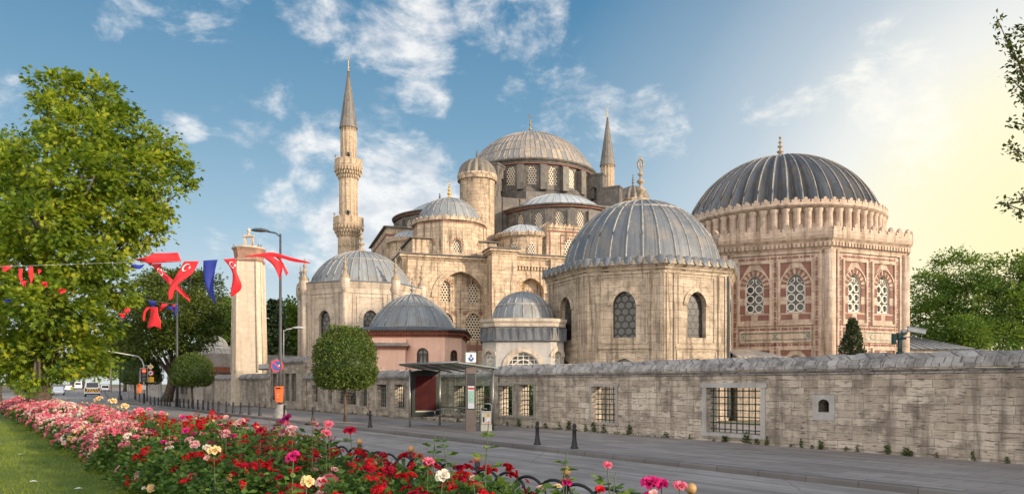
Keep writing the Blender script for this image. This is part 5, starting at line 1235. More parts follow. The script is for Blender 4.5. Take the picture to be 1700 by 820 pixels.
bb = bin_(p, 'tilted orange litter bin on a pole left of the traffic light'); bb.rotation_euler = (0, R(9), R(-20))
# more masts further off
p = at(189, 15); mb = MB(); mb.tube([(0, 0, 0), (0, 0, 8.2)], [.09, .06], 8); mb.lathe([(.3, 0), (.2, .5), (.1, .6)], 8); o = mb.build('utility_pole', 'pole_grey', None, p); tag(o, 'dark utility pole at the pavement edge near the parked white car', 'pole', 'far poles')
p = at(193, 16); mb = MB(); mb.tube([(0, 0, 0), (0, 0, 2.9)], [.06, .05], 8); o = mb.build('utility_pole', 'pole_pale', None, p); tag(o, 'short pale post right of the dark utility pole', 'pole', 'far poles')
p = ST(150, 19, .12); c = PX(184, HY, 150); mb = MB(); mb.tube([(0, 0, 0), (0, 0, 13)], [.2, .13], 8); o = mb.build('utility_pole', 'stone_pale', None, (c.x, c.y, 0)); tag(o, 'tall pale mast rising where the far street bends', 'pole', 'far poles')

# bus shelter -------------------------------------------------------
s1, s0_, ta, tb = 28.2, 24.1, 15.95, 17.4
BS = thing('bus_shelter', 'steel and glass bus shelter with dark red advertising panel', 'bus shelter', ST(s1, tb, .12)); org = ST(s1, tb, .12)
L_ = lambda s, t, z: ST(s, t, z) - ST(s1, tb, 0)
for s, t in ((s1, ta), (s1, tb + .08), (s0_, tb + .08)):
    mb = MB(); mb.tube([L_(s, t, 0), L_(s, t, 2.5)], .05, 8); mb.build('post', 'steel', BS)
fa = Fr(L_(s1, ta + .08, 0) - U * .06, N); W_ = tb - ta - .08
mb = MB(); mb.fbox(fa, 0, W_, .42, 2.42, -.14, 0); mb.fext(fa, [(0, 2.42)] + [(W_, 2.42)] + [(W_ * (1 - k / 8), 2.42 + .08 * math.sin(PI * k / 8)) for k in range(1, 8)], -.14, 0); pn = mb.build('advert_frame', 'iron_dark', BS)
mb = MB(); mb.fbox(fa, .16, W_ - .16, .70, 2.24, 0, .012); mb.build('advert_panel', 'dark_red_panel', pn)
mb = MB(); mb.fbox(fa, .16, W_ - .16, .64, .70, .0, .012); mb.build('panel_strip', 'steel', pn)
fg = Fr(L_(s1 - .1, tb, 0), -U); ng = 3; Lg = (s1 - s0_ - .1) / ng
for k in range(ng): mb = MB(); mb.fbox(fg, k * Lg + .03, (k + 1) * Lg - .03, .55, 2.3, -.012, 0); mb.build('glass_pane', 'shelter_glass', BS)
mb = MB(); rr = lambda t: 2.50 + .10 * (tb + .15 - t)
for ta2, tb2, sa, sb, dz, th in ((ta - .35, tb + .2, s1 + .25, s0_ - .2, 0, .05),):
    v = [L_(s, t, rr(t) + z) for z in (0, th) for s, t in ((sa, ta2), (sb, ta2), (sb, tb2), (sa, tb2))]; mb.add(v, [(0, 1, 2, 3), (7, 6, 5, 4), (0, 4, 5, 1), (1, 5, 6, 2), (2, 6, 7, 3), (3, 7, 4, 0)])
ro = mb.build('roof', 'shelter_roof', BS)
mb = MB(); mb.tube([L_(s1 + .25, ta - .35, rr(ta - .35) + .03), L_(s0_ - .2, ta - .35, rr(ta - .35) + .03)], .05, 8); mb.tube([L_(s1 + .25, ta - .35, rr(ta - .35) + .03), L_(s1 + .25, tb + .2, rr(tb + .2) + .03)], .05, 8)
for k in range(5): s = s1 - k * (s1 - s0_) / 4; mb.tube([L_(s, ta - .3, rr(ta - .3) - .03), L_(s, tb + .1, rr(tb) - .12)], .03, 6)
mb.build('roof_frame', 'steel', ro)
mb = MB()
for z, t in ((.86, tb - .08), (.46, tb - .35), (.46, tb - .1)): mb.tube([L_(s1 - .15, t, z), L_(s0_ + .2, t, z)], .032, 8)
bn = mb.build('bench_rail', 'steel', BS)
for k in range(5):
    s = s1 - .55 - k * .72; mb = MB(); mb.tube([L_(s, tb - .5, .50), L_(s, tb - .52, .68), L_(s, tb - .42, .74), L_(s, tb - .15, .74), L_(s - .06, tb - .1, .50)], .022, 7); mb.build('armrest', 'steel', BS)
    if k < 4: mb = MB(); mb.box(-.26, .26, -.2, .2, 0, .03, 0, Matrix.Translation(L_(s - .36, tb - .32, .48)) @ Matrix.Rotation(math.atan2(U.y, U.x), 4, 'Z')); mb.build('seat', 'totem_brown', BS)
# stop totem
pt = ST(24.2, 16.45, .12); TT = thing('bus_stop_totem', 'tall brown bus stop pillar with emblem sign and route map', 'bus stop pillar', pt); rzf = math.atan2(.35, -.94) ; ft = Fr((0, 0, 0), Vector((.97, .24, 0)))
fc = Fr(ft.p(0, 0, .09), ft.t)
mb = MB(); mb.fbox(fc, -.2, .2, 0, 2.72, -.2, 0); mb.build('pillar', 'totem_brown', TT, bevel=.01)
mb = MB(); mb.fbox(fc, -.2, .2, 2.74, 3.13, -.2, 0); sb = mb.build('emblem_sign', 'paper_white', TT)
mb = MB(); disc(mb, fc, 0, 2.88, .085, 0, .01); mb.fext(fc, [(-.07, 2.98), (0, 3.08), (.07, 2.98), (.035, 2.99), (0, 2.96), (-.035, 2.99)][::-1], 0, .01); mb.fext(fc, [(-.12, 2.93), (-.09, 2.83), (.0, 2.77), (.09, 2.83), (.12, 2.93), (.085, 2.92), (.0, 2.81), (-.085, 2.92)], 0, .012); mb.build('emblem', 'sign_blue', sb)
mb = MB(); mb.fext(fc, [(-.04, 2.91), (-.02, 2.85), (0, 2.9), (.02, 2.85), (.04, 2.91), (0, 2.94)], .012, .016); mb.build('emblem_mark', 'paper_white', sb)
mb = MB(); mb.fbox(fc, -.165, .165, .86, 2.3, .0, .008); sc_ = mb.build('display', 'pane_dark', TT)
mb = MB(); mb.fbox(fc, -.13, .13, .9, 1.80, .008, .014); mp = mb.build('notice', 'paper_white', sc_)
mb = MB(); mb.fbox(fc, -.115, .115, 1.12, 1.62, .014, .018); mb.build('route_map', 'map_green', sc_); mb = MB(); mb.fbox(fc, -.12, .12, 1.66, 1.74, .014, .018); mb.build('title_bar', 'sign_red', sc_)
# electricity box
pb_ = ST(24.0, 17.05, .12); EB = thing('electricity_box', 'cream electricity box with yellow warning triangle beside the bus stop pillar', 'electrical box', pb_); fe = Fr(ft.p(0, 0, .15), ft.t)
mb = MB(); mb.fbox(fe, -.22, .22, 0, .26, -.3, 0); mb.build('plinth', 'box_cream', EB); mb = MB(); mb.fbox(fe, -.2, .2, .27, .75, -.28, -.01); mb.fbox(fe, -.22, .22, .75, .79, -.3, .01); mb.build('cabinet', 'box_cream', EB, bevel=.01)
mb = MB(); mb.fext(fe, [(-.03, .56), (.15, .56), (.06, .72)], -.01, .0); w1 = mb.build('warning_triangle', 'sign_yellow', EB); mb = MB(); mb.fext(fe, [(.05, .58), (.075, .63), (.055, .63), (.075, .69), (.04, .62), (.06, .62)], 0, .006); mb.build('bolt_mark', 'iron_dark', w1)
mb = MB(); mb.fbox(fe, -.04, .16, .36, .54, -.01, .0); mb.build('notice', 'paper_white', EB); mb = MB(); mb.fbox(fe, -.15, -.09, .36, .56, -.01, .004); mb.build('meter_slot', 'iron_dark', EB)
mb = MB(); mb.tube([Vector((-.25, .3, 0)), (-.25, .3, 1.0), (-.18, .3, 1.08), (.15, .32, 1.08), (.22, .32, 1.0), (.22, .32, 0)], .03, 8); o = mb.build('rail_hoop', 'steel', None, pb_); tag(o, 'bent steel tube hoop behind the cream electricity box', 'rail')
# camera post on the wall
p = ST(s_at(1494, T_W + .3), T_W + .3, 2.7); CC = thing('security_camera', 'white bullet security camera on a dark green post above the wall', 'security camera', p)
mb = MB(); mb.tube([(0, 0, -.1), (0, 0, .62)], .06, 10); mb.lathe([(.09, .1), (.09, .16)], 10); mb.lathe([(.08, .52), (.08, .66)], 10); mb.tube([(-.15, 0, .52), (.16, 0, .52)], .03, 8); mb.box(-.2, -.13, -.06, .06, .36, .64); mb.build('post', 'iron_green', CC)
M_ = Matrix.Translation((.42, 0, .72)) @ Matrix.Rotation(R(12), 4, 'Y') @ Matrix.Rotation(R(-14), 4, 'Z'); mb = MB(); mb.box(-.2, .24, -.07, .07, -.05, .07, 0, M_); mb.box(-.22, .26, -.085, .085, .075, .09, 0, M_); mb.build('camera_body', 'pole_pale', CC, bevel=.015)
mb = MB(); mb.lathe([(.001, -.09), (.07, -.05), (.09, 0), (.09, .06), (.03, .08)], 10, (.1, -.02, .68)); mb.build('dome_camera', 'steel', CC); mb = MB(); mb.tube([(.1, 0, .55), (.4, 0, .56), (.4, 0, .68)], .022, 6); mb.build('arm', 'pole_pale', CC)
# floodlights at the foot of the stone pier
for k, (px, lab) in enumerate(((436, 'small grey floodlight at the foot of the stone pier'), (445.5, 'larger floodlight on a stand left of the gate wall'))):
    p = ST(s_at(px, T_W + .2), T_W + .2, 2.66); Fl = thing('floodlight', lab, 'floodlight', p, 'floodlights on the wall'); mb = MB(); mb.tube([(0, 0, -.06), (0, 0, .5)], .03, 6); mb.build('stand', 'steel', Fl); mb = MB(); M_ = Matrix.Translation((0, 0, .7)) @ Matrix.Rotation(R(-25), 4, 'X'); mb.box(-.3, .3, -.14, .14, -.22, .22, 0, M_); mb.build('housing', 'steel', Fl, bevel=.03)

# ================================================================== hoop fence
FT = 5.2; fence = thing('hoop_fence', 'low black iron hoop fence with gold balls on its posts behind the roses', 'fence', ST(0, FT, .15))
ff = Fr(-Vector((0, 0, 0)), -U); s = 4.18; k = 0; g0 = None
pm_ = MB(); pm_.tube([(0, 0, 0), (0, 0, .86)], .022, 8); pm_.lathe([(.035, .82), (.035, .87), (.02, .88)], 10); pme = pm_.build('post', 'iron_dark', fence); bm_ = MB(); bm_.lathe([(.001, .875)] + [(.05 * math.cos(a), .925 + .05 * math.sin(a)) for a in np.linspace(-1.35, 1.35, 8)] + [(.001, .975)], 12); bme = bm_.build('ball_finial', 'gilt_paint', pme)
posts = [s + 1.66 * i for i in range(-1, 24)]; pme.location = U * posts[0]
for q in posts[1:]:
    a = pme.copy(); COL.objects.link(a); a.location = U * q; e = bme.copy(); COL.objects.link(e); e.parent = a
hm = MB(); r_ = .345; hm.tube([(-r_, 0, 0), (-r_, 0, .5)] + [(-r_ * math.cos(a), 0, .5 + .88 * r_ * math.sin(a)) for a in np.linspace(.15, PI - .15, 13)] + [(r_, 0, .5), (r_, 0, 0)], .0175, 7); hm.tube([(-.14, .0, 0), (-.14, 0, .28)] + [(-.14 * math.cos(a), 0, .28 + .14 * math.sin(a)) for a in np.linspace(.2, PI - .2, 9)] + [(.14, 0, .28), (.14, 0, 0)], .010, 6)
h0 = hm.build('hoop', 'iron_dark', fence); ang = math.atan2(U.y, U.x); h0.rotation_euler = (0, 0, ang); i = 0; s = posts[0] + .2; nh = 0
while s < posts[-1] and nh < 96:
    if nh: h1 = h0.copy(); COL.objects.link(h1)
    else: h1 = h0
    h1.location = U * s - N * (.018 if nh % 2 else -.018); s += .415; nh += 1
mb = MB(); mb.fbox(Fr((0, 0, 0), U), posts[0], posts[-1], .10, .125, -.008, .008); mb.build('rail', 'iron_dark', fence)
# ================================================================== trees
def tree(name, label, cat, base, blobs, mat, ncl, nl, spread, size, r0, r1, top, group=None, tpl=T_LEAF, droop=.3, shell=.55, bark='bark', flat=.6, every=1):
    """blobs are relative to the base"""
    t_ = thing(name, label, cat, base, group); mb = MB(); limbs(mb, (0, 0, -.1), top, blobs, r0, r1, 9, every=every); mb.build('trunk', bark, t_)
    P, Dn, up, sz, T = crown(blobs, ncl, nl, spread, size, droop, shell, flat); leaves('crown', mat, P, Dn, up, sz, T, tpl, t_); return t_
def pxblobs(lst, d, base, dj=3.):
    """ellipsoids given where they are seen (x, y, radii in photo pixels) at their own distances"""
    o = []
    for x, y, rx, ry, dd in lst:
        c = PX(x, y, d + dd) - Vector(base); k = (d + dd) / F; o.append((c.x, c.y, c.z, rx * k, max(rx, ry) * k * .9, ry * k))
    return o
# the big plane tree at the left
d = 44; b = PX(66, HY, d); base = Vector((b.x, b.y, .1))
BL = [(95, 150, 42, 30, 0), (160, 165, 50, 34, 1), (85, 195, 36, 30, -2), (195, 215, 52, 36, 0), (140, 225, 62, 40, -3), (250, 245, 40, 30, 0), (215, 285, 62, 44, -2), (292, 290, 34, 28, 1), (130, 300, 74, 48, -4), (265, 330, 34, 34, -1),
      (45, 285, 60, 44, -3), (180, 360, 72, 46, -3), (235, 385, 42, 34, 0), (70, 370, 78, 50, -5), (-30, 340, 60, 60, 0), (140, 430, 70, 46, -4), (30, 450, 70, 48, -4), (184, 478, 42, 40, -1), (90, 510, 74, 44, -5), (152, 545, 46, 36, -2), (15, 545, 60, 44, -4), (118, 580, 60, 30, -3), (166, 598, 24, 16, -1), (40, 600, 50, 30, -3), (-50, 480, 60, 80, 2), (148, 608, 28, 12, -1), (105, 616, 36, 14, -4), (25, 622, 44, 16, -3), (65, 632, 26, 12, -5)]
bl = pxblobs([(x, y, rx * .93, ry * .93, q) for x, y, rx, ry, q in BL], d, base)
tree('plane_tree', 'large bright green plane tree at the left standing in the rose bed', 'tree', base, bl, 'leaf_plane', 1150, 34, .33, .28, .62, .30, (-.2, .3, 13), 'trees', T_STAR, .35, .35, 'bark', .65)
d = 62; b = PX(-10, HY, d); base = Vector((b.x, b.y, .1))
tree('plane_tree', 'darker green tree at the left edge behind the bright plane tree', 'tree', base, pxblobs([(25, 240, 42, 26, 0), (-20, 270, 50, 40, 0), (10, 330, 60, 60, 0), (-30, 420, 60, 60, 0)], d, base), 'leaf_mid', 260, 30, .5, .32, .5, .25, (0, 0, 14), 'trees', T_STAR, .3, .4)
# large dark tree behind the flags
d = 78; b = PX(276, HY, d); base = Vector((b.x, b.y, .1))
BD = [(300, 475, 40, 26, 0), (255, 490, 40, 30, 1), (340, 480, 30, 30, 2), (220, 525, 36, 36, 0), (280, 515, 52, 36, -3), (330, 525, 40, 34, -1), (245, 560, 46, 30, -3), (305, 558, 46, 28, -3), (350, 535, 18, 18, 0), (205, 570, 30, 28, 1), (270, 470, 30, 20, 3)]
tree('street_tree', 'broad dark olive street tree behind the hanging flags with leaning trunk', 'tree', base, pxblobs(BD, d, base), 'leaf_dark', 1150, 30, .45, .30, .52, .34, (1.2, .5, 5.6), 'trees', T_LEAF, .25, .55)
# background trees: seen extents at their distance
def bgtree(label, d, lst, mat, n=260, nm='broadleaf_tree', size=.36, spread=.6, tpl=T_LEAF):
    x = sum(q[0] for q in lst) / len(lst); b = PX(x, HY, d); base = Vector((b.x, b.y, 0)); top = PX(x, min(q[1] for q in lst) + 25, d).z
    return tree(nm, label, 'tree', base, pxblobs(lst, d, base), mat, n, 26, spread, size, .4, .2, (0, 0, top), 'trees', tpl)
bgtree('light green tree just left of the tall stone pier', 105, [(380, 522, 20, 26, 0), (370, 560, 26, 36, 0), (395, 545, 18, 40, 0)], 'leaf_mid', 520, size=.45)
bgtree('mid green tree right of the tall stone pier beside the lamp', 105, [(487, 530, 20, 28, 0), (452, 572, 22, 36, 0), (475, 570, 26, 34, 0), (500, 550, 16, 44, 0)], 'leaf_mid', 620, size=.45)
# cedar behind the pier
d = 96; b = PX(455, HY, d); ce = thing('cedar_tree', 'dark tiered cedar between the stone pier and the lamp', 'tree', (b.x, b.y, 0), 'trees'); mb = MB(); mb.tube([(0, 0, 0), (0, 0, 13)], [.3, .06], 8)
P = []; Dn = []
for z in np.arange(4, 12.9, .62):
    r_ = 2.6 * (1 - (z - 4) / 10.5) + .35; a0 = random.uniform(0, 6)
    for k in range(9):
        a = a0 + k * PI / 4.5 + random.uniform(-.3, .3); rl = r_ * random.uniform(.6, 1.15); e = Vector((math.cos(a) * rl, math.sin(a) * rl, z + random.uniform(-.1, .35))); mb.tube([(0, 0, z), e], [.05, .02], 4)
        q = rng.random((110, 1)); P.append(np.array([[0, 0, z]]) * (1 - q) + np.array([list(e)]) * q + rng.normal(size=(110, 3)) * [.16, .16, .06]); Dn.append(np.array([[math.cos(a), math.sin(a), -.1]]) + rng.normal(size=(110, 3)) * .5)
mb.build('trunk', 'bark', ce); P = np.concatenate(P); Dn = np.concatenate(Dn); leaves('crown', 'leaf_cedar', P, Dn, np.array([0, 0, 1.]) + rng.normal(size=P.shape) * .4, np.full(len(P), .34), rng.random(len(P)), T_LEAF, ce)
# right hand trees
bgtree('big green tree beyond the wall right of the inlaid tomb', 84, [(1590, 455, 46, 34, 2), (1545, 480, 34, 32, 0), (1560, 525, 46, 40, -2), (1610, 500, 50, 44, 0), (1530, 540, 26, 34, -3), (1600, 556, 50, 30, -3)], 'leaf_mid', 640, size=.34, spread=.5)
bgtree('rounded green tree at the right edge beyond the wall', 78, [(1670, 460, 44, 34, 1), (1710, 470, 44, 40, 1), (1660, 510, 46, 42, -1), (1700, 530, 50, 44, -2), (1650, 560, 46, 26, -3), (1745, 500, 50, 60, 0)], 'leaf_mid', 640, size=.34, spread=.5)
bgtree('young pale green tree in front of the right hand trees', 62, [(1600, 550, 26, 26, 0), (1622, 560, 22, 20, 0), (1585, 566, 18, 16, 0)], 'leaf_mid', 200, size=.22, spread=.35)
# small conifer in front of the inlaid tomb
b = PX(1415, HY, 33); cf = thing('conifer', 'small dark conifer rising above the wall before the inlaid tomb', 'tree', (b.x, b.y, 0), 'trees'); mb = MB(); mb.tube([(0, 0, 0), (0, 0, 4.6)], [.09, .02], 7); mb.build('trunk', 'bark', cf)
n = 5200; z = 1.4 + 3.45 * rng.random(n) ** 1.2; a = rng.random(n) * 2 * PI; rr = (.78 * np.clip(1 - (z - 1.4) / 3.5, 0, 1) ** .75 + .03) * (.35 + .75 * rng.random(n) ** .5) * (1 + .22 * np.sin(3 * a + z * 5)); P = np.stack([rr * np.cos(a), rr * np.sin(a), z + rng.normal(0, .05, n)], 1)
leaves('crown', 'leaf_fir', P, np.stack([np.cos(a), np.sin(a), .9 + 0 * a], 1) + rng.normal(size=(n, 3)) * .5, np.stack([np.cos(a), np.sin(a), .3 + 0 * a], 1) + rng.normal(size=(n, 3)) * .3, .10 + .06 * rng.random(n), rng.random(n), T_LEAF, cf)
# far street end trees and hillside greenery
FT_ = [('hazy green tree at the far end of the street', 330, [(150, 605, 26, 22, 0), (125, 615, 22, 16, 0)]), ('pale green tree over the far vans', 300, [(178, 590, 16, 30, 0), (190, 612, 12, 18, 0)]), ('dark green tree behind the far street lamps', 180, [(220, 575, 24, 26, 0), (195, 590, 18, 24, 0)]),
       ('green tree at the left horizon beyond the lawn', 210, [(20, 605, 40, 26, 0), (-30, 600, 50, 34, 0)]), ('distant green tree left of the street end', 260, [(85, 612, 34, 20, 0)])]
for lab, d, l in FT_: bgtree(lab, d, l, 'leaf_mid', 150, size=.8, spread=1.1)
# clipped street trees
def topiary(px, t, zb, zt, rx, label, tw=.075, nl=9000):
    p = at(px, t); T_ = thing('clipped_tree', label, 'tree', p, 'clipped street trees'); mb = MB(); mb.tube([(0, 0, -.05), (.02, 0, .6), (-.03, .02, 1.4), (.0, 0, zb + .3)], [tw * 1.25, tw, tw * .95, tw * .9], 9)
    for k in range(6): a = k * PI / 3; mb.tube([(0, 0, zb - .1), (math.cos(a) * rx * .35, math.sin(a) * rx * .35, zb + .25), (math.cos(a) * rx * .7, math.sin(a) * rx * .7, zb + .7)], [tw * .6, tw * .4, tw * .15], 5)
    mb.build('trunk', 'bark', T_)
    h = zt - zb; d_ = rdir(nl); cz = zb + h * .40
    up_ = d_[:, 2] > 0; sz_ = np.where(up_, h * .60, h * .42); e_ = .8
    r_ = .86 + .17 * rng.random(nl) ** .7; lump = 1 + .05 * np.sin(7 * d_[:, 0] + 3 * d_[:, 2] + px) * np.sin(6 * d_[:, 1] + 2) + .03 * np.sin(17 * d_[:, 0] + px) * np.sin(15 * d_[:, 2]) + (rng.random(nl) < .05) * .12 * rng.random(nl)
    hz = np.sign(d_[:, 2]) * np.abs(d_[:, 2]) ** np.where(up_, .92, .62); hr = np.hypot(d_[:, 0], d_[:, 1]); kk = np.where(up_, 1, (1 - np.minimum(np.abs(hz), 1) ** 4.5) ** .34 / np.maximum(hr, .05)); kk = np.where(up_, 1, np.minimum(kk, 3))
    P = np.stack([d_[:, 0] * kk * rx * r_ * lump, d_[:, 1] * kk * rx * r_ * lump, cz + hz * sz_ * r_ * lump], 1)
    core = MB(); core.lathe([(.01, cz - h * .36), (rx * .7, cz - h * .30), (rx * .84, cz - h * .1), (rx * .84, cz + h * .05), (rx * .7, cz + h * .3), (rx * .4, cz + h * .45), (.01, cz + h * .51)], 16)
    leaves('crown', 'leaf_topiary', P, d_ + rng.normal(size=(nl, 3)) * .8, d_ * .7 + rng.normal(size=(nl, 3)) * .6, (.07 + .05 * rng.random(nl)) * max(1, rx / 1.4), np.clip(rng.normal(.45, .22, nl), 0, 1), T_LEAF, T_, core); return T_
topiary(573, 15.5, 1.72, 4.72, 1.50, 'large round clipped tree standing before the pink pavilion', nl=15000)
topiary(319, 15.3, 1.75, 4.3, 1.58, 'flat bottomed clipped tree in front of the grey stone school', nl=9000)
topiary(244, 16.6, 1.9, 4.9, 1.55, 'clipped tree left of the leaning trunk behind the traffic light', nl=6500); topiary(217, 16.6, 1.9, 5.0, 1.6, 'clipped tree in the middle of the far row', nl=5000); topiary(198, 16.8, 1.9, 5.2, 1.7, 'leftmost clipped tree of the far row', nl=4500)
# right foreground tree: twigs hang into the picture
rt = thing('roadside_tree', 'leafy twigs of a roadside tree reaching in from the right edge', 'tree', (13.6, 14.2, .12), 'trees'); mb = MB(); mb.tube([(0, 0, -.1), (.1, 0, 2), (-.1, .1, 4.2), (0, 0, 7)], [.22, .17, .14, .07], 9); P = []; Dn = []; o = Vector((13.6, 14.2, .12))
TW = [((1700, 120), (1656, 32), 3), ((1705, 150), (1678, 70), 3), ((1712, 160), (1676, 128), 3), ((1715, 110), (1688, 100), 2), ((1710, 215), (1686, 205), 2), ((1712, 255), (1676, 247), 2), ((1712, 180), (1690, 160), 2), ((1715, 330), (1664, 340), 2), ((1720, 365), (1660, 335), 1), ((1712, 345), (1690, 318), 1), ((1712, 360), (1685, 352), 1), ((1720, 60), (1690, 48), 2), ((1722, 290), (1700, 262), 1)]
for (x0, y0), (x1, y1), k in TW:
    a = PX(x0, y0, 14 + random.uniform(-.6, .6)) - o; e = PX(x1, y1, 14 + random.uniform(-.6, .6)) - o; m_ = a.lerp(e, .5) + Vector((random.uniform(-.04, .04), 0, random.uniform(-.05, .05))); j = Vector((.0, 0, max(3.4, min(6.8, a.z - .8)))); mb.tube([j, j.lerp(a, .6) + Vector((0, 0, .25)), a], [.06, .04, .022], 6); mb.tube([a, m_, e], [.02, .013, .006], 5)
    nn = int(19 * k * (.5 + (e - a).length)); q = rng.random((nn, 1)) ** .7; P.append(np.array([list(a)]) * (1 - q) + np.array([list(e)]) * q + rng.normal(size=(nn, 3)) * .045 * (1 + k * .35)); Dn.append(np.array([list((e - a).normalized())]) + rng.normal(size=(nn, 3)) * .75)
mb.build('trunk', 'bark', rt); P = np.concatenate(P); Dn = np.concatenate(Dn); n = len(P)
P2, D2, u2, s2, T2 = crown([(1.2, .5, 6.2, 2.2, 2.4, 2.0), (2.2, -1, 5.4, 2, 2, 1.6), (1.6, 0, 8, 1.8, 1.8, 1.4)], 120, 26, .35, .12, .2, .5)
leaves('crown', 'leaf_branch', np.concatenate([P, P2]), np.concatenate([Dn, D2]), np.concatenate([np.array([0, 0, 1.]) + rng.normal(size=(n, 3)) * .6, u2]), np.concatenate([.07 + .05 * rng.random(n), s2]), np.concatenate([rng.random(n), T2]), T_LEAF, rt)
# unseen trees added beyond the right edge to keep the evening sun off the road
for k, (x, y) in enumerate([(27, -1), (27.5, 5.5), (29, 12), (36, 3)]):
    bs = [(0, 0, 7.5, 3.2, 3.2, 2.6), (1.5, 1, 6, 2.6, 2.6, 2), (-1.6, -.6, 6, 2.6, 2.6, 2), (.3, -1, 9.3, 2.2, 2.2, 1.6), (.2, .4, 4.6, 2.8, 2.8, 1.5)]
    if k == 0: t0_ = tree('added_shade_tree', 'round headed tree added beyond the right edge of the view for shade', 'tree', (x, y, 0), bs, 'leaf_mid', 300, 26, .5, .42, .3, .15, (0, 0, 7), 'shade trees added beyond the right edge')
    else: dup(t0_, (x, y, 0), k * 1.3).scale = (1.12,) * 3

# ================================================================== weeds, grass, litter
WD = [(1105, .28), (1145, .14), (1185, .12), (1203, .30), (1240, .34), (1256, .2), (1273, .22), (1313, .14), (1330, .22), (1348, .16), (1363, .32), (1405, .12), (1423, .2), (1473, .2), (1505, .3), (1513, .14), (1555, .12), (1615, .18), (1672, .22),
      (1045, .34), (1001, .26), (985, .34), (972, .22), (944, .34), (928, .22), (905, .3), (861, .26), (842, .18), (1026, .12), (890, .15), (812, .2), (760, .2), (700, .14), (640, .12), (610, .16), (585, .14), (540, .14), (505, .16), (470, .12), (440, .18), (415, .14), (395, .16), (380, .2), (365, .16)]
wt = []
for v_ in range(4):
    n = 60; a = rng.random(n) * 2 * PI; z = rng.random(n); P = np.stack([.30 * (1 - z * .7) * np.cos(a) * rng.random(n), .22 * (1 - z * .7) * np.sin(a) * rng.random(n), z * .9], 1)
    wt.append(leaves('weed', 'weed_leaf', P, np.stack([np.cos(a), np.sin(a), .9 + 0 * a], 1) + rng.normal(size=(n, 3)) * .3, np.array([0, 0, 1.]) + rng.normal(size=(n, 3)) * .4, .16 + .16 * rng.random(n), rng.random(n)))
for i, (px, h) in enumerate(WD):
    o = wt[i] if i < 4 else wt[i % 4].copy()
    if i >= 4: COL.objects.link(o)
    o.location = at(px, T_W - .10); o.scale = (h * (.9 + .7 * random.random()), h * 1.1, h * (.7 + .7 * random.random())); o.rotation_euler = (0, 0, i * 1.7); tag(o, 'small green weed tuft growing where the stone wall meets the pavement', 'weed', 'weeds along the wall foot')
n = 900; s = 17 + 60 * rng.random(n); P = np.array([ST(x, T_W - .04 - .12 * abs(random.gauss(0, 1)), .12) for x in s]); o = leaves('wall_foot_weeds', 'weed_leaf', P, np.array([0, 0, .8]) + rng.normal(size=(n, 3)) * .7, np.array([0, 0, 1.]) + rng.normal(size=(n, 3)) * .5, .05 + .05 * rng.random(n), rng.random(n)); o['kind'] = 'stuff'; o['label'] = 'tiny weeds and moss in the joint at the wall foot'
n = 120000; s = 8 + 34 * rng.random(n) ** 1.7; t = 2.75 - 9.5 * rng.random(n); lim = (t > -6.6); s, t = s[lim], t[lim]; n = len(s); edge = 2.6 + .12 * np.sin(s * 2.1) + .1 * np.sin(s * 5.3)
t = np.minimum(t, edge); P = np.outer(s, np.array(U)) + np.outer(t, np.array(N)); P[:, 2] = .145 + .03 * np.sin(s * .6 + t) + .02 * np.sin(t * 1.7 - s * .3)
o = leaves('grass', 'grass_blade', P, np.array([0, 0, 1.]) + rng.normal(size=(n, 3)) * .55, rng.normal(size=(n, 3)) * .8 + [0, -.5, .3], .045 + .045 * rng.random(n) + .05 * (t > edge - .15), np.clip(.5 + .3 * np.sin(s * 1.3) * np.sin(t * 2.1) + rng.normal(0, .2, n), 0, 1), T_BLADE); o['kind'] = 'stuff'; o['label'] = 'short mown green grass of the lawn'
for px, py, m_, lab in ((25, 695, 'sign_blue', 'blue scrap of litter on the lawn'), (33, 754, 'paper_white', 'white paper scrap lying on the lawn near the left edge'), (55, 799, 'paper_white', 'curled pale scrap on the near lawn'), (130, 811, 'paper_white', 'small white scrap at the bottom of the lawn'), (56, 717, 'paper_white', 'white scrap lying near the edge of the rose bed')):
    y = F * 1.82 / (py - HY); p = PX(px, HY, y); mb = MB(); mb.add([(-.05, -.03, .0), (.04, -.03, .012), (.06, .03, .0), (0, .015, .02), (-.04, .035, .0)], [(0, 1, 3), (1, 2, 3), (3, 2, 4), (0, 3, 4)]); o = mb.build('litter', m_, None, (p.x, p.y, .19)); sm = o.modifiers.new('thick', 'SOLIDIFY'); sm.thickness = .006; tag(o, lab, 'litter', 'litter on the lawn')

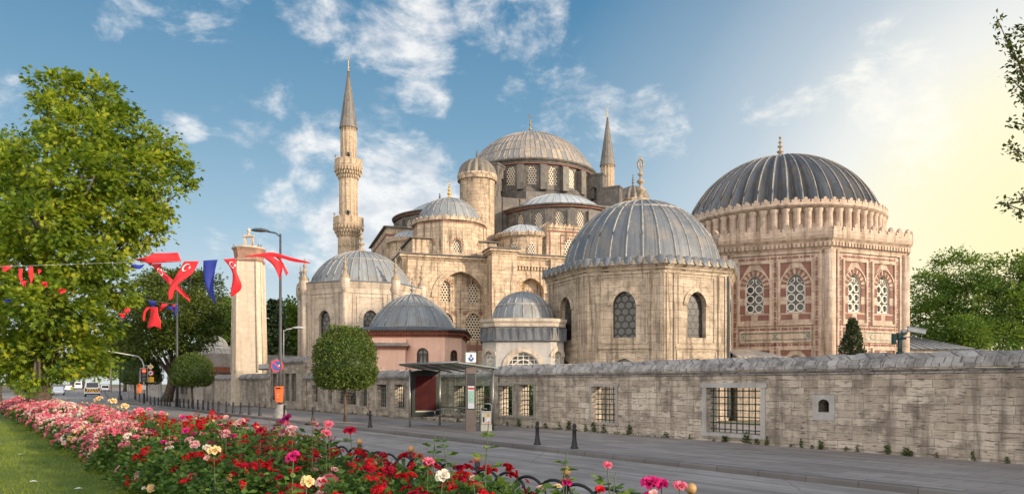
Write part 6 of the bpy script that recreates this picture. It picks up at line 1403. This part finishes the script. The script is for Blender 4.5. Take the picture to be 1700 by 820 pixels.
# ================================================================== roses
def petal(w_, l, cup, tilt, az, r0, z0):
    v = []
    for j in range(4):
        q = j / 3
        for i in range(3):
            x = (i - 1) * w_ * math.sin(.35 + q * 1.75) ; y = q * l; z = cup * (x * x / max(w_, .01) * 1.2) + .18 * l * math.sin(q * PI) - (.22 * l * q ** 3)
            yy = r0 + y * math.cos(tilt) - z * math.sin(tilt); zz = z0 + y * math.sin(tilt) + z * math.cos(tilt)
            v.append((x * math.cos(az) - yy * math.sin(az), x * math.sin(az) + yy * math.cos(az), zz))
    return v
PF = [(j * 3 + i, j * 3 + i + 1, j * 3 + i + 4, j * 3 + i + 3) for j in range(3) for i in range(2)]
def rose_into(mb, c=(0, 0, 0), sc=1., opening=1., M=None, full=True):
    ly = [(6, .20, .27, .44, .10, .02), (5, .62, .23, .38, .07, .04), (5, .98, .18, .33, .05, .05), (3, 1.3, .12, .30, .02, .06)] if full else [(5, .35, .26, .40, .07, .02), (4, .95, .17, .34, .03, .04)]
    for k, tilt, w_, l, r0, z0 in ly:
        a0 = random.uniform(0, 6)
        for i in range(k):
            tl = tilt + (1 - opening) * .7 + random.uniform(-.12, .12); v = petal(w_ * random.uniform(.85, 1.1), l * random.uniform(.88, 1.1), .9, min(tl, 1.5), a0 + 2 * PI * i / k + random.uniform(-.15, .15), r0, z0); v = [Vector(p) * sc for p in v]
            if M is not None: v = [M @ p for p in v]
            mb.add([p + Vector(c) for p in v], PF, 0, None, True)
RMESH = {}
def rose_mesh(col, kind0):
    kind, key = kind0, (col, kind0, random.randrange(4))
    if key not in RMESH:
        mb = MB()
        if kind == 'rose': rose_into(mb, opening=random.uniform(.55, 1.25))
        elif kind == 'bud': rose_into(mb, opening=.15)
        else:
            for k in range(6):
                d_ = Vector((random.uniform(-1, 1), random.uniform(-1, 1), random.uniform(.1, 1))).normalized(); rose_into(mb, d_ * random.uniform(.3, .55), .55, 1, d_.to_track_quat('Z', 'Y').to_matrix().to_4x4(), False)
        me = bpy.data.meshes.new('blossom'); me.from_pydata(mb.v, [], mb.f); me.materials.append(MATS['petal_' + col.replace(' ', '_')]); me.polygons.foreach_set('use_smooth', [True] * len(mb.f)); me.update(); RMESH[key] = me
    return RMESH[key]
FOL = []
for v_ in range(6):
    n = 1300; d_ = rdir(n); d_[:, 2] = np.abs(d_[:, 2]) * 1.0 - .12; r_ = .45 + .57 * rng.random(n) ** .55; lump = 1 + .16 * np.sin(5 * d_[:, 0] + v_) * np.sin(4 * d_[:, 1] + 2 * v_)
    P = d_ * (r_ * lump)[:, None] * np.array([.60, .60, .88]) + np.array([0, 0, .12]); q = 5; off = rng.normal(size=(n, 3)) * .02
    T = np.clip(rng.normal(.42, .2, n) + .25 * (rng.random(n) < .08), 0, 1)
    mb = MB(); FOL.append((P, d_, T))
    o = leaves('foliage', 'leaf_rose', P + off, d_ * .6 + rng.normal(size=(n, 3)) * .8, np.array([0, 0, 1.]) + rng.normal(size=(n, 3)) * .6, .075 + .05 * rng.random(n), T); FOL[v_] = o
    st = MB()
    for k in range(9): a = k * .7; st.tube([(.05 * math.cos(a), .05 * math.sin(a), -.1), (.25 * math.cos(a), .25 * math.sin(a), .4), (.42 * math.cos(a), .42 * math.sin(a), .75)], [.012, .01, .006], 4)
    so2 = st.build('stems', 'stem_green'); FOL[v_] = (o, so2)
used = set()
def bush(s, t, h, w_, cols, kind, nfl, fsize, label, v_, cat='rose bush', z0=.16):
    B = thing('rose_bush', label, cat, ST(s, t, z0), 'rose bushes in the flower bed', random.uniform(0, 6))
    for o in FOL[v_]:
        c_ = o if (v_ not in used) else o.copy()
        if v_ in used: COL.objects.link(c_)
        c_.parent = B; c_.scale = (w_, w_, h)
    used.add(v_)
    grp = [(random.random() ** .7, random.uniform(0, 2 * PI)) for _ in range(max(4, nfl // 3))]
    for k in range(nfl):
        zz = random.random() ** .7; a = random.uniform(0, 2 * PI)
        if nfl < 40 and k % 5: zz, a = random.choice(grp); zz = min(1, max(0, zz + random.gauss(0, .05))); a += random.gauss(0, .16)
        el = zz * PI / 2 * .98 - .08; rr = random.uniform(.93, 1.06); d_ = Vector((math.cos(a) * math.cos(el), math.sin(a) * math.cos(el), math.sin(el)))
        p = Vector((d_.x * .62 * w_ * rr, d_.y * .62 * w_ * rr, (.12 + d_.z * .90 * rr) * h)); col = random.choice(cols) if random.random() > .06 or nfl > 45 else 'faded'; kd = kind if random.random() < .85 else ('bud' if kind == 'rose' else 'rose')
        f_ = bpy.data.objects.new('blossom' if kd != 'cluster' else 'blossom_cluster', rose_mesh(col, kd)); COL.objects.link(f_); f_.parent = B; f_.location = p
        dd = (d_ + Vector((random.uniform(-.4, .4), random.uniform(-.4, .4), .35))).normalized(); f_.rotation_euler = dd.to_track_quat('Z', 'Y').to_euler(); q = fsize * random.uniform(.6, 1.4) * (.7 if kd == 'bud' else 1); f_.scale = (q * random.uniform(.85, 1.2), q * random.uniform(.85, 1.2), q * random.uniform(.7, 1.15))
    return B
random.seed(11)
rows = [(3.05, 'lawn edge row'), (3.85, 'middle row'), (4.62, 'fence row')]
for t_, rn in rows:
    s = 4.3 + (t_ - 3) * .25; i = 0
    while s < 66:
        g_ = 1 if s < 30 else 1.9; tt = t_ + random.uniform(-.14, .14); p = ST(s, tt); px = CX + F * p.x / p.y
        if s < 6.3: h = .78
        elif s < 9: h = .84
        elif s < 11.5: h = .94
        else: h = 1.04
        if s > 20: h *= .76
        h *= random.uniform(.84, 1.14); w_ = random.uniform(.95, 1.2)
        if t_ < 3.3: h *= .8
        if s < 9 and t_ < 4: h *= .9
        u = random.random()
        if px < 235 or s > 27:
            cs = ['pink', 'pink', 'pale pink'] if u < .75 else (['pale pink', 'white'] if u < .9 else ['apricot', 'pink']); kd, nf, fz_ = 'cluster', (60 if px < 235 else 26), .105
        elif px < 400: cs, kd, nf, fz_ = ((['red'], 'cluster', 26, .085) if u < .4 else (['pink', 'magenta', 'pale pink'], 'rose', 15, .105) if u < .8 else (['white', 'apricot', 'pale pink'], 'rose', 9, .11))
        elif px < 560: cs, kd, nf, fz_ = ((['red', 'crimson'], 'cluster', 38, .085) if u < .58 else (['magenta', 'pink', 'pale pink'], 'rose', 16, .105) if u < .88 else (['white', 'apricot'], 'rose', 7, .10))
        else: cs, kd, nf, fz_ = ((['red', 'red', 'crimson'], 'cluster', 38, .085) if u < .66 else (['crimson', 'magenta'], 'rose', 8, .10) if u < .88 else (['apricot', 'pale pink'], 'rose', 5, .10))
        if s > 30: w_ *= 1.3; nf = int(nf * 1.1); fz_ = .14; tt += .2 * (t_ < 3.3)
        word = ' and '.join(dict.fromkeys(cs)) if len(set(cs)) < 3 else 'mixed ' + ' and '.join(list(dict.fromkeys(cs))[:2])
        bush(s, tt, h, w_, cs, kd, nf, fz_, f'{word} rose bush, {ordn(i)} from the camera in the {rn}', random.randrange(6)); i += 1
        s += random.uniform(.78, .98) * g_
# tall shoots that stand above the bed
def shoot(px, py, d, col, size, label, kind='rose', nlf=12, rows_=1, leafm='leaf_rose', lean=.1, nflow=1, zb=.2):
    tip = PX(px, py, d); b = Vector((tip.x + random.uniform(-lean, lean), tip.y + random.uniform(-lean, lean), zb)); Sx = thing('rose_shoot', label, 'rose shoot', b, 'tall rose shoots'); e = tip - b
    m_ = e * .5 + Vector((random.uniform(-.08, .08), random.uniform(-.05, .05), 0)); st = MB(); C_ = [Vector((0, 0, 0)) * (1 - q) ** 2 + m_ * 2 * q * (1 - q) + e * q * q for q in np.linspace(0, 1, 8)]; st.tube(C_, [.010 - .005 * q for q in np.linspace(0, 1, 8)], 5); st.build('stem', 'stem_green' if leafm == 'leaf_rose' else 'stem_red', Sx)
    P = []; Dn = []; tl = []
    for k in range(nlf):
        q = .12 + .85 * k / nlf; c_ = Vector((0, 0, 0)) * (1 - q) ** 2 + m_ * 2 * q * (1 - q) + e * q * q; a = k * 2.4 + random.uniform(-.4, .4); dr_ = Vector((math.cos(a), math.sin(a), .25)); L = .13 * random.uniform(.7, 1.2) * (1.15 - .5 * q)
        for j, (al, sd_) in enumerate(((1.0, 0), (.72, 1), (.72, -1), (.42, 1), (.42, -1))):
            pr_ = c_ + dr_ * L * al; sdv = Vector((-dr_.y, dr_.x, 0)); P.append(list(pr_)); Dn.append(list(dr_ * .6 + sdv * sd_)); tl.append(.055 * random.uniform(.8, 1.3))
    P = np.array(P); Dn = np.array(Dn); n = len(P); leaves('foliage', leafm, P, Dn, np.array([0, 0, 1.]) + rng.normal(size=(n, 3)) * .35, np.array(tl) * 1.7, np.clip(rng.normal(.55, .2, n), 0, 1), T_LEAF, Sx)
    for k in range(nflow):
        if not col: break
        f_ = bpy.data.objects.new('blossom', rose_mesh(col if k == 0 else random.choice([col, 'pink', 'pale pink']), kind if k == 0 else random.choice(['rose', 'bud']))); COL.objects.link(f_); f_.parent = Sx; f_.location = e + (Vector((random.uniform(-.12, .12), random.uniform(-.08, .08), -random.uniform(.0, .1))) if k else Vector((0, 0, 0)))
        f_.rotation_euler = Vector((random.uniform(-.35, .35), random.uniform(-.9, -.2), .8)).to_track_quat('Z', 'Y').to_euler(); q = size * random.uniform(.78, .98) * (1 if k == 0 else .75); f_.scale = (q, q, q)
SH = [(581, 713, 9.5, 'crimson', .19, 'tall stem with one large crimson rose right of the clipped tree'), (545, 702, 9.6, 'pink', .13, 'stem with pink roses left of the large crimson rose'), (541, 717, 9.2, 'pink', .15, 'stem with full pink rose below its neighbour by the crimson one'), (485, 711, 9.8, 'pale pink', .17, 'stem with large pale pink rose below the purple cluster'),
      (478, 692, 10, 'purple', .15, 'stem topped by dark purple rose cluster in mid bed'), (465, 698, 10.2, 'purple', .13, 'dark purple rose left of the purple cluster'), (400, 699, 10.5, 'pale pink', .16, 'tall stem with one wide pale pink rose below the stone pier'), (376, 690, 11, 'pale pink', .12, 'slim stem with small pale rose bud under the flags'),
      (433, 711, 10, 'crimson', .14, 'stem with deep crimson rose left of the pale pink one'), (487, 756, 7.6, 'magenta', .15, 'stem with big magenta pink rose in the front of the bed'), (510, 796, 6.8, 'apricot', .13, 'cream apricot rose standing low in the near bed'), (736, 787, 7.0, 'white', .14, 'creamy white rose in front of the hoop fence'), (711, 765, 7.4, 'pink', .13, 'drooping pink rose beside the hoop fence'),
      (1008, 770, 6.6, 'pink', .09, 'stem with small open pink bloom above the hoop fence'), (1080, 801, 6.2, 'magenta', .17, 'large magenta rose cluster low at the right end of the bed'), (1098, 803, 6.2, 'magenta', .14, 'second magenta bloom right beside the large cluster'), (1128, 806, 6.1, 'pink', .13, 'pale edged pink rose at the right end of the bed'), (940, 800, 6.5, 'magenta', .13, 'magenta rose half hidden by leaves behind the fence hoops'), (995, 812, 6.2, 'red', .11, 'red rose bud at the bottom right of the fence'),
      (785, 790, 7.0, 'pale pink', .08, 'tiny pale pink bloom on the fence post'), (232, 678, 17, 'pink', .2, 'tall bright pink rose beside the yellow roses'), (248, 677, 16, 'pink', .16, 'single pink rose standing over the road edge'), (303, 690, 13.5, 'magenta', .15, 'upright magenta rosebud under the flat clipped tree'), (165, 660, 24, 'apricot', .32, 'yellow apricot rose above the pink mass'), (187, 663, 22, 'apricot', .26, 'second yellow apricot rose right of the first'), (207, 671, 20, 'apricot', .22, 'third yellow apricot rose nearest the bright pink one'),
      (268, 683, 15, 'pink', .16, 'pink rose at the top of the bed left of the magenta bud'), (212, 720, 14, 'white', .17, 'blush white rose amid the pink roses of the lawn side'), (355, 745, 9.4, 'apricot', .16, 'spidery cream rose over the red clusters'), (309, 712, 13, 'magenta', .15, 'magenta pink rose pair in mid bed')]
random.seed(5)
for px, py, d, col, sz_, lab in SH: shoot(px, py + 4, d, col, sz_, lab, 'bud' if 'bud' in lab else 'rose', 10, nflow=2 if 'cluster' in lab or 'pair' in lab else 1)
shoot(736, 716, 7.6, None, 0, 'tall leafy shoot without flowers right of the pink fence rose', nlf=16); shoot(722, 722, 7.7, None, 0, 'shorter leafy shoot leaning left of the tall one', nlf=13); shoot(811, 702, 7.0, 'pale pink', .05, 'tall thin shoot with a closed bud rising past the bus stop', 'bud', 12); shoot(941, 748, 6.6, None, 0, 'bright leafy shoot above the hoop fence in the middle', nlf=13); shoot(519, 692, 9.5, None, 0, 'bronze leaved young shoot over the kerb', leafm='leaf_bronze', nlf=15); shoot(447, 692, 10, None, 0, 'olive bronze shoot left of the purple roses', leafm='leaf_bronze', nlf=12); shoot(372, 680, 11, None, 0, 'reddish young shoot beside the pale bud', leafm='leaf_bronze', nlf=12); shoot(1022, 785, 6.5, None, 0, 'leafy shoot beside the small pink bloom over the fence', nlf=10)

# ================================================================== flags on their lines
def catmull(P, n):
    P = [Vector(p) for p in P]; Q = [P[0] * 2 - P[1]] + P + [P[-1] * 2 - P[-2]]; out = []
    for k in range(n + 1):
        f_ = k / n * (len(P) - 1); i = min(int(f_), len(P) - 2); t_ = f_ - i; a, b_, c_, d_ = Q[i:i + 4]
        out.append(.5 * ((2 * b_) + (c_ - a) * t_ + (2 * a - 5 * b_ + 4 * c_ - d_) * t_ * t_ + (3 * b_ - a - 3 * c_ + d_) * t_ ** 3))
    return out
def flag(label, d, left, right, mat, moon=None, ph=0., grp='flags over the street'):
    n, m_ = 22, 8; A = catmull([PX(x, y, d) for x, y in left], n); B_ = catmull([PX(x, y, d) for x, y in right], n); w_ = (B_[0] - A[0]).length + .2
    def S_(u, v): 
        k = min(int(v * n), n - 1); f_ = v * n - k; a = A[k].lerp(A[k + 1], f_); b_ = B_[k].lerp(B_[k + 1], f_); p = a.lerp(b_, u)
        return p + Vector((0, (.10 * math.sin(u * 5.5 + v * 3 + ph) + .22 * math.sin(v * 5 + ph * 2 + u)) * min(1, v * 4 + .15) * w_ * .6, 0))
    o0 = S_(.5, 0); mb = MB(); mb.v = [tuple(S_(i / m_, j / n) - o0) for j in range(n + 1) for i in range(m_ + 1)]
    for j in range(n):
        for i in range(m_): mb.f.append([j * (m_ + 1) + i, j * (m_ + 1) + i + 1, (j + 1) * (m_ + 1) + i + 1, (j + 1) * (m_ + 1) + i]); mb.mi.append(0); mb.sm.append(True)
    fo = mb.build('flag', mat, None, o0); tag(fo, label, 'flag', grp); sm = fo.modifiers.new('cloth', 'SOLIDIFY'); sm.thickness = .008; sm.offset = 0
    if moon:
        u0, v0, ru, rv = moon; mb = MB(); k = 22
        for side in (-.013, .013):
            off = Vector((0, side, 0)); O = [S_(u0 + ru * math.cos(a), v0 + rv * math.sin(a)) - o0 + off for a in np.linspace(.55, 2 * PI - .55, k)]; I_ = [S_(u0 + ru * .22 + ru * .80 * math.cos(a), v0 + rv * .80 * math.sin(a)) - o0 + off for a in np.linspace(.62, 2 * PI - .62, k)]
            mb.add(O + I_, [(i, i + 1, i + 1 + k, i + k) for i in range(k - 1)]); stp = [S_(u0 + ru * 1.15 + ru * (.42 if i % 2 == 0 else .17) * math.cos(i * PI / 5), v0 + rv * (.42 if i % 2 == 0 else .17) * math.sin(i * PI / 5)) - o0 + off for i in range(10)]; mb.add(stp + [S_(u0 + ru * 1.15, v0) - o0 + off], [(i, (i + 1) % 10, 10) for i in range(10)])
        mb.build('crescent_and_star', 'flag_white', fo)
    return fo
z1 = lambda L: [(220 + x / 4.557, 380 + y / 4.557) for x, y in L]
d = 37
flag('red flag streaming to the left along its line', d, z1([(342, 178), (240, 180), (160, 186), (105, 216), (25, 230)]), z1([(370, 246), (250, 254), (130, 262), (75, 244), (27, 238)]), 'flag_red', None, .5)
flag('red flag with white crescent crossing behind another red one', d + .5, z1([(135, 265), (215, 350), (292, 430), (432, 552)]), z1([(220, 262), (222, 310), (298, 385), (415, 505)]), 'flag_red', (.45, .32, .42, .11), 1.5)
flag('red crescent flag twisted down left in front of its neighbour', d - .4, z1([(390, 245), (325, 335), (276, 455), (283, 540)]), z1([(503, 243), (440, 345), (345, 425), (292, 535)]), 'flag_red', (.33, .16, .24, .10), .2)
flag('plain dark blue flag hanging in the middle of the line', d, z1([(537, 240), (542, 400), (578, 500), (637, 571)]), z1([(645, 232), (614, 320), (612, 430), (640, 555)]), 'flag_blue', None, 2.5)
flag('red crescent flag curling in front of the stone pier edge', d, z1([(685, 228), (737, 295), (764, 362), (750, 455), (739, 514)]), z1([(780, 222), (790, 320), (826, 415), (812, 462), (758, 500)]), 'flag_red', (.55, .14, .30, .075), .9)
flag('red flag blown out flat right past the lamp', d, z1([(850, 205), (935, 193), (1060, 178), (1200, 216), (1345, 253)]), z1([(853, 211), (945, 212), (1100, 216), (1210, 246), (1335, 260)]), 'flag_red', None, 1.1)
flag('red flag hanging down left of the lamp pole', d - .3, z1([(985, 212), (1060, 272), (1115, 385)]), z1([(1050, 203), (1128, 268), (1121, 380)]), 'flag_red', None, 2.)
flag('narrow red flag tip hanging right of the lamp pole', d + .3, z1([(1068, 203), (1122, 255), (1166, 358)]), z1([(1105, 197), (1152, 280), (1177, 330)]), 'flag_red', None, .4)
flag('small blue flag end showing left of the red streamers', d, z1([(92, 267), (40, 272), (0, 268)]), z1([(75, 290), (45, 304), (-20, 290)]), 'flag_blue', None, .2)
d2 = 55
for lab, l_, r__, m_ in [('small blue pennant on the far line beside the plane tree', [(118, 540), (135, 575), (155, 592)], [(180, 549), (170, 575), (157, 592)], 'flag_blue'), ('red pennant hanging full length on the far line', [(130, 592), (128, 660), (117, 750), (160, 725)], [(190, 590), (195, 640), (213, 690), (208, 760)], 'flag_red'), ('small red pennant folded over the far line', [(215, 560), (215, 590), (200, 620)], [(272, 570), (235, 600), (204, 620)], 'flag_red'),
                         ('blue pennant blown right on the far line', [(240, 592), (275, 612), (305, 620)], [(290, 584), (312, 590), (310, 612)], 'flag_blue'), ('blue pennant with red edge by the far lamp post', [(318, 575), (318, 640), (302, 680)], [(340, 573), (335, 630), (306, 680)], 'flag_blue'), ('red pennant beside the blue one at the far lamp post', [(303, 570), (308, 590), (306, 622)], [(330, 575), (326, 600), (309, 622)], 'flag_red'), ('thin red pennant end near the plane tree leaves', [(100, 590), (85, 630), (75, 690)], [(135, 592), (100, 640), (88, 700)], 'flag_red')]:
    flag(lab, d2, z1(l_), z1(r__), m_, None, random.random() * 3, 'pennants on the far line')
for k, (x, y, w_, h, m_) in enumerate([(0, 441, 18, 10, 'flag_red'), (30, 446, 8, 22, 'flag_red'), (47, 443, 8, 30, 'flag_red'), (62, 447, 6, 10, 'flag_red'), (36, 466, 9, 10, 'flag_red'), (70, 468, 9, 9, 'flag_red'), (95, 480, 14, 8, 'flag_red'), (205, 512, 12, 8, 'flag_red'), (198, 520, 10, 8, 'flag_red'), (5, 497, 14, 5, 'flag_blue')]):
    flag(['red pennant at the far left edge among the leaves', 'short red pennant showing through the plane tree, left of two', 'long red pennant showing through the plane tree, right of two', 'small red pennant tip behind the plane tree trunk', 'red pennant scrap low in the left foliage gap', 'red pennant scrap near the plane tree trunk', 'wide red pennant deep in the plane tree', 'red pennant at the right edge of the foliage', 'lower red pennant at the right edge of the foliage', 'dark blue pennant at the far left edge'][k], 36, [(x, y), (x + 1, y + h * .5), (x + w_ * .5, y + h)], [(x + w_, y), (x + w_ * .9, y + h * .5), (x + w_ * .6, y + h)], m_, None, k, 'pennants behind the plane tree')
def rope(name, label, pts, r=.006): mb = MB(); mb.tube(pts, r, 5); o = mb.build(name, 'pole_pale'); tag(o, label, 'rope', 'flag lines')
rope('flag_line', 'thin flag line stretched over the road to the tall lamp', [PX(*q) for q in ((-60, 445, 30), (80, 440, 33), (225, 435, 37), (337, 433, 37), (400, 430, 37.5), (466, 422, 40.5))])
rope('flag_line', 'thin far flag line ending at the slim lamp post', [PX(*q) for q in ((-40, 470, 36), (60, 478, 42), (220, 494, 55), (296, 505, 57))])

# ================================================================== vehicles
def vehicle(label, name, cat, s, t, L, W_, H, body, stripes=False, van=True, flip=False, z=.0):
    p = ST(s, t, z); V = thing(name, label, cat, p, 'vehicles on the street'); u = U2 if s > S0 else U; V.rotation_euler = (0, 0, math.atan2(u.y, u.x) + (PI if flip else 0)); h2 = W_ / 2
    prof = ([(-L / 2, .35), (-L / 2 - .03, .9), (-L / 2 + .12, H * .55), (-L / 2 + .28, H - .12), (-L / 2 + .5, H), (L * .22, H), (L * .34, H * .62), (L / 2 - .1, H * .5), (L / 2, .7), (L / 2 - .02, .35)] if van else
            [(-L / 2, .35), (-L / 2 - .02, .62), (-L / 2 + .08, H * .60), (-L / 2 + .7, H - .04), (-L / 2 + 1.3, H), (L * .05, H - .03), (L * .24, H * .66), (L / 2 - .15, H * .54), (L / 2, .6), (L / 2 - .02, .32)])
    mb = MB(); mb.loft([[(x, sgn * h2 * (.86 if y_ > H * .6 else 1), y_) for x, y_ in prof] for sgn in (-1, 1)]); mb.build('body', body, V, bevel=.05)
    xr = -L / 2; zb, zt = H * .60, H * .90
    f_ = lambda z_: (xr + (.12 + (.16) * (z_ - H * .55) / (H * .45)) if van else xr + .08 + .62 * (z_ - H * .60) / (H * .38))
    mb = MB(); wb = h2 * .76; mb.add([(f_(zb) - .03, -wb, zb), (f_(zb) - .03, wb, zb), (f_(zt) - .03, wb * .94, zt), (f_(zt) - .03, -wb * .94, zt)], [(3, 2, 1, 0)]); mb.build('rear_window', 'car_glass', V)
    for sgn in (-1, 1): mb = MB(); y_ = sgn * (h2 * .87 + .005); A_ = [(-L * .38, y_, zb + .02), (L * .2, y_, zb + .02), (L * .14, y_, zt), (-L * .34, y_, zt)]; mb.add(A_, [(0, 1, 2, 3)] if sgn < 0 else [(3, 2, 1, 0)]); mb.build('side_window', 'car_glass', V)
    for sgn in (-1, 1): mb = MB(); mb.box(xr - .05, xr + .05, sgn * h2 * .86 - .09, sgn * h2 * .86 + .09, H * .38, H * .56); mb.build('tail_light', 'tail_red', V)
    for sgn in (-1, 1): mb = MB(); mb.box(L / 2 - .08, L / 2 + .02, sgn * h2 * .75 - .16, sgn * h2 * .75 + .16, H * .36, H * .46); mb.build('headlight', 'paper_white', V)
    mb = MB(); mb.box(xr - .09, xr + .05, -h2 * .98, h2 * .98, .32, .52); mb.build('bumper', 'car_dark', V, bevel=.02); mb = MB(); mb.box(xr - .055, xr - .035, -.26, .26, .62, .74); mb.build('number_plate', 'paper_white', V)
    for x in (-L * .31, L * .31):
        for sgn in (-1, 1):
            r_ = .33; c_ = (x, sgn * (h2 - .1), r_); mb = MB(); mb.loft([[(c_[0] + r_ * math.cos(a), c_[1] + e, r_ + r_ * math.sin(a)) for a in np.linspace(0, 2 * PI, 17)[:-1]] for e in (-.11, .11)]); wo = mb.build('wheel', 'tyre', V); mb = MB(); mb.loft([[(c_[0] + r_ * .6 * math.cos(a), c_[1] + e, r_ + r_ * .6 * math.sin(a)) for a in np.linspace(0, 2 * PI, 13)[:-1]] for e in (-.118, .118)]); mb.build('rim', 'steel', wo)
    if stripes:
        mb = MB(); mb.box(xr - .05, xr + .02, -h2 * .92, h2 * .92, .72, 1.22); sp = mb.build('stripe_panel', 'car_dark', V); mb = MB()
        for k in range(6): y_ = -h2 * .9 + k * h2 * .31; sg_ = 1 if k < 3 else -1; mb.add([(xr - .058, y_, .74), (xr - .058, y_ + .16, .74), (xr - .058, y_ + .16 + .22 * sg_, 1.2), (xr - .058, y_ + .22 * sg_, 1.2)], [(3, 2, 1, 0)])
        mb.build('hazard_stripes', 'yellow_stripe', sp)
    return V
def ab(px, d): p = PX(px, HY, d); return p
def put(V, px, d): p = PX(px, HY, d); V.location = (p.x, p.y, .02)
v = vehicle('white service van with yellow and black hazard stripes on its rear', 'service_van', 'van', 130, 11, 5, 2.1, 2.42, 'car_white', True); put(v, 153.5, 115)
v = vehicle('white hatchback stopped ahead of the striped van at the kerb', 'hatchback_car', 'car', 180, 11, 4.2, 1.9, 1.75, 'car_white', False, False); put(v, 174.5, 178)
v = vehicle('white minibus seen from behind far down the street', 'minibus', 'minibus', 230, 8, 6, 2.4, 2.7, 'car_white'); put(v, 130, 270)
v = vehicle('dark coach with white roof left of the far white minibus', 'coach', 'coach', 260, 5, 10, 2.5, 3.2, 'car_dark'); put(v, 122, 300)
v = vehicle('long dark coach on the far street right of the white minibus', 'coach', 'coach', 260, 9, 10, 2.6, 3.1, 'car_dark'); put(v, 143, 310)
v = vehicle('white car half hidden behind the plane tree leaves', 'saloon_car', 'car', 130, 2, 4.3, 1.85, 1.5, 'car_white', False, False, True); put(v, 97, 132)
v = vehicle('pale car behind the foliage near the far coach', 'saloon_car', 'car', 200, 2, 4.3, 1.85, 1.5, 'car_white', False, False, True); put(v, 114, 215)
